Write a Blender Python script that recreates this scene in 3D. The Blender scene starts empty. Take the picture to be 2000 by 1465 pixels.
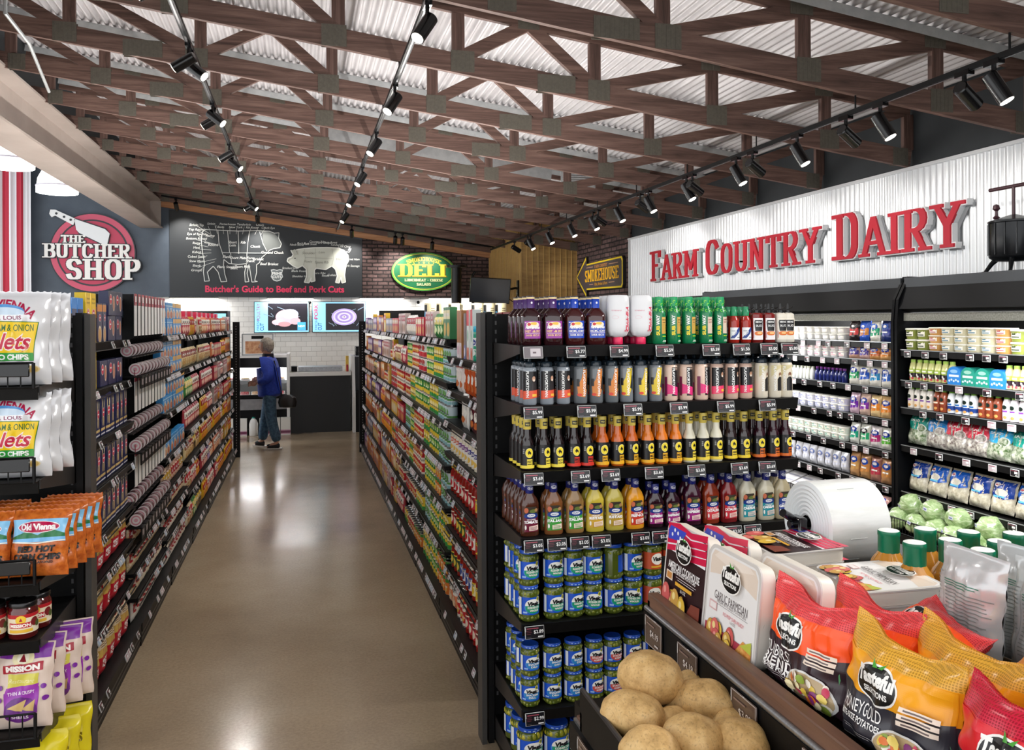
import bpy, bmesh, math, random
from math import sin, cos, pi, radians, atan2, sqrt, hypot
from mathutils import Vector, Matrix
random.seed(7)
SC = bpy.context.scene
COL = SC.collection
# ---------------------------------------------------------------- camera
FPX = 1650.0
cam_d = bpy.data.cameras.new('camera')
cam = bpy.data.objects.new('camera', cam_d); COL.objects.link(cam)
cam_d.sensor_fit = 'HORIZONTAL'; cam_d.sensor_width = 36.0
cam_d.lens = 36.0 * FPX / 2000
cam_d.shift_x = 0.0; cam_d.shift_y = -106.5 / 2000
cam_d.clip_start = 0.05; cam_d.clip_end = 100
YAW = math.atan(412 / FPX)
cam.matrix_world = Matrix.Translation((0, 0, 1.9)) @ Matrix.Rotation(-YAW, 4, 'Z') @ Matrix.Rotation(pi / 2, 4, 'X') @ Matrix.Rotation(radians(-0.3), 4, 'Z')
SC.camera = cam
# ---------------------------------------------------------------- world, view
SC.view_settings.view_transform = 'Standard'
SC.view_settings.look = 'None'
SC.view_settings.exposure = 0.17
SC.view_settings.gamma = 1.0
SC.cycles.use_denoising = True
SC.cycles.max_bounces = 7
SC.cycles.diffuse_bounces = 4
SC.cycles.glossy_bounces = 3
SC.cycles.transmission_bounces = 4
SC.cycles.caustics_reflective = False
SC.cycles.caustics_refractive = False
SC.cycles.sample_clamp_indirect = 6.0
W = bpy.data.worlds.new('store_light'); SC.world = W
W.use_nodes = True
W.node_tree.nodes['Background'].inputs[0].default_value = (0.96, 0.98, 1.0, 1)
W.node_tree.nodes['Background'].inputs[1].default_value = 1.9

# ---------------------------------------------------------------- materials
def lin(c):
    return c / 12.92 if c <= 0.04045 else ((c + 0.055) / 1.055) ** 2.4
def rgb(h):
    return tuple(lin(int(h[i:i + 2], 16) / 255) for i in (0, 2, 4)) + (1.0,)
_MATS = {}
def P(h, rough=0.45, metal=0.0, trans=0.0, coat=0.0, emit=0.0, alpha=1.0):
    k = (h, rough, metal, trans, coat, emit, alpha)
    if k in _MATS: return _MATS[k]
    m = bpy.data.materials.new('paint_' + h); m.use_nodes = True
    b = m.node_tree.nodes['Principled BSDF']
    b.inputs['Base Color'].default_value = rgb(h)
    b.inputs['Roughness'].default_value = rough
    b.inputs['Metallic'].default_value = metal
    if trans: b.inputs['Transmission Weight'].default_value = trans; b.inputs['IOR'].default_value = 1.3
    if coat: b.inputs['Coat Weight'].default_value = coat; b.inputs['Coat Roughness'].default_value = 0.08
    if emit:
        b.inputs['Emission Color'].default_value = rgb(h); b.inputs['Emission Strength'].default_value = emit
    if alpha < 1: b.inputs['Alpha'].default_value = alpha
    m.diffuse_color = rgb(h)
    _MATS[k] = m
    return m

class NT:
    def __init__(s, name):
        s.m = bpy.data.materials.new(name); s.m.use_nodes = True
        s.t = s.m.node_tree; s.b = s.t.nodes['Principled BSDF']
    def n(s, typ, **kw):
        nd = s.t.nodes.new(typ)
        for k, v in kw.items():
            if k.startswith('i_'):
                key = k[2:]
                key = int(key) if key.isdigit() else key.replace('_', ' ')
                nd.inputs[key].default_value = v
            else: setattr(nd, k, v)
        return nd
    def l(s, a, ai, b, bi): s.t.links.new(a.outputs[ai], b.inputs[bi])
    def coords(s, scale=(1, 1, 1), swap=None):
        tc = s.n('ShaderNodeTexCoord')
        last, sock = tc, 'Object'
        if swap:
            sp = s.n('ShaderNodeSeparateXYZ'); cb = s.n('ShaderNodeCombineXYZ')
            s.l(tc, 'Object', sp, 0)
            for i, ax in enumerate(swap):
                if ax != '0': s.l(sp, 'XYZ'.index(ax), cb, i)
            last, sock = cb, 0
        mp = s.n('ShaderNodeMapping'); mp.inputs['Scale'].default_value = scale
        s.l(last, sock, mp, 0)
        return mp
    def ramp(s, src, so, stops):
        r = s.n('ShaderNodeValToRGB'); s.l(src, so, r, 0)
        e = r.color_ramp.elements
        while len(e) < len(stops): e.new(0.5)
        for x, (p, c) in zip(e, stops): x.position = p; x.color = c if len(c) == 4 else tuple(c) + (1,)
        return r
    def bump(s, src, so, strength=0.3, dist=0.01):
        bp = s.n('ShaderNodeBump', i_Strength=strength, i_Distance=dist); s.l(src, so, bp, 'Height')
        s.l(bp, 0, s.b, 'Normal'); return bp

def noise_mat(name, c1, c2, scale, rough=0.5, stretch=(1, 1, 1), detail=6, lo=0.35, hi=0.65, bump=0.0, bdist=0.005, metal=0.0, coat=0.0):
    t = NT(name); mp = t.coords(stretch)
    nz = t.n('ShaderNodeTexNoise', i_Scale=scale, i_Detail=detail, i_Roughness=0.6); t.l(mp, 0, nz, 0)
    r = t.ramp(nz, 0, [(lo, rgb(c1)), (hi, rgb(c2))]); t.l(r, 0, t.b, 'Base Color')
    t.b.inputs['Roughness'].default_value = rough; t.b.inputs['Metallic'].default_value = metal
    t.b.inputs['Coat Weight'].default_value = coat
    if bump: t.bump(nz, 0, bump, bdist)
    return t.m

def floor_mat():
    t = NT('polished_concrete'); mp = t.coords()
    big = t.n('ShaderNodeTexNoise', i_Scale=0.55, i_Detail=7, i_Roughness=0.62); t.l(mp, 0, big, 0)
    r = t.ramp(big, 0, [(0.3, rgb('93806a')), (0.5, rgb('a8947a')), (0.72, rgb('b8a68c'))])
    fine = t.n('ShaderNodeTexNoise', i_Scale=60.0, i_Detail=5, i_Roughness=0.7); t.l(mp, 0, fine, 0)
    r2 = t.ramp(fine, 0, [(0.3, (0.82, 0.82, 0.82)), (0.7, (1.1, 1.1, 1.1))])
    mx = t.n('ShaderNodeMixRGB', blend_type='MULTIPLY'); mx.inputs[0].default_value = 1
    t.l(r, 0, mx, 1); t.l(r2, 0, mx, 2)
    # worn scuffs
    mp2 = t.coords((1.2, 0.8, 1))
    sc = t.n('ShaderNodeTexNoise', i_Scale=2.6, i_Detail=9, i_Roughness=0.75, i_Distortion=1.2); t.l(mp2, 0, sc, 0)
    r3 = t.ramp(sc, 0, [(0.66, (0, 0, 0)), (0.74, (0.45, 0.45, 0.45))])
    mx2 = t.n('ShaderNodeMixRGB'); t.l(r3, 0, mx2, 0); t.l(mx, 0, mx2, 1); mx2.inputs[2].default_value = rgb('c9baa2')
    t.l(mx2, 0, t.b, 'Base Color')
    rr = t.ramp(big, 0, [(0.3, (0.13, 0.13, 0.13)), (0.7, (0.26, 0.26, 0.26))]); t.l(rr, 0, t.b, 'Roughness')
    t.b.inputs['Specular IOR Level'].default_value = 0.5
    t.bump(sc, 0, 0.05, 0.004)
    return t.m

def brick_mat(name, swap, c1, c2, mortar, w, h, ms=0.012, rough=0.8, bump=0.6, smooth=0.1, bias=0.0, off=0.5, nz=True):
    t = NT(name); mp = t.coords(swap=swap)
    if nz:
        wob = t.n('ShaderNodeTexNoise', i_Scale=9.0, i_Detail=3); t.l(mp, 0, wob, 0)
        ad = t.n('ShaderNodeMixRGB', blend_type='LINEAR_LIGHT'); ad.inputs[0].default_value = 0.012
        t.l(mp, 0, ad, 1); t.l(wob, 1, ad, 2); src, so = ad, 0
    else: src, so = mp, 0
    b = t.n('ShaderNodeTexBrick', offset=off, i_Color1=rgb(c1), i_Color2=rgb(c2), i_Mortar=rgb(mortar), i_Scale=1.0,
            i_Mortar_Size=ms, i_Mortar_Smooth=smooth, i_Bias=bias, i_Brick_Width=w, i_Row_Height=h)
    t.l(src, so, b, 0)
    if nz:
        n2 = t.n('ShaderNodeTexNoise', i_Scale=14.0, i_Detail=6, i_Roughness=0.7); t.l(mp, 0, n2, 0)
        r = t.ramp(n2, 0, [(0.3, (0.55, 0.55, 0.55)), (0.7, (1.35, 1.35, 1.35))])
        mx = t.n('ShaderNodeMixRGB', blend_type='MULTIPLY'); mx.inputs[0].default_value = 1
        t.l(b, 0, mx, 1); t.l(r, 0, mx, 2); t.l(mx, 0, t.b, 'Base Color')
    else: t.l(b, 0, t.b, 'Base Color')
    t.b.inputs['Roughness'].default_value = rough
    inv = t.n('ShaderNodeMath', operation='SUBTRACT'); inv.inputs[0].default_value = 1; t.l(b, 'Fac', inv, 1)
    t.bump(inv, 0, bump, 0.006)
    return t.m

def wood_mat(name, c1, c2, c3, stretch, rough=0.6, scale=3.0):
    t = NT(name); mp = t.coords(stretch)
    n1 = t.n('ShaderNodeTexNoise', i_Scale=scale, i_Detail=8, i_Roughness=0.65, i_Distortion=0.6); t.l(mp, 0, n1, 0)
    r = t.ramp(n1, 0, [(0.28, rgb(c1)), (0.5, rgb(c2)), (0.72, rgb(c3))])
    t.l(r, 0, t.b, 'Base Color'); t.b.inputs['Roughness'].default_value = rough
    t.bump(n1, 0, 0.15, 0.002)
    return t.m

BLACK = noise_mat('black_powder_coat', '060607', '0c0c0d', 40, rough=0.48)
BLACK.node_tree.nodes['Principled BSDF'].inputs['Specular IOR Level'].default_value = 0.22
BLACKGLOSS = P('0a0a0c', 0.22)
DARK = P('07080b', 0.55); DARK.node_tree.nodes['Principled BSDF'].inputs['Specular IOR Level'].default_value = 0.12
STEEL = noise_mat('brushed_steel', '8f9194', 'a9abad', 30, rough=0.35, stretch=(1, 12, 1), metal=0.9)
GREYSTEEL = noise_mat('galvanised_steel', 'b4b9bb', 'c6cacb', 12, rough=0.45, metal=0.35)
WHITE = P('f2f2f0', 0.4)
BRACK = P('2b2827', 0.4)

# ---------------------------------------------------------------- mesh building
class MB:
    def __init__(s): s.v = []; s.f = []; s.mi = []; s.mats = []
    def m(s, mat):
        if mat not in s.mats: s.mats.append(mat)
        return s.mats.index(mat)
    def add(s, vs, fs, mat):
        o = len(s.v); s.v += [tuple(v) for v in vs]; i = s.m(mat)
        for f in fs: s.f.append(tuple(o + k for k in f)); s.mi.append(i)
    def box(s, x0, y0, z0, x1, y1, z1, mat, skip=''):
        vs = [(x0, y0, z0), (x1, y0, z0), (x1, y1, z0), (x0, y1, z0), (x0, y0, z1), (x1, y0, z1), (x1, y1, z1), (x0, y1, z1)]
        s.add(vs, [(0, 3, 2, 1), (4, 5, 6, 7), (0, 1, 5, 4), (2, 3, 7, 6), (1, 2, 6, 5), (3, 0, 4, 7)], mat)
    def cbox(s, x0, y0, z0, x1, y1, z1, mat, c=0.003):
        # chamfered box
        bm = bmesh.new(); bmesh.ops.create_cube(bm, size=1)
        for v in bm.verts: v.co = Vector(((x0 + x1) / 2 + v.co.x * (x1 - x0), (y0 + y1) / 2 + v.co.y * (y1 - y0), (z0 + z1) / 2 + v.co.z * (z1 - z0)))
        bmesh.ops.bevel(bm, geom=bm.edges[:], offset=c, segments=1, affect='EDGES'); s.bm(bm, mat)
    def bm(s, bm, mat):
        bm.verts.index_update()
        s.add([v.co[:] for v in bm.verts], [[v.index for v in f.verts] for f in bm.faces], mat); bm.free()
    def bar(s, a, b, w, h, mat, up=(0, 0, 1)):
        a = Vector(a); b = Vector(b); d = (b - a).normalized(); up = Vector(up)
        x = d.cross(up)
        if x.length < 1e-5: x = d.cross(Vector((0, 1, 0)))
        x.normalize(); y = x.cross(d)
        vs = []
        for p in (a, b):
            for sx, sy in ((-1, -1), (1, -1), (1, 1), (-1, 1)): vs.append(p + x * (w / 2 * sx) + y * (h / 2 * sy))
        s.add(vs, [(3, 2, 1, 0), (4, 5, 6, 7), (0, 1, 5, 4), (1, 2, 6, 5), (2, 3, 7, 6), (3, 0, 4, 7)], mat)
    def tube(s, pts, r, mat, seg=8, caps=True):
        pts = [Vector(p) for p in pts]; n = len(pts); rs = r if isinstance(r, (list, tuple)) else [r] * n
        prev = None; vs = []; fs = []
        for i, p in enumerate(pts):
            d = (pts[min(i + 1, n - 1)] - pts[max(i - 1, 0)]).normalized()
            if prev is None:
                x = d.cross(Vector((0, 0, 1)))
                if x.length < 1e-3: x = d.cross(Vector((0, 1, 0)))
            else: x = prev - d * prev.dot(d)
            x.normalize(); prev = x; y = d.cross(x)
            for k in range(seg):
                a = 2 * pi * k / seg; vs.append(p + (x * cos(a) + y * sin(a)) * rs[i])
        for i in range(n - 1):
            for k in range(seg):
                k2 = (k + 1) % seg; fs.append((i * seg + k, i * seg + k2, (i + 1) * seg + k2, (i + 1) * seg + k))
        if caps: fs.append(tuple(range(seg - 1, -1, -1))); fs.append(tuple((n - 1) * seg + k for k in range(seg)))
        s.add(vs, fs, mat)
    def lathe(s, prof, mat, seg=20, sq=(1, 1, 2), cx=0, cy=0, cap=True):
        # prof [(r, z)], sq = (x factor, y factor, superellipse power)
        vs = []; fs = []; n = len(prof)
        for r, z in prof:
            for k in range(seg):
                a = 2 * pi * k / seg; x, y = shape(a, sq); vs.append((cx + r * x, cy + r * y, z))
        for i in range(n - 1):
            for k in range(seg):
                k2 = (k + 1) % seg; fs.append((i * seg + k, i * seg + k2, (i + 1) * seg + k2, (i + 1) * seg + k))
        if cap:
            if prof[0][0] > 1e-4: fs.append(tuple(range(seg - 1, -1, -1)))
            if prof[-1][0] > 1e-4: fs.append(tuple((n - 1) * seg + k for k in range(seg)))
        s.add(vs, fs, mat)
    def prism(s, poly, y0, y1, mat, ax='y'):
        # poly in (x, z) extruded along y ; ax='x': poly is (y, z) along x ; ax='z': poly (x, y) along z
        n = len(poly)
        def c(p, t): return (p[0], t, p[1]) if ax == 'y' else ((t, p[0], p[1]) if ax == 'x' else (p[0], p[1], t))
        vs = [c(p, y0) for p in poly] + [c(p, y1) for p in poly]
        bm = bmesh.new(); bv = [bm.verts.new(v) for v in vs]
        for i in range(n): bm.faces.new((bv[i], bv[(i + 1) % n], bv[n + (i + 1) % n], bv[n + i]))
        bm.faces.new(bv[:n]); bm.faces.new(bv[n:])
        bmesh.ops.triangulate(bm, faces=[f for f in bm.faces if len(f.verts) > 4])
        bmesh.ops.recalc_face_normals(bm, faces=bm.faces[:]); s.bm(bm, mat)
    def sphere(s, c, r, mat, seg=12, rings=8, sc=(1, 1, 1)):
        pr = []
        vs = []; fs = []
        for i in range(rings + 1):
            t = pi * i / rings
            for k in range(seg):
                a = 2 * pi * k / seg
                vs.append((c[0] + r * sc[0] * sin(t) * cos(a), c[1] + r * sc[1] * sin(t) * sin(a), c[2] - r * sc[2] * cos(t)))
        for i in range(rings):
            for k in range(seg):
                k2 = (k + 1) % seg; fs.append((i * seg + k, i * seg + k2, (i + 1) * seg + k2, (i + 1) * seg + k))
        s.add(vs, fs, mat)
    def mesh(s, name, sharp=38):
        me = bpy.data.meshes.new(name); me.from_pydata(s.v, [], s.f)
        for m in s.mats: me.materials.append(m)
        me.polygons.foreach_set('material_index', s.mi)
        if sharp:
            me.polygons.foreach_set('use_smooth', [True] * len(s.f))
            me.update(); me.set_sharp_from_angle(angle=radians(sharp))
        me.update(); return me
    def obj(s, name, parent=None, loc=(0, 0, 0), rz=0.0, sharp=38, label=None):
        o = bpy.data.objects.new(name, s.mesh(name, sharp)); COL.objects.link(o)
        o.location = loc; o.rotation_euler = (0, 0, rz)
        if parent: o.parent = parent
        if label: o['label'] = label
        return o
def shape(a, sq):
    c, n = sq[:2], sq[2]
    x, y = sin(a), -cos(a)
    if n != 2:
        x = math.copysign(abs(x) ** (2 / n), x); y = math.copysign(abs(y) ** (2 / n), y)
    return x * c[0], y * c[1]

def tag(o, label, cat, group=None, kind=None):
    o['label'] = label; o['category'] = cat
    if group: o['group'] = group
    if kind: o['kind'] = kind
    return o
def thing(name, label, cat, loc=(0, 0, 0), rz=0.0, group=None):
    o = bpy.data.objects.new(name, None); COL.objects.link(o); o.empty_display_size = 0.05
    o.location = loc; o.rotation_euler = (0, 0, rz)
    return tag(o, label, cat, group)
def struct(o):
    o['kind'] = 'structure'; return o
def kids(o): return list(_KIDS.get(o.name, ())) or list(o.children)
_KIDS = {}
def dup(root, loc, rz=None, label=None, group=None, rot=None):
    ch = list(root.children)
    r = root.copy(); COL.objects.link(r); r.location = loc
    if rz is not None: r.rotation_euler = (0, 0, rz)
    if rot is not None: r.rotation_euler = rot
    if label: r['label'] = label
    if group: r['group'] = group
    for c0 in ch:
        g0 = list(c0.children)
        c = c0.copy(); COL.objects.link(c); c.parent = r
        for g in g0:
            d = g.copy(); COL.objects.link(d); d.parent = c
    return r
class Proto:
    """first use places the built thing itself, later uses copy it"""
    every = []
    def __init__(s, root): s.root = root; s.used = False; Proto.every.append(s)
    def put(s, loc, rz=0.0, label=None, group=None, rot=None):
        if s.used: return dup(s.root, loc, rz, label, group, rot)
        s.used = True; r = s.root; r.location = loc; r.rotation_euler = rot if rot is not None else (0, 0, rz)
        if label: r['label'] = label
        if group: r['group'] = group
        return r
ORD = ['first', 'second', 'third', 'fourth', 'fifth', 'sixth', 'seventh', 'eighth', 'ninth', 'tenth', 'eleventh', 'twelfth', 'thirteenth',
       'fourteenth', 'fifteenth', 'sixteenth', 'seventeenth', 'eighteenth', 'nineteenth', 'twentieth']

# ---------------------------------------------------------------- lettering
_TX = {}
def glyphs(s, bold=0.0, shear=0.0, spacing=1.0):
    k = (s, bold, shear, spacing)
    if k in _TX: return _TX[k]
    cu = bpy.data.curves.new('lettering', 'FONT'); cu.body = s; cu.size = 1.0; cu.offset = bold; cu.shear = shear; cu.space_character = spacing
    cu.resolution_u = 3; cu.fill_mode = 'BOTH'
    o = bpy.data.objects.new('lettering', cu); COL.objects.link(o)
    bpy.context.view_layer.update()
    me = o.to_mesh(); vs = [(v.co.x, v.co.y) for v in me.vertices]; fs = [tuple(p.vertices) for p in me.polygons]
    o.to_mesh_clear(); bpy.data.objects.remove(o); bpy.data.curves.remove(cu)
    if not vs: vs, fs = [(0, 0), (1, 0), (1, 1)], []
    x0 = min(v[0] for v in vs); x1 = max(v[0] for v in vs)
    _TX[k] = ([((x - x0), y) for x, y in vs], fs, x1 - x0); return _TX[k]

# western slab-serif capitals: strokes in a unit box (x 0..w, y 0..1); a serif sits at every stroke end marked in SER
def arc(cx, cy, rx, ry, a0, a1, n=8):
    return [(cx + rx * cos(radians(a0 + (a1 - a0) * i / n)), cy + ry * sin(radians(a0 + (a1 - a0) * i / n))) for i in range(n + 1)]
SLAB = {
 'A': (.72, [[(.08, 0), (.36, 1)], [(.36, 1), (.64, 0)], [(.2, .34), (.52, .34)]], [(.08, 0), (.64, 0)]),
 'B': (.64, [[(.14, 0), (.14, 1)], [(.14, 1), (.36, 1)] + arc(.36, .76, .18, .24, 90, -90) + [(.14, .52)], [(.14, .52)] + arc(.38, .26, .2, .26, 90, -90) + [(.14, 0)]], [(.1, 0), (.1, 1)]),
 'C': (.66, [[(.56, .76)] + arc(.34, .68, .22, .3, 30, 180) + arc(.34, .32, .22, .3, 180, 330) + [(.56, .24)]], []),
 'D': (.66, [[(.14, 0), (.14, 1)], [(.14, 1), (.32, 1)] + arc(.32, .7, .22, .3, 90, 0) + arc(.32, .3, .22, .3, 0, -90) + [(.14, 0)]], [(.1, 0), (.1, 1)]),
 'E': (.6, [[(.14, 0), (.14, 1)], [(.14, .97), (.52, .97), (.52, .8)], [(.14, .52), (.42, .52)], [(.14, .03), (.52, .03), (.52, .2)]], [(.1, 0), (.1, 1)]),
 'F': (.58, [[(.14, 0), (.14, 1)], [(.14, .97), (.52, .97), (.52, .8)], [(.14, .52), (.4, .52)]], [(.14, 0), (.1, 1)]),
 'G': (.68, [[(.56, .76)] + arc(.34, .68, .22, .3, 30, 180) + arc(.34, .32, .22, .3, 180, 340) + [(.56, .42), (.38, .42)]], []),
 'H': (.7, [[(.14, 0), (.14, 1)], [(.56, 0), (.56, 1)], [(.14, .52), (.56, .52)]], [(.14, 0), (.14, 1), (.56, 0), (.56, 1)]),
 'I': (.34, [[(.17, 0), (.17, 1)]], [(.17, 0), (.17, 1)]),
 'K': (.68, [[(.14, 0), (.14, 1)], [(.14, .4), (.54, 1)], [(.26, .56), (.56, 0)]], [(.14, 0), (.14, 1), (.56, 0), (.54, 1)]),
 'L': (.58, [[(.14, 0), (.14, 1)], [(.14, .03), (.52, .03), (.52, .24)]], [(.14, 1), (.1, 0)]),
 'M': (.84, [[(.14, 0), (.14, 1)], [(.14, 1), (.42, .3), (.7, 1)], [(.7, 0), (.7, 1)]], [(.14, 0), (.1, 1), (.7, 0), (.74, 1)]),
 'N': (.72, [[(.14, 0), (.14, 1)], [(.14, 1), (.56, 0)], [(.56, 0), (.56, 1)]], [(.14, 0), (.1, 1), (.56, 1)]),
 'O': (.68, [arc(.34, .68, .22, .3, 0, 180) + arc(.34, .32, .22, .3, 180, 360) + [(.56, .68)]], []),
 'P': (.62, [[(.14, 0), (.14, 1)], [(.14, 1), (.34, 1)] + arc(.34, .73, .2, .27, 90, -90) + [(.14, .46)]], [(.14, 0), (.1, 1)]),
 'R': (.7, [[(.14, 0), (.14, 1)], [(.14, 1), (.34, 1)] + arc(.34, .75, .2, .25, 90, -90) + [(.14, .5)], [(.32, .5), (.56, 0)]], [(.14, 0), (.1, 1), (.58, 0)]),
 'S': (.6, [[(.5, .78)] + arc(.3, .76, .19, .22, 20, 180) + arc(.3, .76, .19, .25, 180, 250, 4) + arc(.3, .25, .19, .26, 70, 0, 4) + arc(.3, .24, .19, .22, 0, -160) + [(.1, .24)]], []),
 'T': (.66, [[(.33, 0), (.33, 1)], [(.08, .8), (.08, .97), (.58, .97), (.58, .8)]], [(.33, 0)]),
 'U': (.7, [[(.14, 1), (.14, .3)] + arc(.35, .28, .21, .26, 180, 360) + [(.56, 1)]], [(.14, 1), (.56, 1)]),
 'V': (.7, [[(.1, 1), (.35, 0), (.6, 1)]], [(.1, 1), (.6, 1)]),
 'W': (.94, [[(.1, 1), (.28, 0), (.47, .8), (.66, 0), (.84, 1)]], [(.1, 1), (.84, 1)]),
 'Y': (.7, [[(.1, 1), (.35, .5), (.6, 1)], [(.35, .5), (.35, 0)]], [(.1, 1), (.6, 1), (.35, 0)]),
 '&': (.5, [[(.1, .1), (.4, .8)], [(.1, .5), (.4, .5)]], []), '-': (.4, [[(.05, .5), (.35, .5)]], []), ' ': (.34, [], []),
}
def slab_polys(s, w=0.15, serif=0.11, st=0.08, caps=None):
    """convex quads of a slab-serif word, baseline 0, cap height 1; caps = height of non-initial letters"""
    x = 0.0; out = []; first = True
    for ch in s:
        if ch not in SLAB: x += .34; first = True; continue
        wd, strokes, sers = SLAB[ch]; k = 1.0 if (caps is None or first) else caps
        first = ch == ' '
        for st_ in strokes:
            for (ax, ay), (bx, by) in zip(st_, st_[1:]):
                dx, dy = bx - ax, by - ay; L = hypot(dx, dy) or 1e-6
                nx, ny = -dy / L, dx / L
                ww = w * (0.62 + 0.38 * abs(dy) / L) / 2; e = ww * 0.35
                ex, ey = dx / L * e, dy / L * e
                q = [(ax - ex + nx * ww, ay - ey + ny * ww), (ax - ex - nx * ww, ay - ey - ny * ww), (bx + ex - nx * ww, by + ey - ny * ww), (bx + ex + nx * ww, by + ey + ny * ww)]
                out.append([(x + px * k, max(0, min(1, py)) * k) for px, py in q])
        for sx, sy in sers:
            y0, y1 = (0, st) if sy < .5 else (1 - st, 1)
            h = w / 2 + serif * 0.75
            out.append([(x + (sx - h) * k, y0 * k), (x + (sx + h) * k, y0 * k), (x + (sx + h) * k, y1 * k), (x + (sx - h) * k, y1 * k)])
        x += (wd + .06) * k
    return out, x

class Art:
    """printed matter: flat layers of colour in label coordinates (x right, y up, metres)"""
    def __init__(s): s.L = []
    def raw(s, vs, fs, mat, sub=None):
        s.n = getattr(s, 'n', -1) + (1 if not sub else 0); s.L.append((vs, fs, mat, s.n + (sub or 0)))
    def rect(s, x0, y0, x1, y1, mat): s.raw([(x0, y0), (x1, y0), (x1, y1), (x0, y1)], [(0, 1, 2, 3)], mat)
    def poly(s, pts, mat): s.raw(list(pts), [tuple(range(len(pts)))], mat)
    def ell(s, cx, cy, rx, ry, mat, n=20, a0=0, a1=360):
        pts = [(cx + rx * cos(radians(a0 + (a1 - a0) * i / n)), cy + ry * sin(radians(a0 + (a1 - a0) * i / n))) for i in range(n if a1 - a0 >= 360 else n + 1)]
        s.poly(pts, mat)
    def ring(s, cx, cy, rx, ry, t, mat, n=20, a0=0, a1=360):
        vs = []; fs = []
        for i in range(n + 1):
            a = radians(a0 + (a1 - a0) * i / n); vs += [(cx + rx * cos(a), cy + ry * sin(a)), (cx + (rx - t) * cos(a), cy + (ry - t) * sin(a))]
        for i in range(n): fs.append((2 * i, 2 * i + 2, 2 * i + 3, 2 * i + 1))
        s.raw(vs, fs, mat)
    def text(s, t, cx, cy, h, mat, w=None, bold=0.0, shear=0.0, rot=0.0, arcr=None, slab=False, caps=None, sw=.15):
        """cap height h, centred on cx, cy; w squeezes it to a width; arcr bends it on a circle"""
        if slab:
            q, wd = slab_polys(t, sw, caps=caps); vs = []; fs = []
            for p in q: fs.append(tuple(range(len(vs), len(vs) + 4))); vs += p
            sc = h
        else:
            vs, fs, wd = glyphs(t, bold, shear); sc = h / 0.72
        sx = (w / wd) if w else sc; sx = min(sx, sc * 1.6)
        W = wd * sx; out = []
        for x, y in vs:
            X = x * sx - W / 2; Y = y * sc - (h / 2)
            if arcr:
                a = X / arcr; r = arcr + Y; X, Y = r * sin(a), r * cos(a) - arcr
            c, d = cos(rot), sin(rot); out.append((cx + X * c - Y * d, cy + X * d + Y * c))
        if slab:                                              # strokes overlap: lay each one a hair above the last
            for i, f in enumerate(fs): s.raw([out[q] for q in f], [(0, 1, 2, 3)], mat, sub=i * .9 / len(fs) if i else None)
        else: s.raw(out, fs, mat)
    def lines(s, x0, x1, y1, n, dy, t, mat, jag=0.25):
        vs = []; fs = []; rr = random.Random(n * 31 + int(x0 * 1e4))
        for i in range(n):
            y = y1 - i * dy; xe = x1 - rr.random() * jag * (x1 - x0); o = len(vs)
            vs += [(x0, y - t), (xe, y - t), (xe, y), (x0, y)]; fs.append((o, o + 1, o + 2, o + 3))
        s.raw(vs, fs, mat)
    def emit(s, mb, fn, sx=None, sy=None, eps=0.0003, base=0.0004):
        for vs, fs, mat, li in s.L:
            if sx or sy:
                bm = bmesh.new(); bv = [bm.verts.new((x, y, 0)) for x, y in vs]
                for f in fs:
                    try: bm.faces.new([bv[i] for i in f])
                    except ValueError: pass
                for ax, st in ((0, sx), (1, sy)):
                    if not st: continue
                    lo = min(v[ax] for v in vs); hi = max(v[ax] for v in vs); k = math.floor(lo / st) + 1
                    while k * st < hi:
                        co = (k * st, 0, 0) if ax == 0 else (0, k * st, 0); no = (1, 0, 0) if ax == 0 else (0, 1, 0)
                        bmesh.ops.bisect_plane(bm, geom=bm.verts[:] + bm.edges[:] + bm.faces[:], plane_co=co, plane_no=no, dist=1e-6); k += 1
                bm.verts.index_update()
                V = [(v.co.x, v.co.y) for v in bm.verts]; F = [[v.index for v in f.verts] for f in bm.faces]; bm.free()
            else: V, F = vs, fs
            off = base + eps * li
            # keep every face turned outwards
            FF = []
            for f in F:
                ar = sum(V[f[i]][0] * V[f[(i + 1) % len(f)]][1] - V[f[(i + 1) % len(f)]][0] * V[f[i]][1] for i in range(len(f)))
                FF.append(tuple(f) if ar > 0 else tuple(reversed(f)))
            mb.add([fn(x, y, off) for x, y in V], FF, mat)
def flat(y=0.0, x0=0.0, z0=0.0):
    return lambda x, z, off: (x0 + x, y - off, z0 + z)
def cyl(R, z0=0.0, sq=(1, 1, 2), cy=0.0):
    def fn(x, z, off):
        r = R(z0 + z) if callable(R) else R
        a = x / (r * sq[0]); px, py = shape(a, sq)
        return (px * (r + off), cy + py * (r + off), z0 + z)
    return fn
def profile(prof):
    def R(z):
        for (r0, z0), (r1, z1) in zip(prof, prof[1:]):
            if z0 <= z <= z1: return r0 + (r1 - r0) * (z - z0) / max(z1 - z0, 1e-6)
        return prof[-1][0]
    return R
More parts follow.
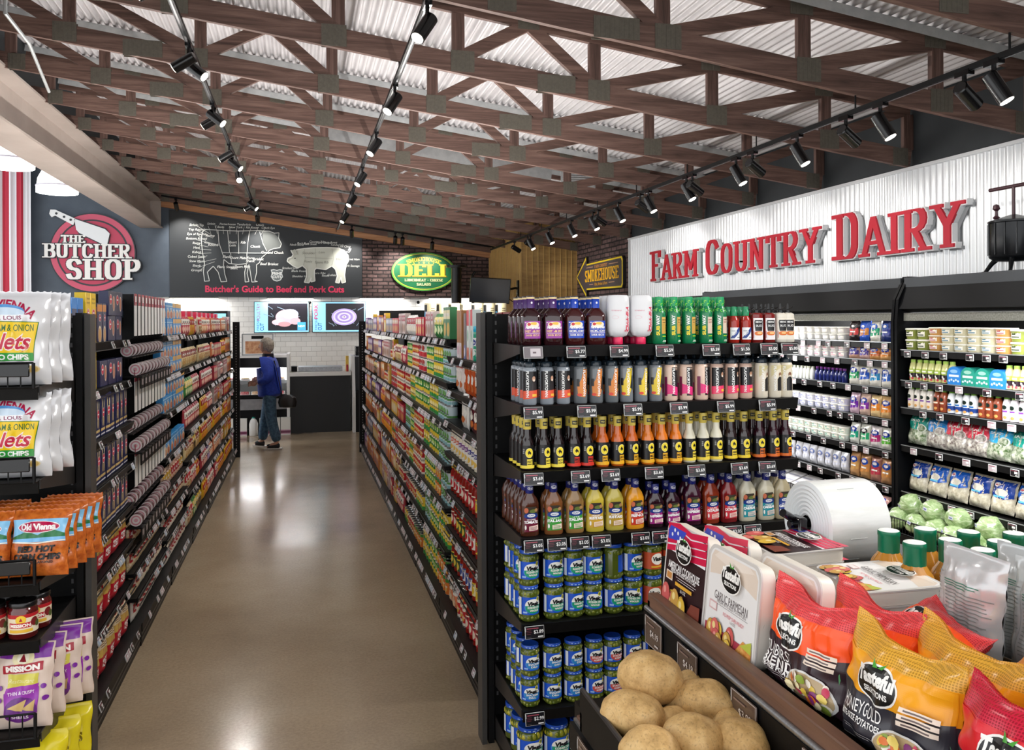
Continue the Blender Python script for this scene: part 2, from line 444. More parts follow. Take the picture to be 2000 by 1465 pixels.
# ================================================================ the building
ZB = lambda x: 3.14 + 0.14 * (4.88 - x)          # underside of the trusses
TILE = brick_mat('white_wall_tile', 'XZ0', 'ecebe8', 'f4f3f0', 'b9b7b2', 0.2, 0.1, ms=0.003, rough=0.18, bump=0.25, nz=False)
BRICKX = brick_mat('dark_brick', 'XZ0', '4a3836', '6e5653', '1d1514', 0.215, 0.075, ms=0.012)
BRICKY = brick_mat('dark_brick_side', 'YZ0', '4a3836', '6e5653', '1d1514', 0.215, 0.075, ms=0.012)
CHAR = noise_mat('charcoal_paint', '48525f', '505b68', 3, rough=0.6)
CHAR2 = noise_mat('dark_wall_paint', '24282b', '2b2f32', 3, rough=0.6)
PLANKX = wood_mat('golden_planks', '8a6a3c', 'a68450', 'b9985f', (1.0, 1, 6), 0.5, 2.5)
TRUSSH = wood_mat('stained_timber', '3c2a24', '694f46', '886c61', (0.5, 9, 9), 0.65, 3.0)
TRUSSV = wood_mat('stained_timber_upright', '3c2a24', '644b43', '80655c', (9, 9, 0.6), 0.65, 3.0)
TRUSSL = wood_mat('light_timber', '8d5f40', 'b07c56', 'c4916a', (0.5, 9, 9), 0.6, 3.0)
PLATE = noise_mat('truss_plate', '615c53', '6b665c', 60, rough=0.6, metal=0.3)
DECK = noise_mat('roof_deck', 'bdbabc', 'd2cfd1', 1.5, rough=0.42, metal=0.25)
BEAMC = noise_mat('beam_paint', 'a3978f', 'b0a49c', 2, rough=0.45)
CORR = P('e4e6e8', 0.32, 0.3)

b = MB(); b.box(-8, -3, -0.1, 6.5, 19, 0, floor_mat()); struct(b.obj('floor', sharp=0))
b = MB(); b.box(-8, 17.45, 0, 6.5, 17.6, 5.6, TILE); struct(b.obj('wall_back', sharp=0))
b = MB(); b.box(-8, 17.2, 2.385, 1.2, 17.45, 5.6, CHAR); struct(b.obj('wall_back_soffit', sharp=0))
b = MB(); b.box(1.2, 17.18, 2.385, 3.9, 17.45, 4.4, BRICKX); struct(b.obj('wall_back_brick', sharp=0))
# golden plank enclosure
b = MB()
b.box(3.8, 14.57, 0, 4.9, 17.45, 4.3, PLANKX)
for k in range(11):                                            # battens over the joints, on both faces
    x = 3.81 + k * 0.105
    b.box(x - .006, 14.556, 0, x + .006, 14.571, 3.5, P('c7a567', .5))
for k in range(26):
    y = 14.6 + k * 0.105
    b.box(3.786, y - .006, 0, 3.801, y + .006, 3.5, P('c7a567', .5))
struct(b.obj('wall_plank_enclosure', sharp=0))
b = MB(); b.box(4.9, -1, 0, 5.05, 17.45, 4.4, CHAR2); struct(b.obj('wall_right', sharp=0))
b = MB(); b.box(4.855, 12.06, 0, 4.9, 14.57, 3.6, BRICKY); struct(b.obj('wall_right_brick', sharp=0))

# corrugated roof deck, ribs running along the aisle
pitch = 0.0677
def corrugated(n0, n1, seg, fn):
    vs = []; fs = []; N = int((n1 - n0) / pitch * seg)
    for i in range(N + 1):
        u = n0 + i * pitch / seg; h = 0.5 + 0.5 * math.tanh(2.2 * sin(2 * pi * u / pitch)) / math.tanh(2.2)
        vs += list(fn(u, h))
    for i in range(N): fs.append((2 * i, 2 * i + 1, 2 * i + 3, 2 * i + 2))
    return vs, fs
b = MB(); vs, fs = corrugated(-2.9, 4.95, 10, lambda x, h: ((x, -1.2, ZB(x) + .555 + .03 * h), (x, 17.3, ZB(x) + .555 + .03 * h)))
b.add(vs, fs, DECK); o = struct(b.obj('ceiling', sharp=60))
b = MB(); b.box(-8, -3, 5.3, -2.78, 17.4, 5.4, P('dfe8f2', .6)); struct(b.obj('ceiling_left', sharp=0))
b = MB(); b.box(-2.82, -1.2, 4.205, -2.74, 17.2, 5.3, CHAR2); struct(b.obj('wall_over_beam', sharp=0))
# steel beam on the left
b = MB()
b.box(-2.94, -1.2, 3.69, -2.54, 17.195, 3.715, BEAMC); b.box(-2.94, -1.2, 4.18, -2.54, 17.195, 4.203, BEAMC); b.box(-2.75, -1.2, 3.715, -2.73, 17.195, 4.18, BEAMC)
b.box(-2.745, 17.0, 3.715, -2.545, 17.012, 4.18, BEAMC)
struct(b.obj('beam_left', sharp=0))

# ---------------------------------------------------------------- roof trusses
VX = [-2.5, -1.73, -.77, .26, 1.10, 2.13, 3.09, 4.08, 4.85]
H = .52
def member(name, parent, a, c, h, mat, w=.038, wy=0.0):
    m = MB(); m.bar((a[0], wy, a[1]), (c[0], wy, c[1]), w, h, mat, up=(0, 0, 1) if abs(a[0] - c[0]) > 1e-3 else (1, 0, 0))
    return m.obj(name, parent, sharp=0)
def make_truss(mh, mv):
    t = thing('roof_truss', 'timber roof truss', 'roof truss')
    z = lambda x, k: ZB(x) + (.07 if k == 0 else H - .045)
    member('bottom_chord', t, (-2.72, z(-2.72, 0)), (4.87, z(4.87, 0)), .14, mh)
    member('top_chord', t, (-2.72, z(-2.72, 1)), (4.87, z(4.87, 1)), .09, mh)
    for x in VX: member('web', t, (x, ZB(x) + .14), (x, ZB(x) + H - .09), .09, mv)
    dg = [((1.12, 0), (1.6, 1)), ((2.11, 0), (1.64, 1)), ((.24, 0), (-.22, 1)), ((-.75, 0), (-.26, 1)), ((2.18, 0), (3.05, 1)), ((3.14, 0), (4.04, 1)), ((4.13, 0), (4.8, 1)),
          ((-.82, 0), (-1.69, 1)), ((-1.78, 0), (-2.5, 1))]
    for (x0, k0), (x1, k1) in dg:
        member('web', t, (x0, ZB(x0) + .12), (x1, ZB(x1) + H - .07), .09, mh)
    def plate(x, zc, w, h):
        m = MB()
        for yy in (-.0235, .0195):
            m.box(x - w / 2, yy, zc - h / 2, x + w / 2, yy + .004, zc + h / 2, PLATE)
            for i in range(int(w / .03)):
                xx = x - w / 2 + .015 + i * .03; m.box(xx - .004, yy - .002 if yy < 0 else yy + .004, zc - h / 2 + .006, xx + .004, yy if yy < 0 else yy + .006, zc + h / 2 - .006, PLATE)
        m.obj('gusset_plate', t, sharp=0)
    for x in VX[1:-1]: plate(x + (.03 if x > .68 else -.03), ZB(x) + .085, .17, .15)
    plate(1.83, ZB(1.83) + .07, .29, .13); plate(-1.2, ZB(-1.2) + .07, .29, .13)
    for x in (3.07, 4.06, 1.62, -.24, -1.71): plate(x, ZB(x) + H - .045, .16, .1)
    for x in (-2.45, 4.77): plate(x, ZB(x) + .07, .14, .14)
    m = MB()                                                    # steel angle carrying the deck
    for x0, x1 in ((-2.72, 4.87),):
        m.bar((x0, -.03, ZB(x0) + H + .015), (x1, -.03, ZB(x1) + H + .015), .07, .006, GREYSTEEL); m.bar((x0, -.062, ZB(x0) + H - .015), (x1, -.062, ZB(x1) + H - .015), .006, .06, GREYSTEEL)
    m.obj('steel_angle', t, sharp=0)
    return t
NTR = 13
ty = [2.3 + 1.22 * k for k in range(NTR)]
tr = Proto(make_truss(TRUSSH, TRUSSV))
for k in range(NTR):
    i = NTR - 1 - k
    lab = 'dark stained timber roof truss against the back wall' if i == 0 else 'dark stained timber roof truss, %s from the back wall, under the metal deck' % ORD[i]
    tr.put((0, ty[k], 0), label=lab, group='timber roof trusses')
# light timber ledgers where the roof meets the back wall
m = MB(); m.bar((-2.72, 17.1, ZB(-2.72) - .02), (3.8, 17.1, ZB(3.8) - .02), .1, .15, TRUSSL); tag(m.obj('wall_ledger', sharp=0), 'pale timber ledger board above the dark meat chart wall', 'ledger board')

# duct between the trusses
d = thing('air_duct', 'grey rectangular air duct between the roof trusses', 'duct')
m = MB(); m.bar((.2, 10.25, ZB(.2) + .33), (3.0, 10.25, ZB(3.0) + .33), .62, .26, GREYSTEEL); m.obj('duct_body', d)
for x_ in (.6, 1.6, 2.6): m = MB(); m.bar((x_, 10.25, ZB(x_) + .45), (x_, 10.25, ZB(x_) + .57), .03, .004, GREYSTEEL); m.obj('hanger', d, sharp=0)
m = MB(); m.box(3.15, 10.05, ZB(3.3) + .2, 3.6, 10.07, ZB(3.3) + .42, GREYSTEEL)
for k in range(7): m.box(3.17, 10.03, ZB(3.3) + .22 + k * .027, 3.58, 10.05, ZB(3.3) + .23 + k * .027, P('d9dcdd', .5))
m.obj('supply_grille', d)
# bent conduit near the steel beam
m = MB(); m.tube([(-2.0, 6.6, ZB(-2) + .3), (-2.0, 6.6, ZB(-2) - .03), (-2.02, 7.2, ZB(-2) - .05), (-2.3, 8.8, ZB(-2.3) - .06), (-2.4, 9.1, ZB(-2.4) + .05)], .014, GREYSTEEL, 8)
tag(m.obj('conduit'), 'bent grey electrical conduit under the trusses beside the steel beam', 'conduit')
# linear light up in the trusses
t = thing('strip_light', 'long white strip light up between the trusses near the beam', 'light', (0, 0, 0))
m = MB(); m.bar((-2.3, 8.95, ZB(-2.3) + .2), (-.9, 8.95, ZB(-.9) + .2), .1, .05, WHITE); m.obj('housing', t)
m = MB(); m.bar((-2.28, 8.95, ZB(-2.28) + .17), (-.92, 8.95, ZB(-.92) + .17), .08, .012, P('ffffff', .5, emit=3)); m.obj('lamp_tube', t)

# ---------------------------------------------------------------- track lights
def track(name, label, p0, p1, droppers):
    t = thing(name, label, 'light track', (0, 0, 0))
    m = MB(); m.bar(p0, p1, .035, .03, BLACK); m.bar(Vector(p0) + Vector((0, 0, -.016)), Vector(p1) + Vector((0, 0, -.016)), .012, .004, P('3c3c3e', .3, .6)); m.obj('rail', t, sharp=0)
    for q in droppers:
        m = MB(); m.tube([q, (q[0], q[1], ZB(q[0]))], .006, BLACK, 6); m.obj('hanger', t)
    return t
track('light_track', 'long black light track over the left aisle shelving', (-.76, 1.5, 3.87), (-.76, 16.3, 3.87), [(-.76, y, 3.88) for y in ty])
track('light_track', 'long black light track over the middle of the aisle shelving', (.68, 1.5, 3.65), (.68, 16.3, 3.65), [(.68, y, 3.66) for y in ty])
track('light_track', 'long black light track running in front of the dairy sign', (3.47, 1.2, 3.235), (3.47, 15.5, 3.235), [(3.47, y, 3.25) for y in ty[:11]])
track('light_track', 'grey light track crossing in front of the back wall', (-2.45, 16.42, 4.2), (3.75, 16.42, 3.36), [])
LENS = P('fff6e6', .3, emit=14)
LENSOFF = P('8d8f92', .2)
def make_head(lit, d):
    """cylinder spot under a track adapter; local -direction d"""
    d = Vector(d).normalized(); t = thing('track_spotlight', 'black cylinder track spotlight', 'spotlight')
    m = MB(); m.box(-.02, -.05, -.035, .02, .05, -.005, BLACKGLOSS); m.tube([(0, 0, -.03), (0, 0, -.085)], .012, BLACKGLOSS, 8); m.obj('adapter', t)
    c = Vector((0, 0, -.12)) + d * .035
    a = c - d * .085; e = c + d * .085
    m = MB(); m.tube([a, a + d * .006, e - d * .02, e], [.034, .04, .04, .04], BLACKGLOSS, 20); m.obj('lamp_housing', t)
    m = MB(); m.tube([e + d * .0005, e + d * .003], [.034, .034], LENS if lit else LENSOFF, 20); m.obj('lens', t)
    if lit:
        l = bpy.data.lights.new('track_spot', 'SPOT'); l.energy = lit; l.spot_size = radians(75); l.spot_blend = .6; l.shadow_soft_size = .04; l.color = (1, .96, .9)
        lo = bpy.data.objects.new('spot_bulb', l); COL.objects.link(lo); lo.parent = t; lo.location = e + d * .012
        lo.rotation_mode = 'QUATERNION'; lo.rotation_quaternion = d.to_track_quat('-Z', 'Y')
    return t
E1 = 72
hd = {k: Proto(make_head(*v)) for k, v in {'La': (E1, (.75, -.25, -.62)), 'Lb': (E1 * .8, (-.8, .25, -.45)), 'Lc': (E1 * .6, (.15, -.75, -.6)), 'Rc': (E1 * 1.2, (-.78, .1, -.6)), 'M': (E1, (-.5, -.3, -.8)),
      'Ra': (E1 * .6, (.3, -.32, -.8)), 'Rb': (E1 * .32, (.8, .25, -.42)), 'back': (E1 * .7, (.05, .75, -.65))}.items()}
def heads(key, x, z, ys, what):
    for i, y in enumerate(ys):
        hd[key].put((x, y, z), label=what % ORD[i], group='track spotlights')
heads('La', -.76, 3.87, [2.6, 6.5, 8.0, 10.3, 13.9], 'black track spotlight aimed right over the left shelving, %s from the front')
heads('Lb', -.76, 3.87, [4.95, 6.33, 8.16, 9.8, 14.1], 'black track spotlight turned towards the steel beam, %s from the front')
hd['Lc'].put((-.76, 11.2, 3.87), label='glaring track spotlight facing forward above the left shelving')
heads('M', .68, 3.65, [2.6, 4.6, 6.25, 7.85, 9.65, 11.4, 13.3], 'black spotlight hanging on the middle light track, %s from the front')
heads('Ra', 3.47, 3.235, [2.2, 3.62, 4.5, 5.4, 6.28, 7.2, 8.08, 8.94, 9.79, 10.65, 11.68, 12.7], 'black spotlight shining down on the track by the dairy sign, %s from the front')
heads('Rb', 3.47, 3.235, [3.0, 3.82, 4.84, 6.02, 7.08, 8.3, 9.6, 12.85, 13.7], 'black spotlight aimed sideways at the dairy sign, %s from the front')
heads('Rc', 3.47, 3.235, [1.5, 1.95, 2.4], 'black spotlight added out of view for the produce stand, %s from the front')  # extra heads out of view, added to brighten the produce
for i, (x, z) in enumerate([(-2.2, 4.17), (-.78, 3.97), (.95, 3.74), (1.78, 3.63), (1.92, 3.61), (2.5, 3.53)]):
    hd['back'].put((x, 16.42, z - .012), label='small black spotlight on the back wall track, %s from the beam' % ORD[i], group='track spotlights')

# ---------------------------------------------------------------- pendants and flag beyond the beam
SHADE = P('fffdf6', .4, emit=2.2); TEAL = P('5fa9a6', .4)
def make_pendant():
    t = thing('pendant_lamp', 'white dome pendant', 'lamp')
    m = MB(); pr = [(.27, 0), (.273, .04), (.268, .09), (.262, .1), (.25, .2), (.2, .3), (.12, .37), (.07, .39)]
    m.lathe(pr, SHADE, 32, cap=False); m.obj('lamp_shade', t)
    m = MB(); m.lathe([(.276, .085), (.279, .09), (.279, .1), (.272, .105)], P('b9b4c4', .4), 32, cap=False); m.obj('shade_band', t)
    m = MB(); m.lathe([(.07, .385), (.075, .42), (.06, .5), (.02, .53)], TEAL, 20); m.tube([(0, 0, .5), (0, 0, 1.55)], .018, TEAL, 10); m.obj('stem', t)
    m = MB(); m.sphere((0, 0, .12), .07, P('ffffff', .5, emit=12), 14, 10); m.obj('bulb', t)
    l = bpy.data.lights.new('pendant_light', 'POINT'); l.energy = 60; l.shadow_soft_size = .08
    lo = bpy.data.objects.new('pendant_glow', l); COL.objects.link(lo); lo.parent = t; lo.location = (0, 0, .0)
    return t
pn = Proto(make_pendant())
pn.put((-3.36, 11.2, 3.75), label='nearer white dome pendant lamp, above the striped flag', group='dome pendants')
pn.put((-3.36, 13.25, 3.75), label='white dome pendant lamp in front of the butcher wall, right of the flag', group='dome pendants')
t = thing('flag', 'red and white striped flag hanging on the charcoal wall', 'flag', (0, 0, 0))
m = MB(); vs = []; fs = []; NX = 52
for i in range(NX + 1):
    x = -6.24 + 1.5 * i / NX; y = 16.95 + .02 * sin(i * .9) + .012 * sin(i * 2.1)
    vs += [(x, y, 2.1), (x, y - .01, 3.5), (x, y, 5.0)]
R_, Wt = P('b3243c', .7), P('e8e8ee', .7)
for i in range(NX):
    for k in range(2): fs.append(((3 * i + k, 3 * i + 3 + k, 3 * i + 4 + k, 3 * i + 1 + k), R_ if (NX - 1 - i) // 4 % 2 == 1 else Wt))
for f, mt in fs: m.add([vs[q] for q in f], [(0, 1, 2, 3)], mt)
m.obj('cloth', t); m = MB(); m.tube([(-6.3, 16.95, 5.01), (-4.68, 16.95, 5.01)], .02, P('c9c2a8', .4), 8); m.obj('pole', t)

# ---------------------------------------------------------------- corrugated fascia over the dairy case
b = MB(); vs, fs = corrugated(1.0, 12.05, 8, lambda y, h: ((4.88 - .022 * h, y, 2.2), (4.88 - .022 * h, y, 3.115)))
b.add(vs, fs, CORR); struct(b.obj('wall_right_corrugated', sharp=60))
b = MB(); b.box(4.835, 1.0, 3.115, 4.9, 12.07, 3.14, P('e2e4e6', .35, .3)); b.box(4.845, 12.05, 2.2, 4.9, 12.07, 3.14, P('e2e4e6', .35, .3)); struct(b.obj('trim_fascia', sharp=0))

# ---------------------------------------------------------------- added fill lights: on the shelving for the roof, under the soffit for tiles
def fill_light(name, label, x, y, z, sx, sy, watts, up):
    t = thing(name, label, 'light', (x, y, z))
    m = MB(); m.box(-sx / 2, -sy / 2, -.02 if up else 0, sx / 2, sy / 2, 0 if up else .02, BLACK); m.obj('housing', t, sharp=0)
    m = MB(); e = .001 if up else -.001; m.box(-sx / 2 + .008, -sy / 2 + .008, min(0, e * 3), sx / 2 - .008, sy / 2 - .008, max(0, e * 3), P('fff8ee', .5, emit=4)); m.obj('diffuser', t, sharp=0)
    l = bpy.data.lights.new('fill_led', 'AREA'); l.shape = 'RECTANGLE'; l.size = sx; l.size_y = sy; l.energy = watts; l.color = (1, .97, .93)
    lo = bpy.data.objects.new('fill_led', l); COL.objects.link(lo); lo.parent = t; lo.location = (0, 0, .006 if up else -.006); lo.rotation_euler = (pi if up else 0, 0, 0)
fill_light('fill_uplight', 'slim fill uplight added along the top of the right shelving', 1.4, 8.6, 1.905, .045, 7.6, 190, True)
fill_light('fill_uplight', 'slim fill uplight added along the top of the left shelving', -1.47, 9.6, 1.905, .045, 5.4, 120, True)
for i, x in enumerate((-2.0, -.2, 1.6, 3.0)): fill_light('soffit_fill_light', 'slim black light added under the soffit to brighten the tiles, %s from the beam' % ORD[i], x, 17.3, 2.365, .9, .1, 14, False)
# ================================================================ packaged goods: builders
def carton(name, w, d, h, col, top=None, bands=(), logo=None, pic=None, side=None, txt=None, tcol='ffffff', gloss=.35):
    """printed carton facing -Y"""
    m = MB(); c = P(col, gloss); m.cbox(-w / 2, -d / 2, 0, w / 2, d / 2, h, c, min(.002, w * .02))
    a = Art()
    for y0, y1, cc in bands: a.rect(-w / 2 + .001, y0 * h, w / 2 - .001, y1 * h, P(cc, gloss))
    if pic:
        for px, py, rx, ry, cc in pic: a.ell(px * w, py * h, rx * w, ry * h, P(cc, gloss), 14)
    if logo:
        lx, ly, rx, ry, cc = logo; a.ell(lx * w, ly * h, rx * w * 1.12, ry * h * 1.14, P('f4f0ec', gloss), 16); a.ell(lx * w, ly * h, rx * w, ry * h, P(cc, gloss), 16)
        a.rect((lx - rx * .6) * w, (ly - ry * .15) * h, (lx + rx * .6) * w, (ly + ry * .2) * h, P('ffffff', gloss))
    if txt:
        for s_, ty_, th in txt: a.text(s_, 0, ty_ * h, th * h, P(tcol, gloss), w=w * .8, bold=.02)
    a.emit(m, flat(-d / 2))
    sc = side or col
    m.add([(-w / 2 - .0004, -d / 2 + .003, h * .62), (-w / 2 - .0004, d / 2 - .003, h * .62), (-w / 2 - .0004, d / 2 - .003, h * .9), (-w / 2 - .0004, -d / 2 + .003, h * .9)], [(3, 2, 1, 0)], P(sc, gloss))
    return tag(m.obj(name), name.replace('_', ' '), 'box')
def can(name, r, h, col, band=None, pic=None, txt=None):
    m = MB(); E = P('c9cbcc', .25, .9); c = P(col, .35)
    m.lathe([(r * .97, 0), (r, .002), (r, .005), (r * .975, .007)], E, 16)
    m.lathe([(r * .975, .006), (r * .975, h - .006)], c, 16, cap=False)
    m.lathe([(r * .975, h - .007), (r, h - .005), (r, h - .001), (r * .95, h), (r * .93, h - .004)], E, 16)
    a = Art()
    if band: 
        for y0, y1, cc in band: a.rect(-r * 2.6, y0 * h, r * 2.6, y1 * h, P(cc, .35))
    if pic: a.ell(0, pic[0] * h, r * .62, pic[1] * h, P(pic[2], .35), 14)
    if txt: a.text(txt[0], 0, txt[1] * h, txt[2] * h, P(txt[3], .35), w=r * 1.4, bold=.02)
    a.emit(m, cyl(r * .975), sx=r * .35); return m.obj(name)
def jar(name, r, h, col, lid, label, lab=(.18, .62), pic=None, txt=None, shoulder=.8, lidh=.09, band=None):
    t = thing(name, name, 'jar')
    pr = [(r * .9, 0), (r, .004), (r, h * .72), (r * .93, h * .79), (r * shoulder, h * .86), (r * shoulder, h * .9)]
    m = MB(); m.lathe(pr, P(col, .12, coat=.3), 18); m.obj('glass_body', t)
    m = MB(); rl = r * shoulder * 1.06; m.lathe([(rl * .98, h * .885), (rl, h * .895), (rl, h * .885 + lidh * h), (rl * .95, h * .9 + lidh * h), (0, h * .9 + lidh * h)], P(lid, .3, .2), 18); m.obj('lid', t)
    m = MB(); a = Art(); a.rect(-r * 2.2, lab[0] * h, r * 2.2, lab[1] * h, P(label, .4)); lh = (lab[1] - lab[0]) * h
    if band: a.rect(-r * 2.2, lab[0] * h + lh * band[0], r * 2.2, lab[0] * h + lh * band[1], P(band[2], .4))
    if pic: a.ell(0, lab[0] * h + lh * pic[0], r * pic[1], lh * pic[2], P(pic[3], .4), 16)
    if txt: a.text(txt[0], 0, lab[0] * h + lh * txt[1], lh * txt[2], P(txt[3], .4), w=r * 1.35, bold=.03)
    a.emit(m, cyl(r), sx=r * .3); m.obj('label', t)
    return t
def bottle(name, prof, col, lab=None, art=None, cap=None, capcol='ffffff', sq=(1, 1, 2), rough=.15, seg=22, trans=0, cat='bottle', extra=None):
    """bottle thing: body, cap, label"""
    t = thing(name, name, cat)
    m = MB(); m.lathe(prof, P(col, rough, trans=trans, coat=.25), seg, sq); m.obj('bottle_body', t)
    if cap:
        m = MB(); m.lathe(cap, P(capcol, .3), 18); m.obj('cap', t)
    if art:
        m = MB(); R = profile(prof); art.emit(m, cyl(R, 0, sq), sx=max(.006, prof[2][0] * .25), sy=.03); m.obj('label', t)
    if extra: extra(t)
    return t
def bagfn(w, h, d, seed=0, seal=.06, lean=0.0, wr=1.0, nfold=5):
    rr = random.Random(seed); ph = [rr.uniform(0, 6.3) for _ in range(8)]; fr = [rr.uniform(.7, 1.5) for _ in range(8)]
    def depth(x, y):
        u = max(-1, min(1, 2 * x / w)); v = y / h
        body = (max(0, 1 - abs(u) ** 2.6)) ** .55
        ver = max(0, min(1, (v - seal * .4) / (.16))) ** .7 * max(0, min(1, (1 - seal - v) / .2)) ** .6
        wrk = .07 * sin(u * nfold * fr[0] + v * 9 * fr[1] + ph[0]) + .05 * sin(u * 9 * fr[2] - v * 13 * fr[3] + ph[1]) + .04 * sin(u * 17 * fr[4] + v * 5 + ph[2])
        edge = .16 * (abs(u) ** 3) * sin(v * 21 * fr[5] + ph[3])
        return d / 2 * (body * (0.35 + .65 * ver) * (1 + wr * wrk) * (1 if ver > 0 else .2) + wr * edge * .35 * min(1, ver + .15))
    def edge(x, y):
        v = y / h; k = 1 - .05 * sin(pi * v) ** 2 - .03 * wr * (sin(v * 14 * fr[6] + ph[4]) * .5 + .5); return x * k
    def front(x, y, off): return (edge(x, y), -depth(x, y) - off, y + lean * 0)
    def back(x, y, off): return (edge(x, y), depth(x, y) * .8 + off, y)
    return front, back
def bag(name, w, h, d, mat, art=None, seed=0, nx=10, ny=12, crimp=None, wr=1.0, seal=.06, backmat=None, single=True, zig=False):
    """pillow pack facing -Y, standing on its bottom seal"""
    f, bk = bagfn(w, h, d, seed, seal, wr=wr)
    m = MB()
    for fn, flip, mt in ((f, 0, mat), (bk, 1, backmat or mat)):
        vs = []; fs = []
        for j in range(ny + 1):
            for i in range(nx + 1):
                x = -w / 2 + w * i / nx; y = h * j / ny
                if zig and j == ny: y -= .004 * (i % 2)
                vs.append(fn(x, y, 0))
        for j in range(ny):
            for i in range(nx):
                q = (j * (nx + 1) + i, j * (nx + 1) + i + 1, (j + 1) * (nx + 1) + i + 1, (j + 1) * (nx + 1) + i)
                fs.append(q[::-1] if flip else q)
        m.add(vs, fs, mt)
    if art is None: return m.obj(name, sharp=70)
    if single:
        art.emit(m, f, sx=w / nx * .5, sy=h / ny * .5, base=.0008); return m.obj(name, sharp=70)
    t = thing(name, name, 'bag'); m.obj('pouch', t, sharp=70)
    m2 = MB(); art.emit(m2, f, sx=w / nx * .5, sy=h / ny * .5, base=.0012, eps=.0003); m2.obj('printed_front', t, sharp=70)
    return t

# ================================================================ gondola shelving along the aisle
TAGW = P('d4d6d6', .4); TAGD = P('1c1a1d', .35); TAGP = P('b9aab0', .4)
def tagmesh(w, h, scr, frame=TAGW):
    m = MB(); m.cbox(-w / 2, -.006, -h / 2, w / 2, 0, h / 2, frame, .0015)
    m.box(-w / 2 + .003, -.0066, -h / 2 + .003, w / 2 - .003, -.0059, h / 2 - .003, scr)
    m.box(0, -.007, -h * .1, w * .36, -.0065, h * .2, P('e8e8e8', .4)); m.box(-w * .4, -.007, h * .26, w * .3, -.0065, h * .34, P('8a4a58', .4))
    m.box(w * .1, -.007, -h * .36, w * .4, -.0065, -h * .26, P('e8e8e8', .4))
    return m.mesh('price_tag')
TAG_MESH = [tagmesh(.055, .038, TAGD), tagmesh(.055, .038, TAGP), tagmesh(.055, .038, P('a9bcd0', .4))]
BAY = 1.18; Y0 = 4.16
XF = lambda side, k: .875 - .003 * k if side > 0 else -.945 + .005 * k     # the runs are not quite parallel
def shelf_mesh(length, depth, lip=.032):
    """shelf facing -Y, front edge at y=0, length along x centred, top at z=0"""
    m = MB(); m.box(-length / 2, 0.004, -.022, length / 2, depth, 0, BLACK)
    m.bar((-length / 2, .0, -.019), (length / 2, .0, -.019), .006, lip + .012, BLACK, up=(0, -.35, 1))
    m.bar((-length / 2, -.004, -.002), (length / 2, -.004, -.002), .005, .005, BRACK)
    m.bar((-length / 2, -.0135, -.04), (length / 2, -.0135, -.04), .006, .004, BRACK)
    return m.mesh('shelf')
_SHM = {}
RT = random.Random(11)
def gondola(side, k, levels, tagn=9):
    """one bay; side=+1 stands right of the aisle and faces -X, side=-1 left, facing +X"""
    xf = XF(side, k)
    rz = -pi / 2 if side > 0 else pi / 2
    yc = Y0 + BAY * (k + .5)
    where = 'right' if side > 0 else 'left'
    t = thing('gondola_shelving', 'black gondola shelving bay on the %s of the aisle, %s from the front' % (where, ORD[k]), 'shelving', (xf, yc, 0), rz, 'gondola bays along the aisle')
    dp = .5; L = BAY
    m = MB(); m.box(-L / 2, dp, .0, L / 2, dp + .05, 1.86, BLACK); m.obj('back_panel', t, sharp=0)
    m = MB(); m.box(-L / 2, -.02, .0, L / 2, dp, .085, BLACK); m.bar((-L / 2, -.024, .11), (L / 2, -.024, .11), .008, .05, BLACK); m.box(-L / 2, -.02, .085, L / 2, dp, .13, BLACK)
    for q in (.03, .06): m.box(-L / 2, -.0225, q, L / 2, -.0195, q + .012, BRACK)
    m.obj('base_deck', t, sharp=0)
    for s in (-1, 1):
        m = MB(); m.box(s * L / 2 - (.024 if s > 0 else 0), dp - .03, 0.13, s * L / 2 + (0 if s > 0 else .024), dp, 1.88, BLACK)
        for q in range(34): m.box(s * (L / 2 - .012) - .004, dp - .032, .2 + q * .05, s * (L / 2 - .012) + .004, dp - .0295, .222 + q * .05, BRACK)
        m.obj('upright', t, sharp=0)
    for i, z in enumerate(levels):
        inset = 0.0 if z < .3 else (.015 if z < 1.4 else .035)
        key = (L, round(dp - inset, 3))
        if key not in _SHM: _SHM[key] = shelf_mesh(*key)
        if z > .2:
            s = bpy.data.objects.new('shelf', _SHM[key]); COL.objects.link(s); s.parent = t; s.location = (0, inset, z)
        else: s = None
        n = RT.randint(tagn - 2, tagn + 3)
        xs = sorted(RT.uniform(-L / 2 + .04, L / 2 - .04) for _ in range(n)); last = -9
        for x in xs:
            if x - last < .06: x = last + .06
            if x > L / 2 - .03: break
            last = x
            g = bpy.data.objects.new('price_tag', TAG_MESH[RT.choice([0, 0, 0, 1, 1, 2] if k < 1 else [0, 1, 1, 2, 1])]); COL.objects.link(g)
            g.parent = s or t; g.location = (x, -.012, -.02) if s else (x, -.03, .11); g.rotation_euler = (radians(-20), 0, 0)
    return t

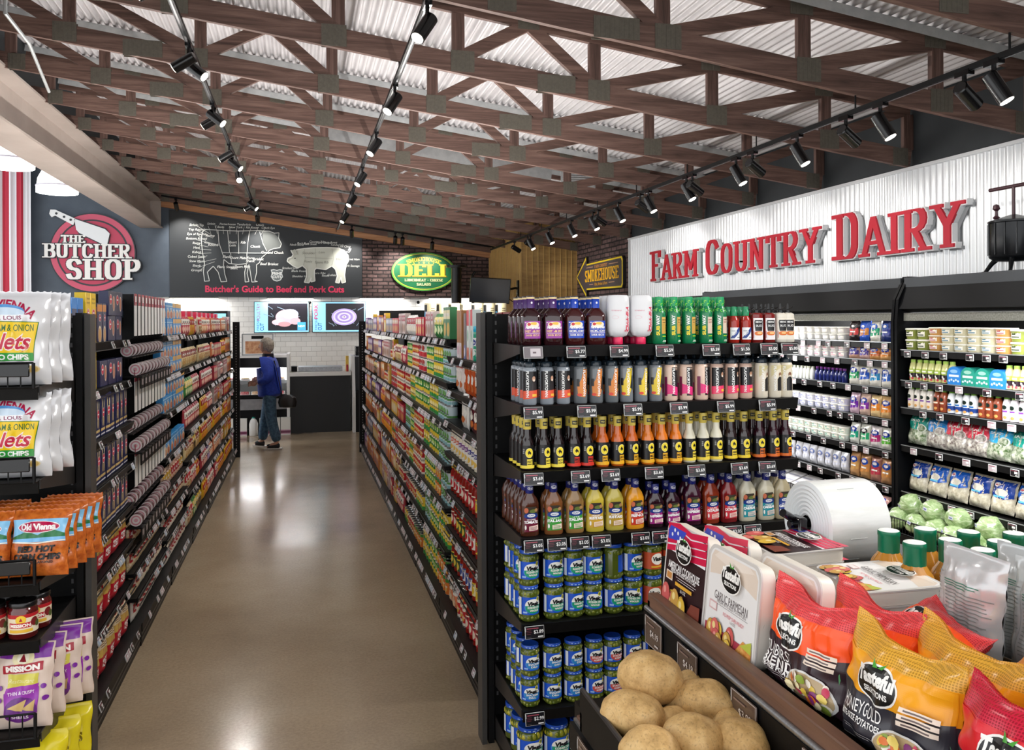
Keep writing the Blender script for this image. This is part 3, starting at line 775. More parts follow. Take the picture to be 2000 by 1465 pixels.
def put_run(side, k, z, lev, y0, y1, proto, w, d, desc, cat, group, tiers=1, h=0, jit=.002, back=1, rzj=.04, xin=.02, lift=0, rows=1):
    """facings of one product along a shelf; y0..y1 measured from the near end of bay k"""
    n = max(1, int((y1 - y0 + 1e-6) / w)); xf = XF(side, k)
    sg = 1 if side > 0 else -1
    inset = xin if z < .3 else (xin + .015 if z < 1.4 else xin + .035)
    for r_ in range(rows):
        for i in range(n):
            for q in range(tiers):
                y = Y0 + BAY * k + y0 + (i + .5) * (y1 - y0) / n
                x = xf + sg * (inset + d / 2 + r_ * (d + .006) + RT.uniform(0, jit * 2))
                lab = '%s %s%s%s, %s shelf down, %s bay on the %s' % (ORD[i], desc, ' on top' if q == 1 and tiers == 2 else (' in tier %s' % ['one', 'two', 'three'][q] if tiers > 2 else ''), ' behind' if r_ else '', ORD[lev], ORD[k], 'right' if side > 0 else 'left')
                o = proto.put((x, y + RT.uniform(-jit, jit), z + lift + q * h + .0008), (-pi / 2 if side > 0 else pi / 2) + RT.uniform(-rzj, rzj), label=lab, group=group)
                o['category'] = cat

LV7 = [1.78, 1.50, 1.24, .97, .70, .42, .13]
LVR1 = [1.673, 1.463, 1.275, 1.073, .825, .6, .345, .13]
LVL1 = [1.80, 1.565, 1.323, 1.09, .849, .637, .395, .13]
LVL2 = [.57, .425, .28, .13]
LVL3 = [1.80, 1.50, 1.235, .91, .67, .5, .32, .13]
for k in range(7):
    gondola(1, k, LVR1 if k == 0 else LV7, 6 if k == 0 else 11)
    gondola(-1, k, LVL1 if k == 0 else (LVL2 if k == 1 else (LVL3 if k == 2 else LV7)), 4 if k == 0 else (9 if k > 1 else 6))
# slotted end frames at the far end of both runs, plain end panels at the near ends
def far_post(x, lab):
    m = MB(); m.box(x - .045, 12.425, 0, x + .045, 12.5, 1.9, BLACK)
    for q in range(46): m.box(x - .006, 12.416, .12 + q * .038, x + .006, 12.421, .135 + q * .038, P('8d9092', .5))
    tag(m.obj('end_post', sharp=0), lab, 'post')
far_post(.86, 'slotted black end post closing the far end of the right shelving'); far_post(-.885, 'slotted black end post closing the far end of the left shelving')

# ---- product kinds used along the aisle
def band_art(w, h, base, stripes, oval=None, txt=None, tcol='ffffff'):
    a = Art(); a.rect(-w * .46, h * .06, w * .46, h * .95, P(base, .35))
    for y0, y1, c in stripes: a.rect(-w * .46, h * y0, w * .46, h * y1, P(c, .35))
    if oval: a.ell(0, h * oval[0], w * oval[1], h * oval[2], P(oval[3], .35), 14)
    if txt: a.text(txt, 0, h * .7, h * .12, P(tcol, .35), w=w * .7, bold=.02)
    return a
PASTA = ['e9c37c', 'd9a45f', 'c98a4a']
def pasta_box(w, d, h, col='1d2550', wide=False):
    return carton('pasta_box', w, d, h, col, logo=(0 if not wide else -.22, .66, .26 if not wide else .15, .1 if not wide else .19, 'd8274a'),
        pic=[(-.02, .2, .3, .22, 'f3ead8'), (-.02, .19, .26, .19, 'd9a45f')] if not wide else [(.2, .5, .14, .32, 'f0dcc8'), (.2, .5, .11, .26, 'd58a6a')],
        bands=[(.4, .52, '2b3566')] if not wide else (), txt=[('PASTA', .46, .05)] if not wide else None, tcol='e8cf8e')
K = {}
def kind(key, fn): K[key] = Proto(fn()); return K[key]
kind('pasta_tall', lambda: pasta_box(.09, .045, .19))
kind('pasta_brown', lambda: carton('pasta_box', .09, .045, .2, '2a2c52', bands=[(.78, .96, 'd98b3c')], logo=(0, .62, .2, .085, 'c3213f'), pic=[(0, .2, .34, .22, 'f0e2c8'), (0, .18, .3, .18, 'cf9a56')], side='9c5a2c'))
kind('pasta_yellow', lambda: carton('pasta_box', .1, .05, .245, 'f2c90f', logo=(0, .6, .24, .075, 'c8223c'), pic=[(0, .16, .42, .2, '2a2320'), (0, .13, .37, .17, 'd9b070')], txt=[('PENNE', .88, .035), ('RIGATE', .8, .035)], tcol='8a6a10'))
kind('pasta_wide', lambda: pasta_box(.17, .05, .135, '272c55', True))
kind('pasta_blue', lambda: carton('pasta_box', .1, .05, .215, '1b2452', logo=(.02, .55, .24, .1, 'd8274a'), pic=[(-.16, .74, .07, .14, 'ead4a4'), (.14, .38, .08, .16, 'e0bd84'), (-.14, .36, .06, .12, 'ead4a4'), (.2, .74, .06, .12, 'f0e0b8')], bands=[(.13, .19, 'd8b878'), (.04, .07, 'e8e4ea')], side='1b2452'))
kind('pasta_skyblue', lambda: carton('pasta_box', .1, .05, .215, '2f86d8', bands=[(.0, .76, '202a58')], logo=(0, .52, .2, .085, 'c3213f'), pic=[(0, .2, .36, .2, 'f0e2c8'), (0, .18, .3, .16, 'd9a45f')], side='2f86d8'))
def noodle_bag():
    a = Art(); w, h = .17, .2
    a.rect(-.08, .012, .08, .1, P('c4122f', .3)); a.rect(-.08, .1, .08, .14, P('d8b25a', .3)); a.rect(-.08, .14, .08, .19, P('e5d3b0', .3))
    a.rect(-.05, .05, .05, .085, P('f4eeee', .3)); a.text('NOODLES', 0, .067, .018, P('c4122f', .3), w=.09, bold=.03); a.lines(-.06, .06, .18, 4, .009, .003, P('6b3d2a', .4))
    return bag('noodle_bag', w, h, .07, P('c4122f', .28), a, 3)
kind('noodles', noodle_bag)
kind('bluebox', lambda: carton('meal_box', .15, .05, .125, '3f9be0', bands=[(.75, .82, 'bfe0f6')], pic=[(.1, .28, .42, .28, 'e9c9a0'), (.05, .25, .2, .2, 'c4463a'), (.3, .22, .18, .16, 'd9a06a')], txt=[('RICE', .62, .13)]))
kind('tanbox', lambda: carton('meal_box', .15, .05, .125, '3f9be0', bands=[(.72, 1, 'e6b65e')], pic=[(.1, .3, .42, .26, 'e9c9a0'), (0, .25, .2, .18, 'd98a5a')], txt=[('MEALS', .56, .12)]))
def mixed_box(c1, c2, c3, t_, w=.11, h=.17, d=.05): return lambda: carton('dry_goods_box', w, d, h, c1, bands=[(.62, .9, c2)], pic=[(0, .3, .38, .22, c3)], txt=[(t_, .76, .1)])
for q, (c1, c2, c3, t_) in enumerate([('c8233c', 'e8d2b0', 'e0a458', 'STUFFING'), ('7e4a90', 'd9c3e4', 'f0d9a0', 'POTATOES'), ('e2892b', 'f5dfa8', 'a3452a', 'GRAVY'), ('e6b820', 'c22a2c', 'f2e4c0', 'TACO'),
                                      ('8a8ea8', 'e6e4ea', 'c89c5c', 'BROTH'), ('b8632f', 'f0dcc0', '7a3a20', 'RICE MIX'), ('d9c7c2', 'b23a48', '9c6a44', 'SOUP'), ('2d7a45', 'f1e6b8', 'd8b048', 'BEANS')]):
    kind('box%d' % q, mixed_box(c1, c2, c3, t_, .1 + .02 * (q % 3), .15 + .02 * (q % 4)))
for q, (c, b_, p_, t_) in enumerate([('c8202e', [(.0, .2, 'f0e6d6'), (.8, 1, 'f2e8d4')], (.45, .2, 'e8b04a'), 'TOMATO'), ('2e8a3c', [(.0, .3, 'f0d040'), (.86, 1, 'f0e6d6')], (.6, .18, 'bfe07a'), 'PEAS'),
                                     ('f0cf3a', [(.0, .3, '3a9a48')], (.6, .2, 'fff2b0'), 'CORN'), ('cfe2e6', [(.0, .22, '8cc0c8'), (.3, .42, '5a9a50')], (.65, .2, '6fae5a'), 'GREEN BEANS'),
                                     ('e07a30', [(.75, 1, '3f8a3c')], (.4, .25, 'f6c46a'), 'PEACHES'), ('f2f0ea', [(.0, .4, 'c8303a')], (.7, .2, 'b03028'), 'CHILI'), ('d8d6cc', [(.3, .7, '8a4a9a')], None, 'SOUP')]):
    kind('can%d' % q, lambda c=c, b_=b_, p_=p_, t_=t_: can('food_can', .038, .11, c, b_, p_, (t_, .5, .09, 'ffffff' if c not in ('f0cf3a', 'f2f0ea', 'd8d6cc', 'cfe2e6') else '333333')))
for q, (lab, pc, lid) in enumerate([('f3efe6', 'c8202e', 'c9a02c'), ('2f5a34', 'f0d24a', 'e8e4da'), ('f4e7b0', 'e8c22a', '8a2020'), ('e9e6ee', '2a4a9a', 'e8e4da'), ('f5d83c', 'c23028', '2a2a2a'), ('c8283a', 'f4e6d0', 'c8283a')]):
    kind('sauce%d' % q, lambda lab=lab, pc=pc, lid=lid: jar('sauce_jar', .042, .165, '8e1a12', lid, lab, pic=(.4, .62, .34, pc), txt=('SAUCE', .82, .16, '2a2a2a'), band=(.9, 1, pc)))
def small_bag(c, c2, c3, w=.12, h=.17, d=.05, s=1, name='snack_pouch'):
    def f():
        a = Art(); a.rect(-w * .42, h * .55, w * .42, h * .86, P(c2, .3)); a.ell(0, h * .32, w * .34, h * .18, P(c3, .4), 14); a.text('MIX', 0, h * .7, h * .12, P('ffffff' if c2 != 'f2efe6' else '333333', .3), w=w * .5, bold=.03)
        return bag(name, w, h, d, P(c, .3), a, s, 8, 9)
    return f
for q, v in enumerate([('e9dcc0', 'c22a38', 'b9905a'), ('f3f1ec', 'b02a3a', 'f0e8d8'), ('d9782c', 'f2efe6', '8c3c1c'), ('ead9a8', '8a2a2a', 'c8a060'), ('3a8a46', 'f2e08a', 'd8e8b0'), ('5a3a8a', 'f2efe6', 'c8b0e0'), ('f0c030', 'c23a2a', 'e88a30'),
                       ('c84a5a', 'f2efe6', 'f0c0b0'), ('2a2a30', 'e0c050', '8a6a40'), ('e88a60', 'f2efe6', 'f6d8b0')]):
    kind('bag%d' % q, small_bag(*v, s=q + 5))
def bean_bag(c, c2):
    def f():
        a = Art(); a.rect(-.04, .055, .04, .105, P(c2, .35)); a.text('BEANS', 0, .08, .018, P('ffffff', .4), w=.06, bold=.03)
        return bag('bean_bag', .1, .138, .045, noise_mat('beans_' + c, c, 'f4ead8', 90, .35), a, 9, 8, 9, seal=.12)
    return f
for q, v in enumerate([('c8643a', 'b0242f'), ('d8b87a', 'b0242f'), ('eee4cc', '9a2430'), ('f3f1ec', 'b0242f'), ('8a3a2a', 'c8a030'), ('e0a050', 'a02030')]): kind('beans%d' % q, bean_bag(*v))
def parm():
    a = Art(); r = .034
    a.rect(-r * 2.4, .01, r * 2.4, .15, P('1e9a78', .3)); a.rect(-r * 2.4, .085, r * 2.4, .13, P('f0f2f0', .3)); a.ell(0, .105, r * .8, .018, P('2a3a8a', .3)); a.ell(0, .045, r * .7, .016, P('e8f0ea', .3)); a.text('Parmesan', 0, .066, .012, P('ffffff', .3), w=.05, bold=.03); a.text('Cheese', 0, .105, .012, P('ffffff', .3), w=.04, bold=.02)
    return bottle('cheese_shaker', [(r * .95, 0), (r, .004), (r, .16), (r * .96, .165)], '1e9a78', art=a, cap=[(r * .98, .163), (r * 1.02, .166), (r * 1.02, .19), (r * .96, .195), (0, .195)], capcol='18b4d8', rough=.3, cat='shaker')
kind('parm', parm)
kind('kraft', lambda: carton('bread_stick_box', .075, .06, .29, 'a8713c', bands=[(0, .32, 'e9dfe4')], pic=[(0, .16, .3, .1, 'd7a8b8')], side='7c4f28'))
kind('redtall', lambda: carton('pasta_bake_box', .07, .05, .29, 'e8f0ec', bands=[(.68, 1, 'e02a3a'), (0, .24, 'e89a8a')], pic=[(0, .48, .3, .12, 'a8d0b8'), (0, .12, .32, .08, 'd8603a')], side='d02a38'))
kind('greytall', lambda: carton('bread_crumb_box', .05, .05, .27, '8a8488', bands=[(0, .3, '7a86c0')], pic=[(0, .15, .3, .1, 'e8e8f0')]))
kind('redgreen', lambda: carton('cheese_box', .16, .05, .27, '8a1f26', bands=[(.3, .72, '14432f')], pic=[(0, .62, .4, .14, '1c5a40')], txt=[('ITALIAN', .6, .06)], tcol='e8d9b0'))
def dressing_pouch(c, c2, s):
    def f():
        w, h = .1, .2; a = Art(); a.rect(-w * .42, h * .75, w * .42, h * .93, P(c2, .3)); a.ell(0, h * .5, w * .3, h * .14, P('f2ede2', .3), 14); a.ell(0, h * .26, w * .34, h * .1, P('c86a30', .3), 14)
        a.text('MIX', 0, h * .84, h * .08, P('ffffff', .3), w=w * .5, bold=.03); return bag('sauce_pouch', w, h, .04, P(c, .25), a, s, 8, 10)
    return f
kind('pouch_red', dressing_pouch('f0e6e0', 'd8202c', 31)); kind('pouch_orange', dressing_pouch('c8521c', 'e88a2a', 32)); kind('pouch_brown', dressing_pouch('4a1f16', 'e8dcc8', 33)); kind('pouch_white', dressing_pouch('e6e4de', '3a2a26', 34)); kind('pouch_wine', dressing_pouch('5a1a24', 'c8b8c8', 35))
def alfredo(c): return lambda: jar('alfredo_jar', .04, .15, 'efe6cf', 'e8e6e0', 'f2efe8', lab=(.12, .7), pic=(.25, .7, .2, 'f0c860'), band=(.62, .92, c), txt=('ALFREDO', .77, .16, 'ffffff'))
for q, c in enumerate(['e0602c', '7a2a8a', '2a2f8a', 'e8705a']): kind('alf%d' % q, alfredo(c))

# ---- right of the aisle
R = lambda k, lev, y0, y1, key, w, d, desc, cat, tiers=1, h=0, **kw: put_run(1, k, (LVR1 if k == 0 else LV7)[lev], lev, y0, y1, K[key], w, d, desc, cat, desc + ' facings', tiers, h, **kw)
R(0, 0, .0, .5, 'parm', .07, .07, 'teal cheese shaker', 'shaker', rows=1)
R(0, 0, .52, .72, 'redtall', .085, .05, 'tall red topped box', 'box', xin=.03); R(0, 0, .74, .8, 'greytall', .055, .05, 'slim grey box', 'box', xin=.03); R(0, 0, .82, .99, 'kraft', .085, .06, 'tall brown paper box', 'box', xin=.02)
R(0, 0, .0, .36, 'redgreen', .17, .05, 'wine and green box', 'box', xin=.12)
R(0, 1, .0, .22, 'pouch_white', .1, .04, 'white sauce pouch', 'pouch', xin=.02); R(0, 1, .24, .45, 'pouch_brown', .1, .04, 'dark brown sauce pouch', 'pouch'); R(0, 1, .46, .78, 'pouch_orange', .1, .04, 'orange sauce pouch', 'pouch'); R(0, 1, .8, 1.05, 'pouch_red', .11, .04, 'red topped sauce pouch', 'pouch')
R(0, 2, .02, .5, 'pouch_wine', .11, .04, 'wine sauce pouch', 'pouch', rzj=.3); R(0, 2, .52, .74, 'pouch_white', .1, .04, 'pale sauce pouch', 'pouch', rzj=.25)
for q, (a_, c_, nm) in enumerate([(.02, .3, 'salmon'), (.31, .58, 'blue'), (.59, .86, 'purple'), (.87, 1.15, 'orange')]): R(0, 3, a_, c_, 'alf%d' % [3, 2, 1, 0][q], .086, .08, nm + ' banded alfredo jar', 'jar')
def sauces(k, lev, seq, seed):
    y = .02
    for j, (q, n) in enumerate(seq):
        nm = ['red and cream', 'green labelled', 'yellow and cream', 'blue and white', 'bright yellow', 'red labelled'][q]
        R(k, lev, y, y + n * .095, 'sauce%d' % q, .095, .088, nm + ' sauce jar', 'jar'); y += n * .095
sauces(0, 4, [(2, 4), (5, 4), (0, 4)], 1); sauces(0, 5, [(4, 4), (0, 3), (1, 3), (5, 2)], 2); sauces(0, 6, [(0, 2), (2, 3), (3, 4), (1, 3)], 3)
R(0, 7, .0, .2, 'bag1', .13, .05, 'white and pink pouch', 'pouch'); R(0, 7, .22, .6, 'sauce5', .095, .088, 'low red sauce jar', 'jar'); R(0, 7, .62, .86, 'can0', .08, .08, 'red tomato can', 'can', 2, .111); R(0, 7, .88, 1.14, 'bag9', .13, .05, 'salmon pouch', 'pouch')
rr = random.Random(5)
def canrows(k, lev, seq):
    y = .02
    for q, n in seq:
        nm = ['red tomato', 'green pea', 'yellow corn', 'pale bean', 'orange peach', 'white chili', 'purple soup'][q]
        R(k, lev, y, min(1.16, y + n * .083), 'can%d' % q, .083, .077, nm + ' can', 'can', 2 if lev < 5 or k < 2 else 1, .111); y += n * .083
mixed_later = []
CAN_SEQ = {1: [[(3, 4), (2, 5), (1, 4)], [(3, 5), (2, 5), (1, 4)], [(3, 5), (1, 5), (2, 4)], [(3, 4), (4, 3), (1, 6)], [(2, 5), (1, 5), (3, 3)], [(4, 5), (1, 4), (2, 4)]],
           2: [[(5, 4), (0, 5), (1, 4)], [(1, 5), (2, 4), (0, 4)], [(0, 6), (1, 3), (3, 4)], [(0, 7), (2, 3), (0, 3)], [(2, 5), (0, 5), (5, 3)], [(4, 5), (0, 5), (2, 3)]],
           3: [[(5, 3), (6, 4), (0, 6)], [(0, 7), (5, 6)], [(0, 6), (2, 6)], [(0, 6), (5, 3), (4, 4)], [(0, 5), (5, 4), (6, 4)], [(5, 4), (0, 5), (4, 4)]]}
for k in (1, 2, 3):
    for lev in range(1, 7):
        if k == 3 and lev not in (2, 4): mixed_later.append((k, lev)); continue
        canrows(k, lev, CAN_SEQ[k][lev - 1])
R(1, 0, .02, .3, 'box7', .12, .05, 'green bean box', 'box'); R(1, 0, .32, .7, 'bag4', .125, .05, 'green and cream pouch', 'pouch'); R(1, 0, .72, 1.15, 'box6', .11, .05, 'pale soup box', 'box')
R(2, 0, .02, .5, 'box0', .11, .05, 'red stuffing box', 'box'); R(2, 0, .52, 1.15, 'bag1', .125, .05, 'white pouch', 'pouch')
R(3, 0, .02, .56, 'box6', .11, .05, 'pale soup box', 'box'); R(3, 0, .58, 1.15, 'box0', .11, .05, 'red stuffing box', 'box')
FAR = {4: ['box4', 'box6', 'box3', 'box5', 'can0', 'box2', 'bag6'], 5: ['box3', 'box0', 'box2', 'box1', 'box5', 'bag8', 'bag2'], 6: ['box4', 'box1', 'box2', 'box1', 'box2', 'box5', 'box2']}
NMS = {'box0': 'red stuffing box', 'box1': 'purple potato box', 'box2': 'orange gravy box', 'box3': 'yellow taco box', 'box4': 'grey broth box', 'box5': 'rust rice box', 'box6': 'pale soup box', 'box7': 'green bean box',
       'bag0': 'cream and red pouch', 'bag1': 'white pouch', 'bag2': 'rust pouch', 'bag3': 'straw pouch', 'bag4': 'green pouch', 'bag5': 'violet pouch', 'bag6': 'yellow pouch', 'bag7': 'rose pouch', 'bag8': 'black pouch', 'bag9': 'salmon pouch', 'can0': 'red tomato can'}
WD = {'box0': .105, 'box1': .125, 'box2': .145, 'box3': .105, 'box4': .125, 'box5': .145, 'box6': .105, 'box7': .125}
def mixed(side, k, lev, z, keys, rnd):
    y = .02
    while y < 1.08:
        key = rnd.choice(keys); w = WD.get(key, .128 if key.startswith('bag') else .083); n = rnd.choice([2, 3, 4]); n = min(n, int((1.17 - y) / w))
        if n < 1: break
        run_ord = ''
        put_run(side, k, z, lev, y, y + n * w, K[key], w, .05 if key[:3] != 'can' else .077, NMS[key], 'can' if key[:3] == 'can' else ('box' if key[:3] == 'box' else 'pouch'), NMS[key] + ' facings', rzj=.06); y += n * w
used_lab = {}
for k, lev in mixed_later: mixed(1, k, lev, LV7[lev], ['box0', 'can0', 'bag3', 'box3', 'bag7'], rr)
for k in (4, 5, 6):
    for lev, z in enumerate(LV7):
        ks = FAR[k]; mixed(1, k, lev, z, [ks[lev], ks[(lev + 2) % 7], ks[(lev + 3) % 7]], rr)
# row of cream canisters standing across the top of the right shelving
m = MB(); m.box(1.0, 7.1, 1.83, 1.9, 7.5, 1.85, BLACK); tag(m.obj('top_shelf', sharp=0), 'black top board under the cream canisters on the right shelving', 'shelf')
def canister():
    a = Art(); r = .05; a.rect(-r * 2.4, .0, r * 2.4, .19, P('e9dcae', .4)); a.rect(-r * 2.5, 0, -r * .7, .19, P('1a1a1c', .4)); a.ell(-r * 1.1, .1, r * .4, .03, P('3aa0d8', .4)); a.lines(.0, r * .9, .16, 8, .018, .006, P('6a5a3a', .4))
    return bottle('crumb_canister', [(r, 0), (r, .18), (r, .19)], 'e9dcae', art=a, cap=[(r * 1.02, .188), (r * 1.02, .2), (r, .203), (0, .203)], capcol='e2d8b4', rough=.4, cat='canister')
cp = Proto(canister())
for i in range(7): cp.put((1.09 + i * .105, 7.3, 1.851), 0, label='cream breadcrumb canister on top of the right shelving, %s from the aisle' % ORD[i], group='cream canisters on the top board')

# ---- left of the aisle
Lf = lambda k, lev, z, y0, y1, key, w, d, desc, cat, tiers=1, h=0, **kw: put_run(-1, k, z, lev, y0, y1, K[key], w, d, desc, cat, desc + ' facings', tiers, h, **kw)
z = LVL1
Lf(0, 0, z[0], .0, .22, 'pasta_skyblue', .105, .05, 'sky blue topped pasta box', 'box', rows=2); Lf(0, 0, z[0], .25, .47, 'pasta_yellow', .105, .05, 'yellow pasta box', 'box'); Lf(0, 0, z[0], .5, .72, 'pasta_brown', .1, .045, 'orange topped pasta box', 'box'); Lf(0, 0, z[0], .76, 1.12, 'pasta_wide', .18, .05, 'flat navy pasta box', 'box', 2, .136)
Lf(0, 1, z[1], .0, .22, 'pasta_blue', .105, .05, 'navy pasta box', 'box'); Lf(0, 1, z[1], .25, .47, 'pasta_yellow', .105, .05, 'yellow pasta box', 'box'); Lf(0, 1, z[1], .56, 1.12, 'pasta_wide', .18, .05, 'flat navy pasta box', 'box')
for lev in (2, 3, 4): Lf(0, lev, z[lev], .02, 1.15, 'pasta_blue', .108, .05, 'navy pasta box', 'box')
for lev in (5, 6, 7): Lf(0, lev, z[lev], .02, 1.1, 'noodles', .18, .07, 'red egg noodle bag', 'bag', rzj=.12)
# can dispensers in the second bay
SW, SR = P('f1efec', .35), P('b3283c', .35)
def soupcan():
    m = MB(); r, hh = .036, .06
    m.tube([(0, -hh / 2, 0), (0, -hh / 2 + .003, 0)], [r, r], P('f3eaea', .35), 18); m.tube([(0, -hh / 2 + .003, 0), (0, 0, 0)], r * .98, P('5a2a32', .4), 18, caps=False); m.tube([(0, 0, 0), (0, hh / 2 - .003, 0)], r * .98, P('4a1c24', .4), 18, caps=False)  # sides coloured dark to carry the shaded crescents between the can ends
    m.tube([(0, hh / 2 - .003, 0), (0, hh / 2, 0)], [r, r], P('e8dcdc', .35, .2), 18)
    a = Art(); a.ring(0, 0, r * .78, r * .78, .007, P('dc94a2', .35)); a.ell(0, 0, r * .3, r * .3, P('e2a8b4', .35))
    a.emit(m, lambda x, y, off: (x, -hh / 2 - off, y)); o = m.obj('soup_can'); return tag(o, 'soup can', 'can')
def dispenser():
    t = thing('can_dispenser', 'can dispenser', 'dispenser')
    m = MB()
    m.prism([(-.1, -.3), (-.34, -.24), (-.34, .2), (-.02, .2), (-.02, -.06), (-.09, -.1)], .0495, .0535, BLACK, 'y'); m.box(-.34, -.05, -.295, .04, .05, -.287, BLACK); m.box(-.34, -.05, -.182, -.01, .05, -.176, BLACK); m.box(.03, -.05, -.36, .036, .05, -.29, BLACK); m.obj('chute', t, sharp=0)
    m = MB(); m.box(-.004, -.036, -.05, 0, .036, .2, SW); m.box(-.0035, -.036, .13, .0005, .036, .2, SR); m.box(.0005, -.02, .15, .001, .02, .185, SW); m.ring = None
    m.obj('sign_strip', t, sharp=0)
    m = MB(); m.box(.03, -.03, -.345, .035, .03, -.3, TAGW); m.box(.0352, -.024, -.34, .036, .024, -.305, P('c0b4b8', .4)); m.obj('price_tag', t, sharp=0)
    return t
dp_, sc_ = Proto(dispenser()), Proto(soupcan())
NL = 10
for u, zt in enumerate((1.87, 1.42, .98)):
    for i in range(NL):
        y = Y0 + BAY * 1 + (i + .5) * BAY / NL
        dp_.put((-.95, y, zt + .0), 0, label='black can dispenser with white sign strip, %s lane of the %s unit, second left bay' % (ORD[i], ['top', 'middle', 'bottom'][u]), group='can dispenser lanes')
        for q, (dx, dz) in enumerate(((-.045, -.142), (.0, -.252))):
            sc_.put((-.95 + dx, y, zt + dz + .005), 0, label='%s pink ended soup can, %s row, %s dispenser unit, second left bay' % (ORD[i], ['upper', 'lower'][q], ['top', 'middle', 'bottom'][u]), group='soup cans in dispensers')
rl = random.Random(21)
def beans(k, lev, z, keys):
    y = .02
    while y < 1.05:
        q = rl.choice(keys); n = rl.choice([2, 3, 4]); n = min(n, int((1.17 - y) / .105))
        if n < 1: break
        nm = ['red', 'tan', 'cream', 'white', 'brown', 'amber'][q]
        put_run(-1, k, z, lev, y, y + n * .105, K['beans%d' % q], .105, .045, nm + ' bean bag', 'bag', nm + ' bean bag facings', rzj=.1); y += n * .105
for lev, zz in enumerate(LVL2): beans(1, lev + 3, zz, [[5, 0], [1, 5], [2, 1], [2, 3]][lev])
for lev in range(3):
    zz = LVL3[lev]
    Lf(2, lev, zz, .02, .64, 'bluebox', .155, .05, 'light blue rice box', 'box', 2, .126); Lf(2, lev, zz, .65, 1.15, 'tanbox', .155, .05, 'blue and tan meal box', 'box', 2, .126)
Lf(2, 3, LVL3[3], .02, 1.15, 'bluebox', .155, .05, 'light blue rice box', 'box')
for lev in range(4, 8): beans(2, lev, LVL3[lev], [[0, 4], [1, 4], [2, 3], [3, 2]][lev - 4])
LF = {3: ['bag4', 'bag7', 'bag3', 'bag7', 'bag8', 'bag6', 'bag0'], 4: ['bag7', 'bag0', 'bag3', 'bag7', 'bag6', 'bag9', 'bag5'], 5: ['bag7', 'bag1', 'box0', 'box6', 'bag6', 'bag9', 'bag9'], 6: ['box6', 'box0', 'box2', 'box3', 'bag6', 'bag9', 'bag6']}
for k in (3, 4, 5, 6):
    for lev, zz in enumerate(LV7):
        ks = LF[k]; mixed(-1, k, lev, zz, [ks[lev], ks[(lev + 1) % 7], ks[(lev + 5) % 7]], rl)
# pink cartons on top of the left shelving
pc = Proto(carton('marshmallow_box', .16, .3, .14, 'd8274e', bands=[(.3, .7, 'f2c4d0')], txt=[('SNACKS', .5, .2)]))
m = MB(); m.box(-1.5, 7.6, 1.845, -1.02, 11.8, 1.86, BLACK); tag(m.obj('top_shelf', sharp=0), 'black top board under the pink cartons on the left shelving', 'shelf')
for i in range(9): pc.put((-1.17, 7.8 + i * .42, 1.861), pi / 2, label='pink carton on top of the left shelving, %s from the front' % ORD[i], group='pink cartons on the top board')
m = MB(); m.box(-1.55, 5.3, 1.885, -1.03, 6.6, 2.04, BLACK)
for q in range(6): m.box(-1.028, 5.4 + q * .2, 1.93, -1.026, 5.52 + q * .2, 1.97, P('1f2a3c', .4))
tag(m.obj('header_panel', sharp=0), 'black header panel above the can dispensers on the left shelving', 'panel')
# ================================================================ end displays facing the camera
def end_display(name, label, x0, x1, zs, ylip, side_right):
    t = thing(name, label, 'shelving', ((x0 + x1) / 2, ylip, 0), 0); w = (x1 - x0) / 2; dp = .5
    m = MB(); m.box(-w - .01, dp, 0, w + .01, dp + .04, 1.93, BLACK); m.obj('back_panel', t, sharp=0)
    for s in (-1, 1):
        m = MB(); xo = s * (w + .035); m.box(min(xo, xo - s * .025), dp - .03, 0, max(xo, xo - s * .025), dp + .06, 1.94, BLACK)
        xi = s * (w + .066); m.box(min(xi, xi - s * .022), dp - .035, 0, max(xi, xi - s * .022), dp + .06, 1.935, P('3a3836', .45))
        for q in range(44): m.box(s * (w - .012) - .004, dp - .003, .2 + q * .04, s * (w - .012) + .004, dp + .001, .218 + q * .04, P('4a4a4c', .5))
        m.obj('upright', t, sharp=0)
    m = MB(); m.box(-w, .0, 0, w, dp, .09, BLACK); m.obj('base_deck', t, sharp=0)
    sh = []
    for z in zs:
        m = MB(); m.box(-w, .004, -.02, w, dp, 0, BLACK); m.bar((-w, .0, -.021), (w, .0, -.021), .006, .046, BLACK, up=(0, -.2, 1))
        m.bar((-w, -.004, -.001), (w, -.004, -.001), .005, .004, BRACK)
        s = m.obj('shelf', t, (0, 0, z), sharp=0); sh.append(s)
        for e in (-1, 1):
            m = MB(); m.prism([(.01, -.03), (.01, .002), (dp, .002), (dp, -.1)], min(e * w, e * (w + .004)), max(e * w, e * (w + .004)), BRACK, 'x'); m.obj('bracket', s, sharp=0)
    return t, sh
ED, ESH = end_display('end_display', 'black end display of sauces and pickles closing the right shelving', .845, 2.077, [1.798, 1.559, 1.297, 1.032, .692, .349, .112], 3.24, True)
_PT = {}
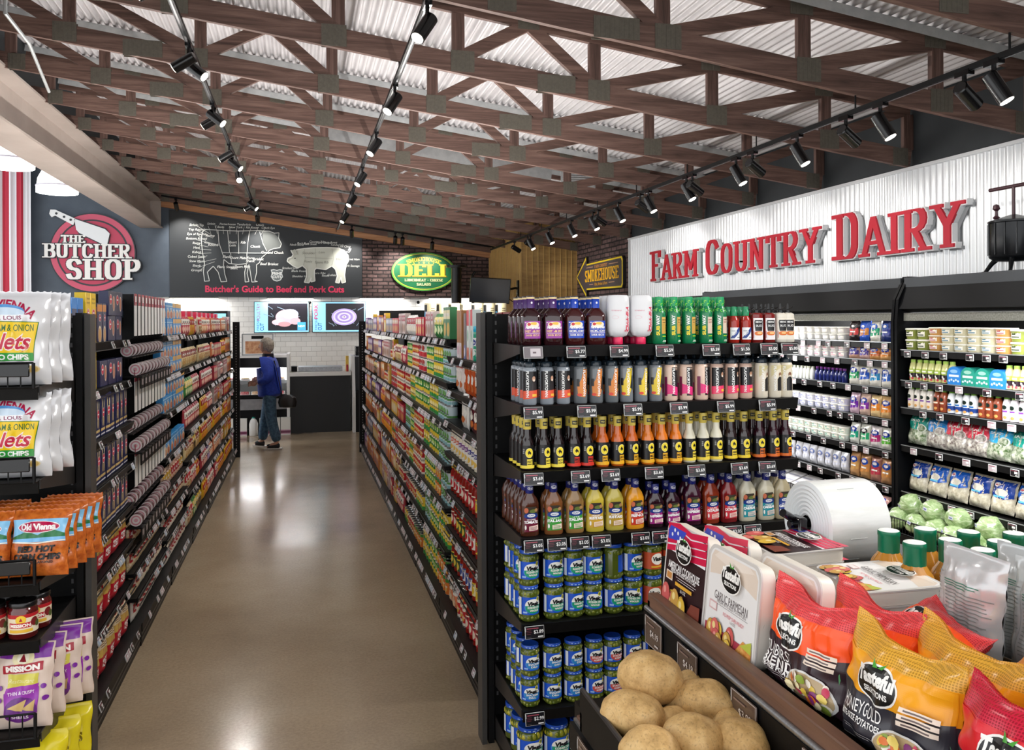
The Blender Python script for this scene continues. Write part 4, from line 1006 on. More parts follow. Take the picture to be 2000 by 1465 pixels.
def etag(sh, xs, price, wide=.08, high=.048):
    for x in xs:
        if price not in _PT:
            m = MB(); m.cbox(-wide / 2, -.004, -high / 2, wide / 2, 0, high / 2, P('c9cbcb', .35), .0015)
            a = Art(); a.rect(-wide / 2 + .002, -high / 2 + .002, wide / 2 - .002, high / 2 - .002, P('17161a' if price else '6f686c', .3))
            if price:
                a.text('$' + price, .016, .002, .013, P('f2f2f2', .3), bold=.01); a.rect(-.032, .013, .016, .0165, P('a8505e', .3)); a.lines(-.034, -.012, .008, 3, .006, .0025, P('63333c', .3)); a.rect(.012, -.019, .034, -.0145, P('e6e6e6', .3)); a.rect(-.034, -.018, -.016, -.0165, P('55505a', .3))
                a.rect(-.038, .005, -.0365, .019, P('f2f2f2', .3))
            else: a.rect(-.012, -.016, .03, .016, P('c4bcc0', .3)); a.rect(-.002, -.004, .012, .003, P('6a5a60', .3))
            a.emit(m, flat(-.004)); _PT[price] = m.mesh('price_tag', 0)
        g = bpy.data.objects.new('price_tag', _PT[price]); COL.objects.link(g); g.parent = sh; g.location = (x - 1.461, -.016, -.026); g.rotation_euler = (radians(-12), 0, radians(RT.uniform(-2, 2)))
etag(ESH[0], [.89], ''); etag(ESH[0], [1.069], '5.77'); etag(ESH[0], [1.253], '4.99'); etag(ESH[0], [1.452, 1.662], '5.59'); etag(ESH[0], [1.802], '1.50'); etag(ESH[0], [1.932, 2.03], '5.00')
etag(ESH[1], [.89, 1.113, 1.311, 1.514, 1.728, 1.922], '5.99'); etag(ESH[2], [.89, 1.085, 1.213, 1.403, 1.592, 1.79, 1.92], '3.69')
etag(ESH[3], [.888, .985, 1.08, 1.172, 1.342, 1.76, 1.85], '3.05'); etag(ESH[3], [1.432], '3.34'); etag(ESH[4], [.89], '2.89'); etag(ESH[5], [.89], '2.99')

BY = 3.295     # front row
def rowlabels(n, fmt): return [fmt % ORD[i] for i in range(n)]
# --- top shelf: square barbecue bottles
def bbq(col, lab, lab2, word):
    a = Art(); a.rect(-.031, .028, .031, .098, P(lab, .3)); a.rect(-.029, .09, -.018, .0935, P('e8d8ea', .3)); a.ell(.0, .083, .02, .012, P('f2e4d0', .3), 14); a.ell(-.008, .085, .006, .006, P('c8303a', .3), 10); a.ell(.003, .088, .006, .006, P('f0c040', .3), 10)
    a.text('Famous', 0, .073, .011, P('ffffff', .3), w=.046, bold=.04, shear=.2); a.text(word, 0, .057, .009, P(lab2, .3), w=.05, bold=.03); a.rect(-.024, .048, .024, .0495, P('f2e4f0', .3)); a.text('BARBECUE', 0, .041, .007, P(lab2, .3), w=.038, bold=.02)
    pr = [(.037, 0), (.041, .006), (.041, .112), (.036, .128), (.02, .146), (.0155, .152), (.0155, .17)]
    sq = (1, .72, 3.4)
    t = thing('barbecue_sauce_bottle', 'barbecue sauce bottle', 'bottle')
    m = MB(); m.lathe(pr, P(col, .1, coat=.4), 28, sq); m.obj('bottle_body', t)
    m = MB(); m.lathe([(.0165, .15), (.0165, .188), (.0168, .1885)], P(lab if lab != '9a3a9e' else '4b2a6e', .3), 18, cap=False); m.lathe([(.0168, .188), (.0168, .195)], P('e8cf9a', .35), 18, cap=False); m.lathe([(.0166, .195), (.016, .2), (0, .2)], P('231a22', .35), 18)
    aa = Art(); aa.ell(0, .172, .004, .005, P('e8e4f0', .3), 10); aa.emit(m, cyl(.0165)); m.obj('neck_sleeve', t)
    m = MB(); a.emit(m, cyl(lambda z: .041, 0, sq), sx=.006); m.obj('label', t); return t
bb = {'p': Proto(bbq('2a0d12', '9a3a9e', 'f0c890', 'SWEET & SPICY')), 'b': Proto(bbq('3a1213', '1c46b8', 'f4f0e8', 'HICKORY'))}
for key, xs, col in (('p', [.9, .993], 'purple'), ('b', [1.085, 1.177], 'blue')):
    for i, x in enumerate(xs):
        for r_ in range(4):
            bb[key].put((x + (.002 if r_ else 0), BY + r_ * .075, 1.799), RT.uniform(-.05, .05), label='dark barbecue bottle with %s label, %s from the aisle, %s row on the top shelf' % (col, ['left one', 'right one'][i] if False else ORD[i], ORD[r_]), group='barbecue bottles on the end display')
# inverted white squeeze bottles
def inverted():
    t = thing('squeeze_bottle', 'squeeze bottle', 'bottle'); sq = (1, .62, 3)
    m = MB(); m.lathe([(.018, .028), (.036, .036), (.046, .055), (.048, .08), (.048, .17), (.046, .195), (.04, .203), (0, .205)], P('dcdde0', .3, coat=.3), 28, sq); m.obj('bottle_body', t)
    m = MB(); m.lathe([(.02, 0), (.021, .002), (.021, .026), (.019, .03)], P('e6265a', .35), 20, (1, .8, 2)); m.obj('cap', t)
    a = Art(); red = P('d0284a', .4); a.text('Chick-fil-A', .028, .105, .02, red, w=.1, bold=.035, shear=.35, rot=pi / 2)
    for dx, dy in ((-.006, 0), (.0, .003), (.005, -.002)): a.ell(.02 + dx, .056 + dy * 1.5, .0022, .0045, red, 8)
    a.text('POLYNESIAN', -.016, .14, .005, P('d87890', .4), w=.034); a.ring(-.016, .112, .014, .007, .0007, P('e0a8b4', .4)); a.rect(-.03, .04, .015, .0408, P('b8bac0', .4))
    m = MB(); a.emit(m, cyl(.048, 0, sq), sx=.006, sy=.02); m.obj('print', t); return t
iv = Proto(inverted())
for i, x in enumerate([1.275, 1.377]):
    for r_ in range(3): iv.put((x, BY + r_ * .068, 1.799), 0, label='upside down white sauce bottle with pink cap, %s from the aisle, %s row' % (ORD[i], ORD[r_]), group='white upside down bottles')
def green_bottle(panel, word):
    t = thing('dressing_bottle', 'dressing bottle', 'bottle'); g = '0f7a4a'; r = .029
    pr = [(r * .93, 0), (r, .004), (r, .12), (r * .97, .132), (.021, .148), (.0165, .16)]
    m = MB(); m.lathe(pr, P(g, .25, coat=.3), 22); m.obj('bottle_body', t)
    m = MB(); m.lathe([(.0172, .155), (.0185, .165), (.0185, .185), (.0172, .197), (0, .198)], P('149a5c', .3), 18); a = Art()
    for q in range(4): a.ring(-.018 + q * .012, .165 + .012 * (q % 2), .006, .006, .003, P('8ee04a', .3), 12, 20, 250)
    a.emit(m, cyl(.0186), sx=.004); m.obj('cap', t)
    m = MB(); a = Art()
    a.text('WAY', -.0145, .1, .0135, P('f4f6f2', .3), w=.042, bold=.05, rot=pi / 2); a.text('SUB', -.0145, .056, .0135, P('f6e02a', .3), w=.04, bold=.05, rot=pi / 2)
    a.rect(.001, .042, .024, .112, P(panel, .35)); a.rect(.001, .085, .024, .112, P(panel if panel != 'c9a04a' else 'd9ac58', .35)); a.text(word, .0125, .1, .005, P('3a2a14' if panel == 'c9a04a' else 'b0504a', .35), w=.018, bold=.02); a.text('SAUCE', .0125, .09, .005, P('3a2a14' if panel == 'c9a04a' else 'b0504a', .35), w=.016, bold=.02)
    a.rect(.003, .03, .022, .034, P('a8d83a', .3)); a.rect(.006, .012, .024, .015, P('d8ecd8', .3)); a.rect(.003, .008, .024, .01, P('d8ecd8', .3))
    a.emit(m, cyl(r), sx=.005, sy=.02)
    a = Art()
    for q in range(5): a.ring(-.03 + q * .014, .139 + .004 * (q % 2), .007, .0065, .003, P('6fd04a', .3), 12, 30 * q, 30 * q + 230)
    a.emit(m, cyl(profile(pr)), sx=.004, sy=.004); m.obj('label', t); return t
gb = [Proto(green_bottle('c9a04a', 'SWEET ONION')), Proto(green_bottle('d8c4b0', 'SOUTHWEST'))]
for i, x in enumerate([1.458, 1.524, 1.594, 1.673, 1.74]):
    for r_ in range(3): gb[0 if i < 3 else 1].put((x, BY + r_ * .066, 1.799), RT.uniform(-.2, .25), label='green sandwich dressing bottle, %s from the aisle, %s row on the top shelf' % (ORD[i], ORD[r_]), group='green dressing bottles')
def hot_sauce():
    pr = [(.022, 0), (.024, .004), (.024, .09), (.021, .102), (.0145, .115), (.0135, .13)]
    a = Art(); a.rect(-.026, .014, .026, .066, P('eceef0', .35)); a.poly([(-.026, .02), (-.008, .02), (.026, .058), (.026, .066), (.012, .066)], P('1f3f8a', .35)); a.rect(-.02, .05, -.004, .053, P('9aa0a8', .35)); a.rect(.004, .022, .022, .026, P('7a808a', .35)); a.text('HOT', -.006, .042, .008, P('ffffff', .35), rot=.78, bold=.03)
    return bottle('hot_sauce_bottle', pr, '9e2318', art=a, cap=[(.015, .116), (.0155, .118), (.0155, .136), (.013, .14), (.013, .155), (0, .157)], capcol='1b8a5a', cat='bottle')
hs = Proto(hot_sauce())
for i, x in enumerate([1.805, 1.861]):
    for r_ in range(3): hs.put((x, BY + r_ * .055, 1.799), 0, label='red hot sauce bottle with green cap, %s from the aisle, %s row' % (ORD[i], ORD[r_]), group='green capped hot sauces')
def keystone(body, labc):
    sq = (1, .75, 3); pr = [(.024, 0), (.027, .004), (.027, .1), (.0255, .122), (.02, .126), (.012, .13)]
    a = Art(); a.rect(-.024, .012, .024, .106, P(labc, .35)); a.poly([(-.014, .098), (.014, .098), (.018, .088), (.012, .05), (-.012, .05), (-.018, .088)], P('1b1a1c', .35)); a.text('HEINZ', 0, .089, .007, P('f2f2f2', .35), w=.022, bold=.03); a.text('SAUCE', 0, .073, .009, P('e8e8e8', .35), w=.019, bold=.03); a.ell(.0, .04, .016, .009, P('d8702a', .35)); a.ell(.003, .041, .007, .005, P('f0c080', .35)); a.rect(-.022, .02, -.019, .05, P('c8303a', .35))
    def ex(t):
        m = MB(); m.lathe([(.0125, .128), (.0125, .14), (.006, .145), (.0035, .168), (0, .17)], P('141416', .3), 14); m.tube([(.0, 0, .152), (.014, 0, .149), (.022, 0, .154)], .0022, P('141416', .3), 6); m.obj('nozzle', t)
    return bottle('table_sauce_bottle', pr, body, art=a, sq=sq, cat='bottle', extra=ex)
ks = [Proto(keystone('7a1e1a', 'efe9ea')), Proto(keystone('e4ded0', 'e9e2d4'))]
for i, x in enumerate([1.918, 1.977, 2.035, 2.083 - .012]):
    for r_ in range(3): ks[i // 2].put((x - .004, BY + r_ * .06, 1.799), 0, label='%s sauce bottle with black keystone label, %s along, %s row' % (['red', 'cream'][i // 2], ORD[i], ORD[r_]), group='keystone label sauce bottles')

# --- second shelf: vertical-name bottles
def flav(body, art_c, art_k, scheme):
    pr = [(.026, 0), (.0285, .004), (.0285, .135), (.027, .147), (.022, .152)]
    a = Art(); X = .0
    if scheme == 'man':
        a.rect(-.036, .03, .036, .135, P('161416', .35)); a.ell(.014, .105, .008, .011, P('c89a80', .4)); a.ell(.014, .099, .006, .004, P('e6d8c8', .4)); a.poly([(.002, .05), (.028, .05), (.026, .085), (.018, .094), (.01, .094), (.003, .085)], P('2a2426', .4)); a.poly([(-.036, .022), (.036, .03), (.036, .06), (-.036, .056)], P(art_c, .35)); a.rect(.006, .034, .028, .044, P('f0c04a', .35))
    elif scheme == 'shape':
        a.poly([(-.02, .03), (.01, .026), (.022, .06), (.02, .1), (.026, .14), (.002, .14), (-.006, .1), (-.024, .07)], P(art_c, .35)); a.poly([(.014, .06), (.03, .05), (.03, .11), (.022, .11)], P(art_k, .35)); a.ell(-.014, .036, .01, .006, P('d8402a', .35)); a.rect(-.026, .07, -.014, .1, P('202022', .35))
    elif scheme == 'pink':
        a.rect(-.002, .02, .034, .14, P('17141a', .35)); a.poly([(-.036, .025), (-.004, .03), (.03, .02), (.03, .055), (-.036, .075)], P(art_c, .35)); a.rect(-.036, .02, -.022, .1, P('7a1a4a', .35))
    elif scheme == 'pale':
        a.poly([(-.004, .03), (.026, .03), (.024, .08), (.016, .09), (.004, .09), (-.004, .08)], P('1c1a1c', .4)); a.ell(.01, .1, .0075, .0105, P('8a6048', .4)); a.ell(.01, .094, .0055, .004, P('d8ccb8', .4)); a.poly([(-.03, .09), (-.004, .12), (.03, .14), (-.03, .14)], P('d8cc9c', .4))
    a.text('FLAVORTOWN', -.012 if scheme == 'man' else (.006 if scheme != 'pale' else -.014), .083, .0105, P('f6f6f4', .3), w=.105, bold=.03, rot=-pi / 2)
    def ex(t):
        m = MB(); m.lathe([(.0235, .15), (.024, .152), (.024, .166), (.02, .172), (.008, .175), (.0045, .192), (0, .194)], P('1f2a33', .25), 16); m.obj('cap', t)
    return bottle('dipping_sauce_bottle', pr, body, art=a, cat='bottle', extra=ex, rough=.2)
FV = [Proto(flav('8d949c', 'e0583c', '', 'man')), Proto(flav('6d7276', 'd8843a', '2a2626', 'shape')), Proto(flav('7d8288', 'e6c832', '2a3038', 'shape')), Proto(flav('e6c8b4', 'e0307a', '', 'pink')), Proto(flav('d9b8a6', 'e8406a', '', 'man')), Proto(flav('e9e0cc', 'd8c89a', '', 'pale'))]
FN = ['grey and coral', 'grey and orange', 'grey and yellow', 'cream and pink', 'peach and pink', 'cream and black']
X2 = [.895, .966, 1.036, 1.11, 1.178, 1.246, 1.311, 1.375, 1.442, 1.511, 1.581, 1.651, 1.723, 1.793, 1.86, 1.935, 2.0, 2.055]
for i, x in enumerate(X2):
    for r_ in range(4 if i == 0 else 2):
        FV[i // 3].put((x, BY + r_ * .066, 1.56), RT.uniform(-.3, .3), label='%s squeeze bottle, %s along the second shelf of the end display, %s row' % (FN[i // 3], ORD[i], ORD[r_]), group='squeeze bottles on the second shelf')
# --- third shelf: wing sauce bottles with gold necks
def wing(liq, lo, word, wc='f4d84a'):
    r = .027; pr = [(r * .95, 0), (r, .004), (r, .1), (r * .95, .11), (.021, .124), (.0155, .138), (.0145, .165)]
    t = thing('wing_sauce_bottle', 'wing sauce bottle', 'bottle')
    m = MB(); m.lathe(pr, P(liq, .08, coat=.4), 20); m.obj('bottle_body', t)
    m = MB(); m.lathe([(.0155, .163), (.0165, .165), (.0168, .19), (.0175, .192), (.0175, .203), (.0165, .206), (0, .206)], P('d9c35a', .3), 18); a = Art(); a.rect(-.011, .176, .011, .192, P('1b1814', .3)); a.text('WILD', 0, .184, .006, P('e8d87a', .3), w=.016, bold=.03)
    a.emit(m, cyl(.0172), sx=.004); m.obj('neck_sleeve', t)
    m = MB(); a = Art(); a.rect(-.06, .012, .06, .1, P('131214', .35)); Y = P('f6e23a' if wc == 'f4d84a' else 'f4dc4a', .35)
    a.ell(.006, .07, .0165, .0195, P('f4e9a8', .35), 24); a.ell(.006, .07, .015, .018, P('f4dc3c', .35), 24)
    k = P('141214', .35); BF = lambda pts: [(.006 + (x - .006) * .66, .07 + (y - .07) * .66) for x, y in pts]; a.poly(BF([(-.004, .074), (.0, .08), (.006, .078), (.014, .076), (.017, .068), (.015, .06), (.012, .06), (.011, .066), (.004, .066), (.003, .06), (-.001, .06), (-.001, .067), (-.005, .068)]), k); a.poly(BF([(.001, .077), (.0, .086), (.005, .082), (.008, .086), (.008, .078)]), k)
    a.rect(-.06, .008, .06, .02, P(lo, .35)); a.rect(-.004, .02, .018, .046, P(lo, .35)); a.text(word, .007, .036, .009, k, w=.019, bold=.03); a.rect(-.002, .024, .015, .027, k)
    for q in range(5): a.rect(-.019, .085 - q * .004, -.013, .0865 - q * .004, P('c8c8c8', .35))
    a.emit(m, cyl(r), sx=.005, sy=.02); m.obj('label', t); return t
WG = {'d': Proto(wing('1a0b0c', 'f2dc4e', 'HOT')), 'r': Proto(wing('1a0a0b', 'd8382c', 'BBQ')), 'o': Proto(wing('c25a14', 'f0b32a', 'SPICY')), 'o2': Proto(wing('d9761c', 'f0b32a', 'MILD')), 'w': Proto(wing('d8d3bd', 'f2d84a', 'PARM')), 'p': Proto(wing('241012', 'f0d03a', 'ASIAN')), 'q': Proto(wing('2c0c18', 'e0702a', 'MANGO'))}
seq = 'd d d r r o o o o2 o2 o2 w w w p p q q q p p'.split()
NMW = {'d': 'black yellow banded', 'r': 'black red banded', 'o': 'amber', 'o2': 'orange', 'w': 'cream', 'p': 'dark brown', 'q': 'plum orange banded'}
X3 = [.883, .952, 1.012, 1.081, 1.138, 1.204, 1.27, 1.334, 1.405, 1.468, 1.531, 1.594, 1.658, 1.719, 1.788, 1.85, 1.924, 1.991, 2.05]
for i, x in enumerate(X3):
    for r_ in range(4 if i == 0 else 2):
        WG[seq[i]].put((x, BY + r_ * .062, 1.298), RT.uniform(-.25, .25), label='%s wing sauce bottle, %s along the third shelf, %s row' % (NMW[seq[i]], ORD[i], ORD[r_]), group='wing sauces with gold necks')
# --- fourth shelf: salad dressings
def dressing(col, lab, word, small=False, wc='ffffff', word2=''):
    s = .84 if small else 1.0; sq = (1, .6, 2.6)
    pr = [(.036, 0), (.039, .005), (.0385, .03), (.0355, .07), (.0385, .118), (.0385, .128), (.03, .15), (.017, .168), (.0145, .178)]
    pr = [(r * (s if s == 1 else .9), z * s) for r, z in pr]
    t = thing('salad_dressing_bottle', 'salad dressing bottle', 'bottle')
    m = MB(); m.lathe(pr, P(col, .12, coat=.4), 28, sq); m.obj('bottle_body', t)
    m = MB(); z0 = pr[-1][1]; m.lathe([(.0155, z0 - .008), (.0165, z0 - .006), (.0165, z0 + .026), (.0155, z0 + .03), (0, z0 + .03)], P('1a2270', .3), 18)
    a = Art(); a.ell(.0, z0 + .013, .0125, .007, P('f4f4f6', .3)); a.ell(0, z0 + .013, .0108, .0055, P('1a2270', .3)); a.text('Kraft', 0, z0 + .013, .006, P('f4f4f6', .3), w=.015, bold=.03); a.emit(m, cyl(.0165), sx=.004); m.obj('cap', t)
    m = MB(); a = Art(); w = .029; b_ = P(lab, .35)
    pts = [(-w, .018), (w, .018), (w, .1), (w * .6, .118), (-w * .6, .118), (-w, .1)]; a.poly([(x, y * s) for x, y in pts], b_)
    a.poly([(x, y * s) for x, y in [(-w, .076), (w, .076), (w, .1), (w * .6, .118), (-w * .6, .118), (-w, .1)]], P('3a3228', .4)); a.ell(-.018, .104 * s, .01, .011 * s, P('c86a4a', .4)); a.ell(.006, .1 * s, .01, .008 * s, P('6a7a3a', .4)); a.ell(.018, .104 * s, .008, .007 * s, P('b88a5a', .4))
    a.ell(0, .082 * s, w, .011 * s, P('1c3a8a', .3)); a.ell(0, .083 * s, .013, .0065 * s, P('f4f4f6', .3)); a.text('KRAFT', 0, .083 * s, .005 * s, P('1c3a8a', .3), w=.017, bold=.03)
    a.text(word2 or 'CREAMY', 0, .067 * s, .005 * s, P(wc, .3), w=.028, bold=.02); a.text(word, 0, .057 * s, .0105 * s, P(wc, .3), w=.052, bold=.05)
    a.ell(-.02, .036 * s, .004, .009 * s, P('f2efe8', .35)); a.poly([(x, y * s) for x, y in [(-.006, .022), (.026, .025), (.026, .045), (-.006, .04)]], P('f0d8cc', .35)); a.lines(-.003, .022, .038 * s, 3, .005, .002, P(lab, .35))
    a.emit(m, cyl(profile(pr), 0, sq), sx=.005, sy=.012); m.obj('label', t); return t
DR = [('4a2416', '6a1230', 'TOMATO', 'SUN DRIED', 'brown tomato'), ('7a4a26', '3f9a3a', 'ITALIAN', 'ZESTY', 'brown Italian'), ('94703f', '3f9a3a', 'ITALIAN', 'LITE', 'tan Italian'), ('c8b23e', 'd0a437', 'MUSTARD', 'HONEY', 'yellow mustard'), ('c2b04a', 'b9962f', 'MUSTARD', 'HONEY', 'olive mustard'), ('e39a22', 'cc3a28', 'FRENCH', 'CREAMY', 'orange French'),
      ('2a0c1a', 'a2247e', 'RASPBERRY', 'LITE', 'small raspberry'), ('2a0c1a', 'a2247e', 'RASPBERRY', 'LITE', 'small raspberry'), ('3a1024', 'a2247e', 'RASPBERRY', 'FAT FREE', 'tall raspberry'), ('8a2f16', 'd8404a', 'CATALINA', 'CLASSIC', 'rust Catalina'), ('7a1a1c', 'd02c3c', 'CATALINA', 'FAT FREE', 'red Catalina'), ('cfc8b0', '1f93a0', 'CAESAR', 'CLASSIC', 'cream Caesar'), ('c6bfa8', '1f93a0', 'CAESAR', 'CREAMY', 'ivory Caesar'), ('b5a888', '1d3f9a', 'GREEK', 'FETA', 'beige Greek')]
X4 = [.891, .992, 1.082, 1.169, 1.255, 1.347, 1.437, 1.514, 1.606, 1.692, 1.776, 1.864, 1.955, 2.034]
for i, x in enumerate(X4):
    d_ = DR[i]; p_ = Proto(dressing(d_[0], d_[1], d_[2], i in (6, 7), word2=d_[3]))
    for r_ in range(6 if i == 0 else 2):
        p_.put((x, BY + r_ * .064, 1.033), RT.uniform(-.08, .14), label='%s dressing bottle, %s along the fourth shelf of the end display, %s row' % (d_[4], ORD[i], ORD[r_]), group='salad dressings on the end display')
# --- fifth to seventh shelves: pickle jars
def pickle(r, h, kind_, seed):
    t = thing('pickle_jar', 'pickle jar', 'jar'); rr_ = random.Random(seed)
    pr = [(r * .86, 0), (r * .98, .006), (r, .014), (r, h * .78), (r * .93, h * .84), (r * .8, h * .88)]
    m = MB(); m.lathe(pr, P('4e5a1c', .08, coat=.4), 24); 
    for q in range(16):                                        # gherkins pressed against the glass
        a_ = q / 16 * 2 * pi + rr_.uniform(-.1, .1)
        for zz in ((.085, .09) if kind_ != 'chip' else (.09,)):
            z = h * (.1 if zz == .085 else .76) + rr_.uniform(-.004, .004)
            rx = r * .2
            m.sphere((sin(a_) * (r * .86), -cos(a_) * (r * .86), z), rx, P(rr_.choice(['7d8430', '6a7428', '8f923a', '5c6a22']) if kind_ != 'chip' else rr_.choice(['a8a02a', 'c4b834', '8a8a24']), .2), 8, 6, (1, 1, rr_.uniform(.8, 1.5)))
    m.obj('jar_glass', t)
    m = MB(); rl = r * .93; m.lathe([(rl, h * .885), (rl * 1.01, h * .895), (rl * 1.01, h * .965), (rl * .96, h * .985), (rl * .9, h * .98), (0, h * .98)], P('1f4fb8', .28), 24)
    aa = Art(); 
    for q in range(5): aa.rect(-r * .8 + q * r * .36, h * .915, -r * .8 + q * r * .36 + r * .2, h * .94, P('a8c4f0', .3))
    aa.emit(m, cyl(rl * 1.01), sx=r * .2); m.obj('lid', t)
    m = MB(); a = Art(); y0, y1 = h * .2, h * .68; hh = y1 - y0
    if kind_ == 'red':
        a.rect(-r * 2.4, y0, r * 2.4, y1, P('c8502c', .35)); a.ell(.0, y0 + hh * .6, r * .7, hh * .34, P('f4efe6', .35)); a.text('Vlasic', 0, y0 + hh * .62, hh * .24, P('1c1a1c', .35), w=r * 1.1, bold=.05, shear=.1); a.rect(-r * .7, y0 + hh * .1, r * .7, y0 + hh * .2, P('e8b83a', .35))
    else:
        a.rect(-r * 2.4, y0, r * 2.4, y1, P('1553c8', .35)); g = {'dill': '159a72', 'stack': 'd0504a', 'snack': '2a86c8', 'chip': '159a72'}[kind_]
        a.ell(r * .12, y0 + hh * .42, r * .98, hh * .36, P('3f8ae0', .35), 24); a.ell(r * .15, y0 + hh * .4, r * .9, hh * .32, P(g, .35), 24)
        a.poly([(r * .12 + r * .9 * cos(t_), y0 + hh * .52 + hh * .38 * max(0, sin(t_)) * (1.0 - .15 * cos(t_))) for t_ in [pi * q / 14 for q in range(15)]], P('f4f4ee', .35))
        a.ell(r * .62, y0 + hh * .88, r * .2, hh * .13, P('e8d84a', .35)); a.ell(r * .62, y0 + hh * .88, r * .12, hh * .08, P('6a7a2a', .35))
        a.text('Vlasic', r * .1, y0 + hh * .64, hh * .23, P('16161a', .35), w=r * 1.25, bold=.06, shear=.1)
        w1, w2 = {'dill': ('KOSHER DILL', 'WHOLES'), 'stack': ('STACKERS', 'KOSHER'), 'snack': ('SNACKERS', 'DILL'), 'chip': ('KOSHER DILL', 'CHIPS')}[kind_]
        a.text(w1, r * .14, y0 + hh * .42, hh * .12, P('f4f4ee', .35), w=r * 1.3, bold=.04); a.text(w2, r * .14, y0 + hh * .25, hh * .11, P('f4f4ee', .35), w=r * .9, bold=.04)
        a.rect(-r * 1.5, y0, -r * 1.15, y1, P('e9eef2', .35)); a.rect(-r * .95, y0 + hh * .1, -r * .55, y0 + hh * .2, P('9cc0f0', .35))
    a.emit(m, cyl(r), sx=r * .16, sy=hh * .2); m.obj('label', t); return t
PJ = {'dill': Proto(pickle(.0405, .1445, 'dill', 1)), 'red': Proto(pickle(.0405, .1445, 'red', 2)), 'stack': Proto(pickle(.0375, .1245, 'stack', 3)), 'snack': Proto(pickle(.0375, .1245, 'snack', 4)), 'chip': Proto(pickle(.052, .15, 'chip', 5))}
for kx, (xs, z, h, ks_, shelf_) in enumerate([([.888, .992, 1.077, 1.16, 1.25, 1.336, 1.424, 1.512], .693, .1445, ['dill'] * 6 + ['red'] * 2, 'fifth'), ([.891, .985, 1.074, 1.164, 1.245, 1.333, 1.415, 1.5], .35, .1245, ['snack'] * 3 + ['stack'] * 5, 'sixth')]):
    for i, x in enumerate(xs):
        for q in range(2):
            for r_ in range(4 if i == 0 else 1):
                PJ[ks_[i]].put((x, BY + .005 + r_ * .083, z + q * h * .982), RT.uniform(-.35, .35) if not (kx == 0 and i == 4 and q == 1) else 2.6, label='%s of pickles, %s along the %s shelf, %s tier, %s row' % ('blue lidded jar' if ks_[i] != 'red' else 'red labelled jar', ORD[i], shelf_, ['lower', 'upper'][q], ORD[r_]), group='pickle jars on the end display')
for i, x in enumerate([.893, 1.005, 1.115]):
    for r_ in range(3 if i == 0 else 1): PJ['chip'].put((x, BY + .02 + r_ * .107, .113), RT.uniform(-.2, .2), label='large jar of sliced pickles on the bottom shelf, %s along, %s row' % (ORD[i], ORD[r_]), group='large pickle jars')

# ================================================================ left end display: crisps in wire baskets
EL, LSH = end_display('end_display', 'black end display of crisps and salsa closing the left shelving', -2.11, -.895, [1.675, 1.347, .992, .79, .46, .12], 3.27, False)
def basket(z, panel, n=1):
    t = thing('wire_basket', 'basket', 'basket', (-1.5, 3.24, z)); w = .6; hh = .09
    m = MB()
    for q in range(31): m.tube([(-w + q * .04, -.0, .0), (-w + q * .04, -.0, hh)], .0025, BLACK, 5)
    for zz in (.004, hh): m.tube([(-w, 0, zz), (w, 0, zz)], .004, BLACK, 6)
    m.tube([(w, 0, hh), (w, 0, .004), (w, .05, .004)], .006, BLACK, 6); m.tube([(-w, 0, hh), (-w, 0, .004), (-w, .05, .004)], .006, BLACK, 6); m.obj('wires', t)
    if panel: m = MB(); m.cbox(-w - .002, -.012, .042, w - .01, -.004, .088, BLACKGLOSS, .003); m.obj('price_rail', t)
    return t
for z, p_, n_ in ((1.672, 1, 'top'), (1.344, 1, 'second'), (.99, 1, 'third'), (.458, 0, 'lowest')):
    tag(basket(z, p_), 'black wire basket front on the %s %s shelf of the left end display' % (n_, 'tortilla' if n_ == 'lowest' else 'crisps') if False else 'black wire basket front, %s of four on the crisps end display' % n_, 'basket', 'wire baskets on the crisps display')
def riplets():
    w, h = .3, .335; a = Art(); Wm = P('e9e9ec', .22, .15)
    a.text('OLD VIENNA', 0, h * .86, .03, P('b01848', .3), w=.24, bold=.03, arcr=.14); a.ell(0, h * .76, .075, .03, P('5a9ad8', .3), 24); a.ell(0, h * .752, .075, .022, P('cfe2f2', .3), 24); a.rect(-.09, h * .66, .09, h * .735, P('e9e9ec', .22, .15)); a.text('OF ST. LOUIS', 0, h * .705, .014, P('8a2a5a', .3), w=.13, bold=.02)
    a.poly([(-.12, h * .25), (.105, h * .25), (.12, h * .66), (-.12, h * .68)], P('3a7a2c', .3)); a.poly([(-.117, h * .25), (.1025, h * .25), (.117, h * .652), (-.117, h * .672)], P('f2cc1c', .25))
    a.text('SOUR CREAM & ONION', 0, h * .6, .024, P('2a6a3a', .3), w=.21, bold=.01); rd = P('c2163c', .3)
    a.text('Riplets', .0, h * .46, .058, P('f6e6e0', .3), w=.2, bold=.06, shear=.3); a.text('Riplets', .0, h * .46, .056, rd, w=.195, bold=.02, shear=.3); a.ring(0, h * .5, .11, .07, .002, P('d8901c', .3), 20, 210, 330)
    a.rect(-.12, h * .25, .105, h * .335, P('2f9a3c', .3)); a.text('POTATO CHIPS', 0, h * .292, .018, P('f8f8f4', .3), w=.18, bold=.04)
    for cx_, cy_, rx_ in ((-.02, .05, .035), (.06, .045, .03), (.1, .055, .022), (-.09, .05, .032)): a.ell(cx_, cy_ * h / .335, rx_, rx_ * .6, P('e8d49a', .4)); a.ell(cx_, cy_ * h / .335, rx_ * .8, rx_ * .45, P('d8b868', .4)) if rx_ < .04 else a.ell(cx_, cy_ * h / .335, rx_ * .9, rx_ * .5, P('eef0ec', .4))
    return bag('crisps_bag', w, h, .11, Wm, a, 41, 26, 30, single=False, wr=1.3, zig=True)
rp = Proto(riplets())
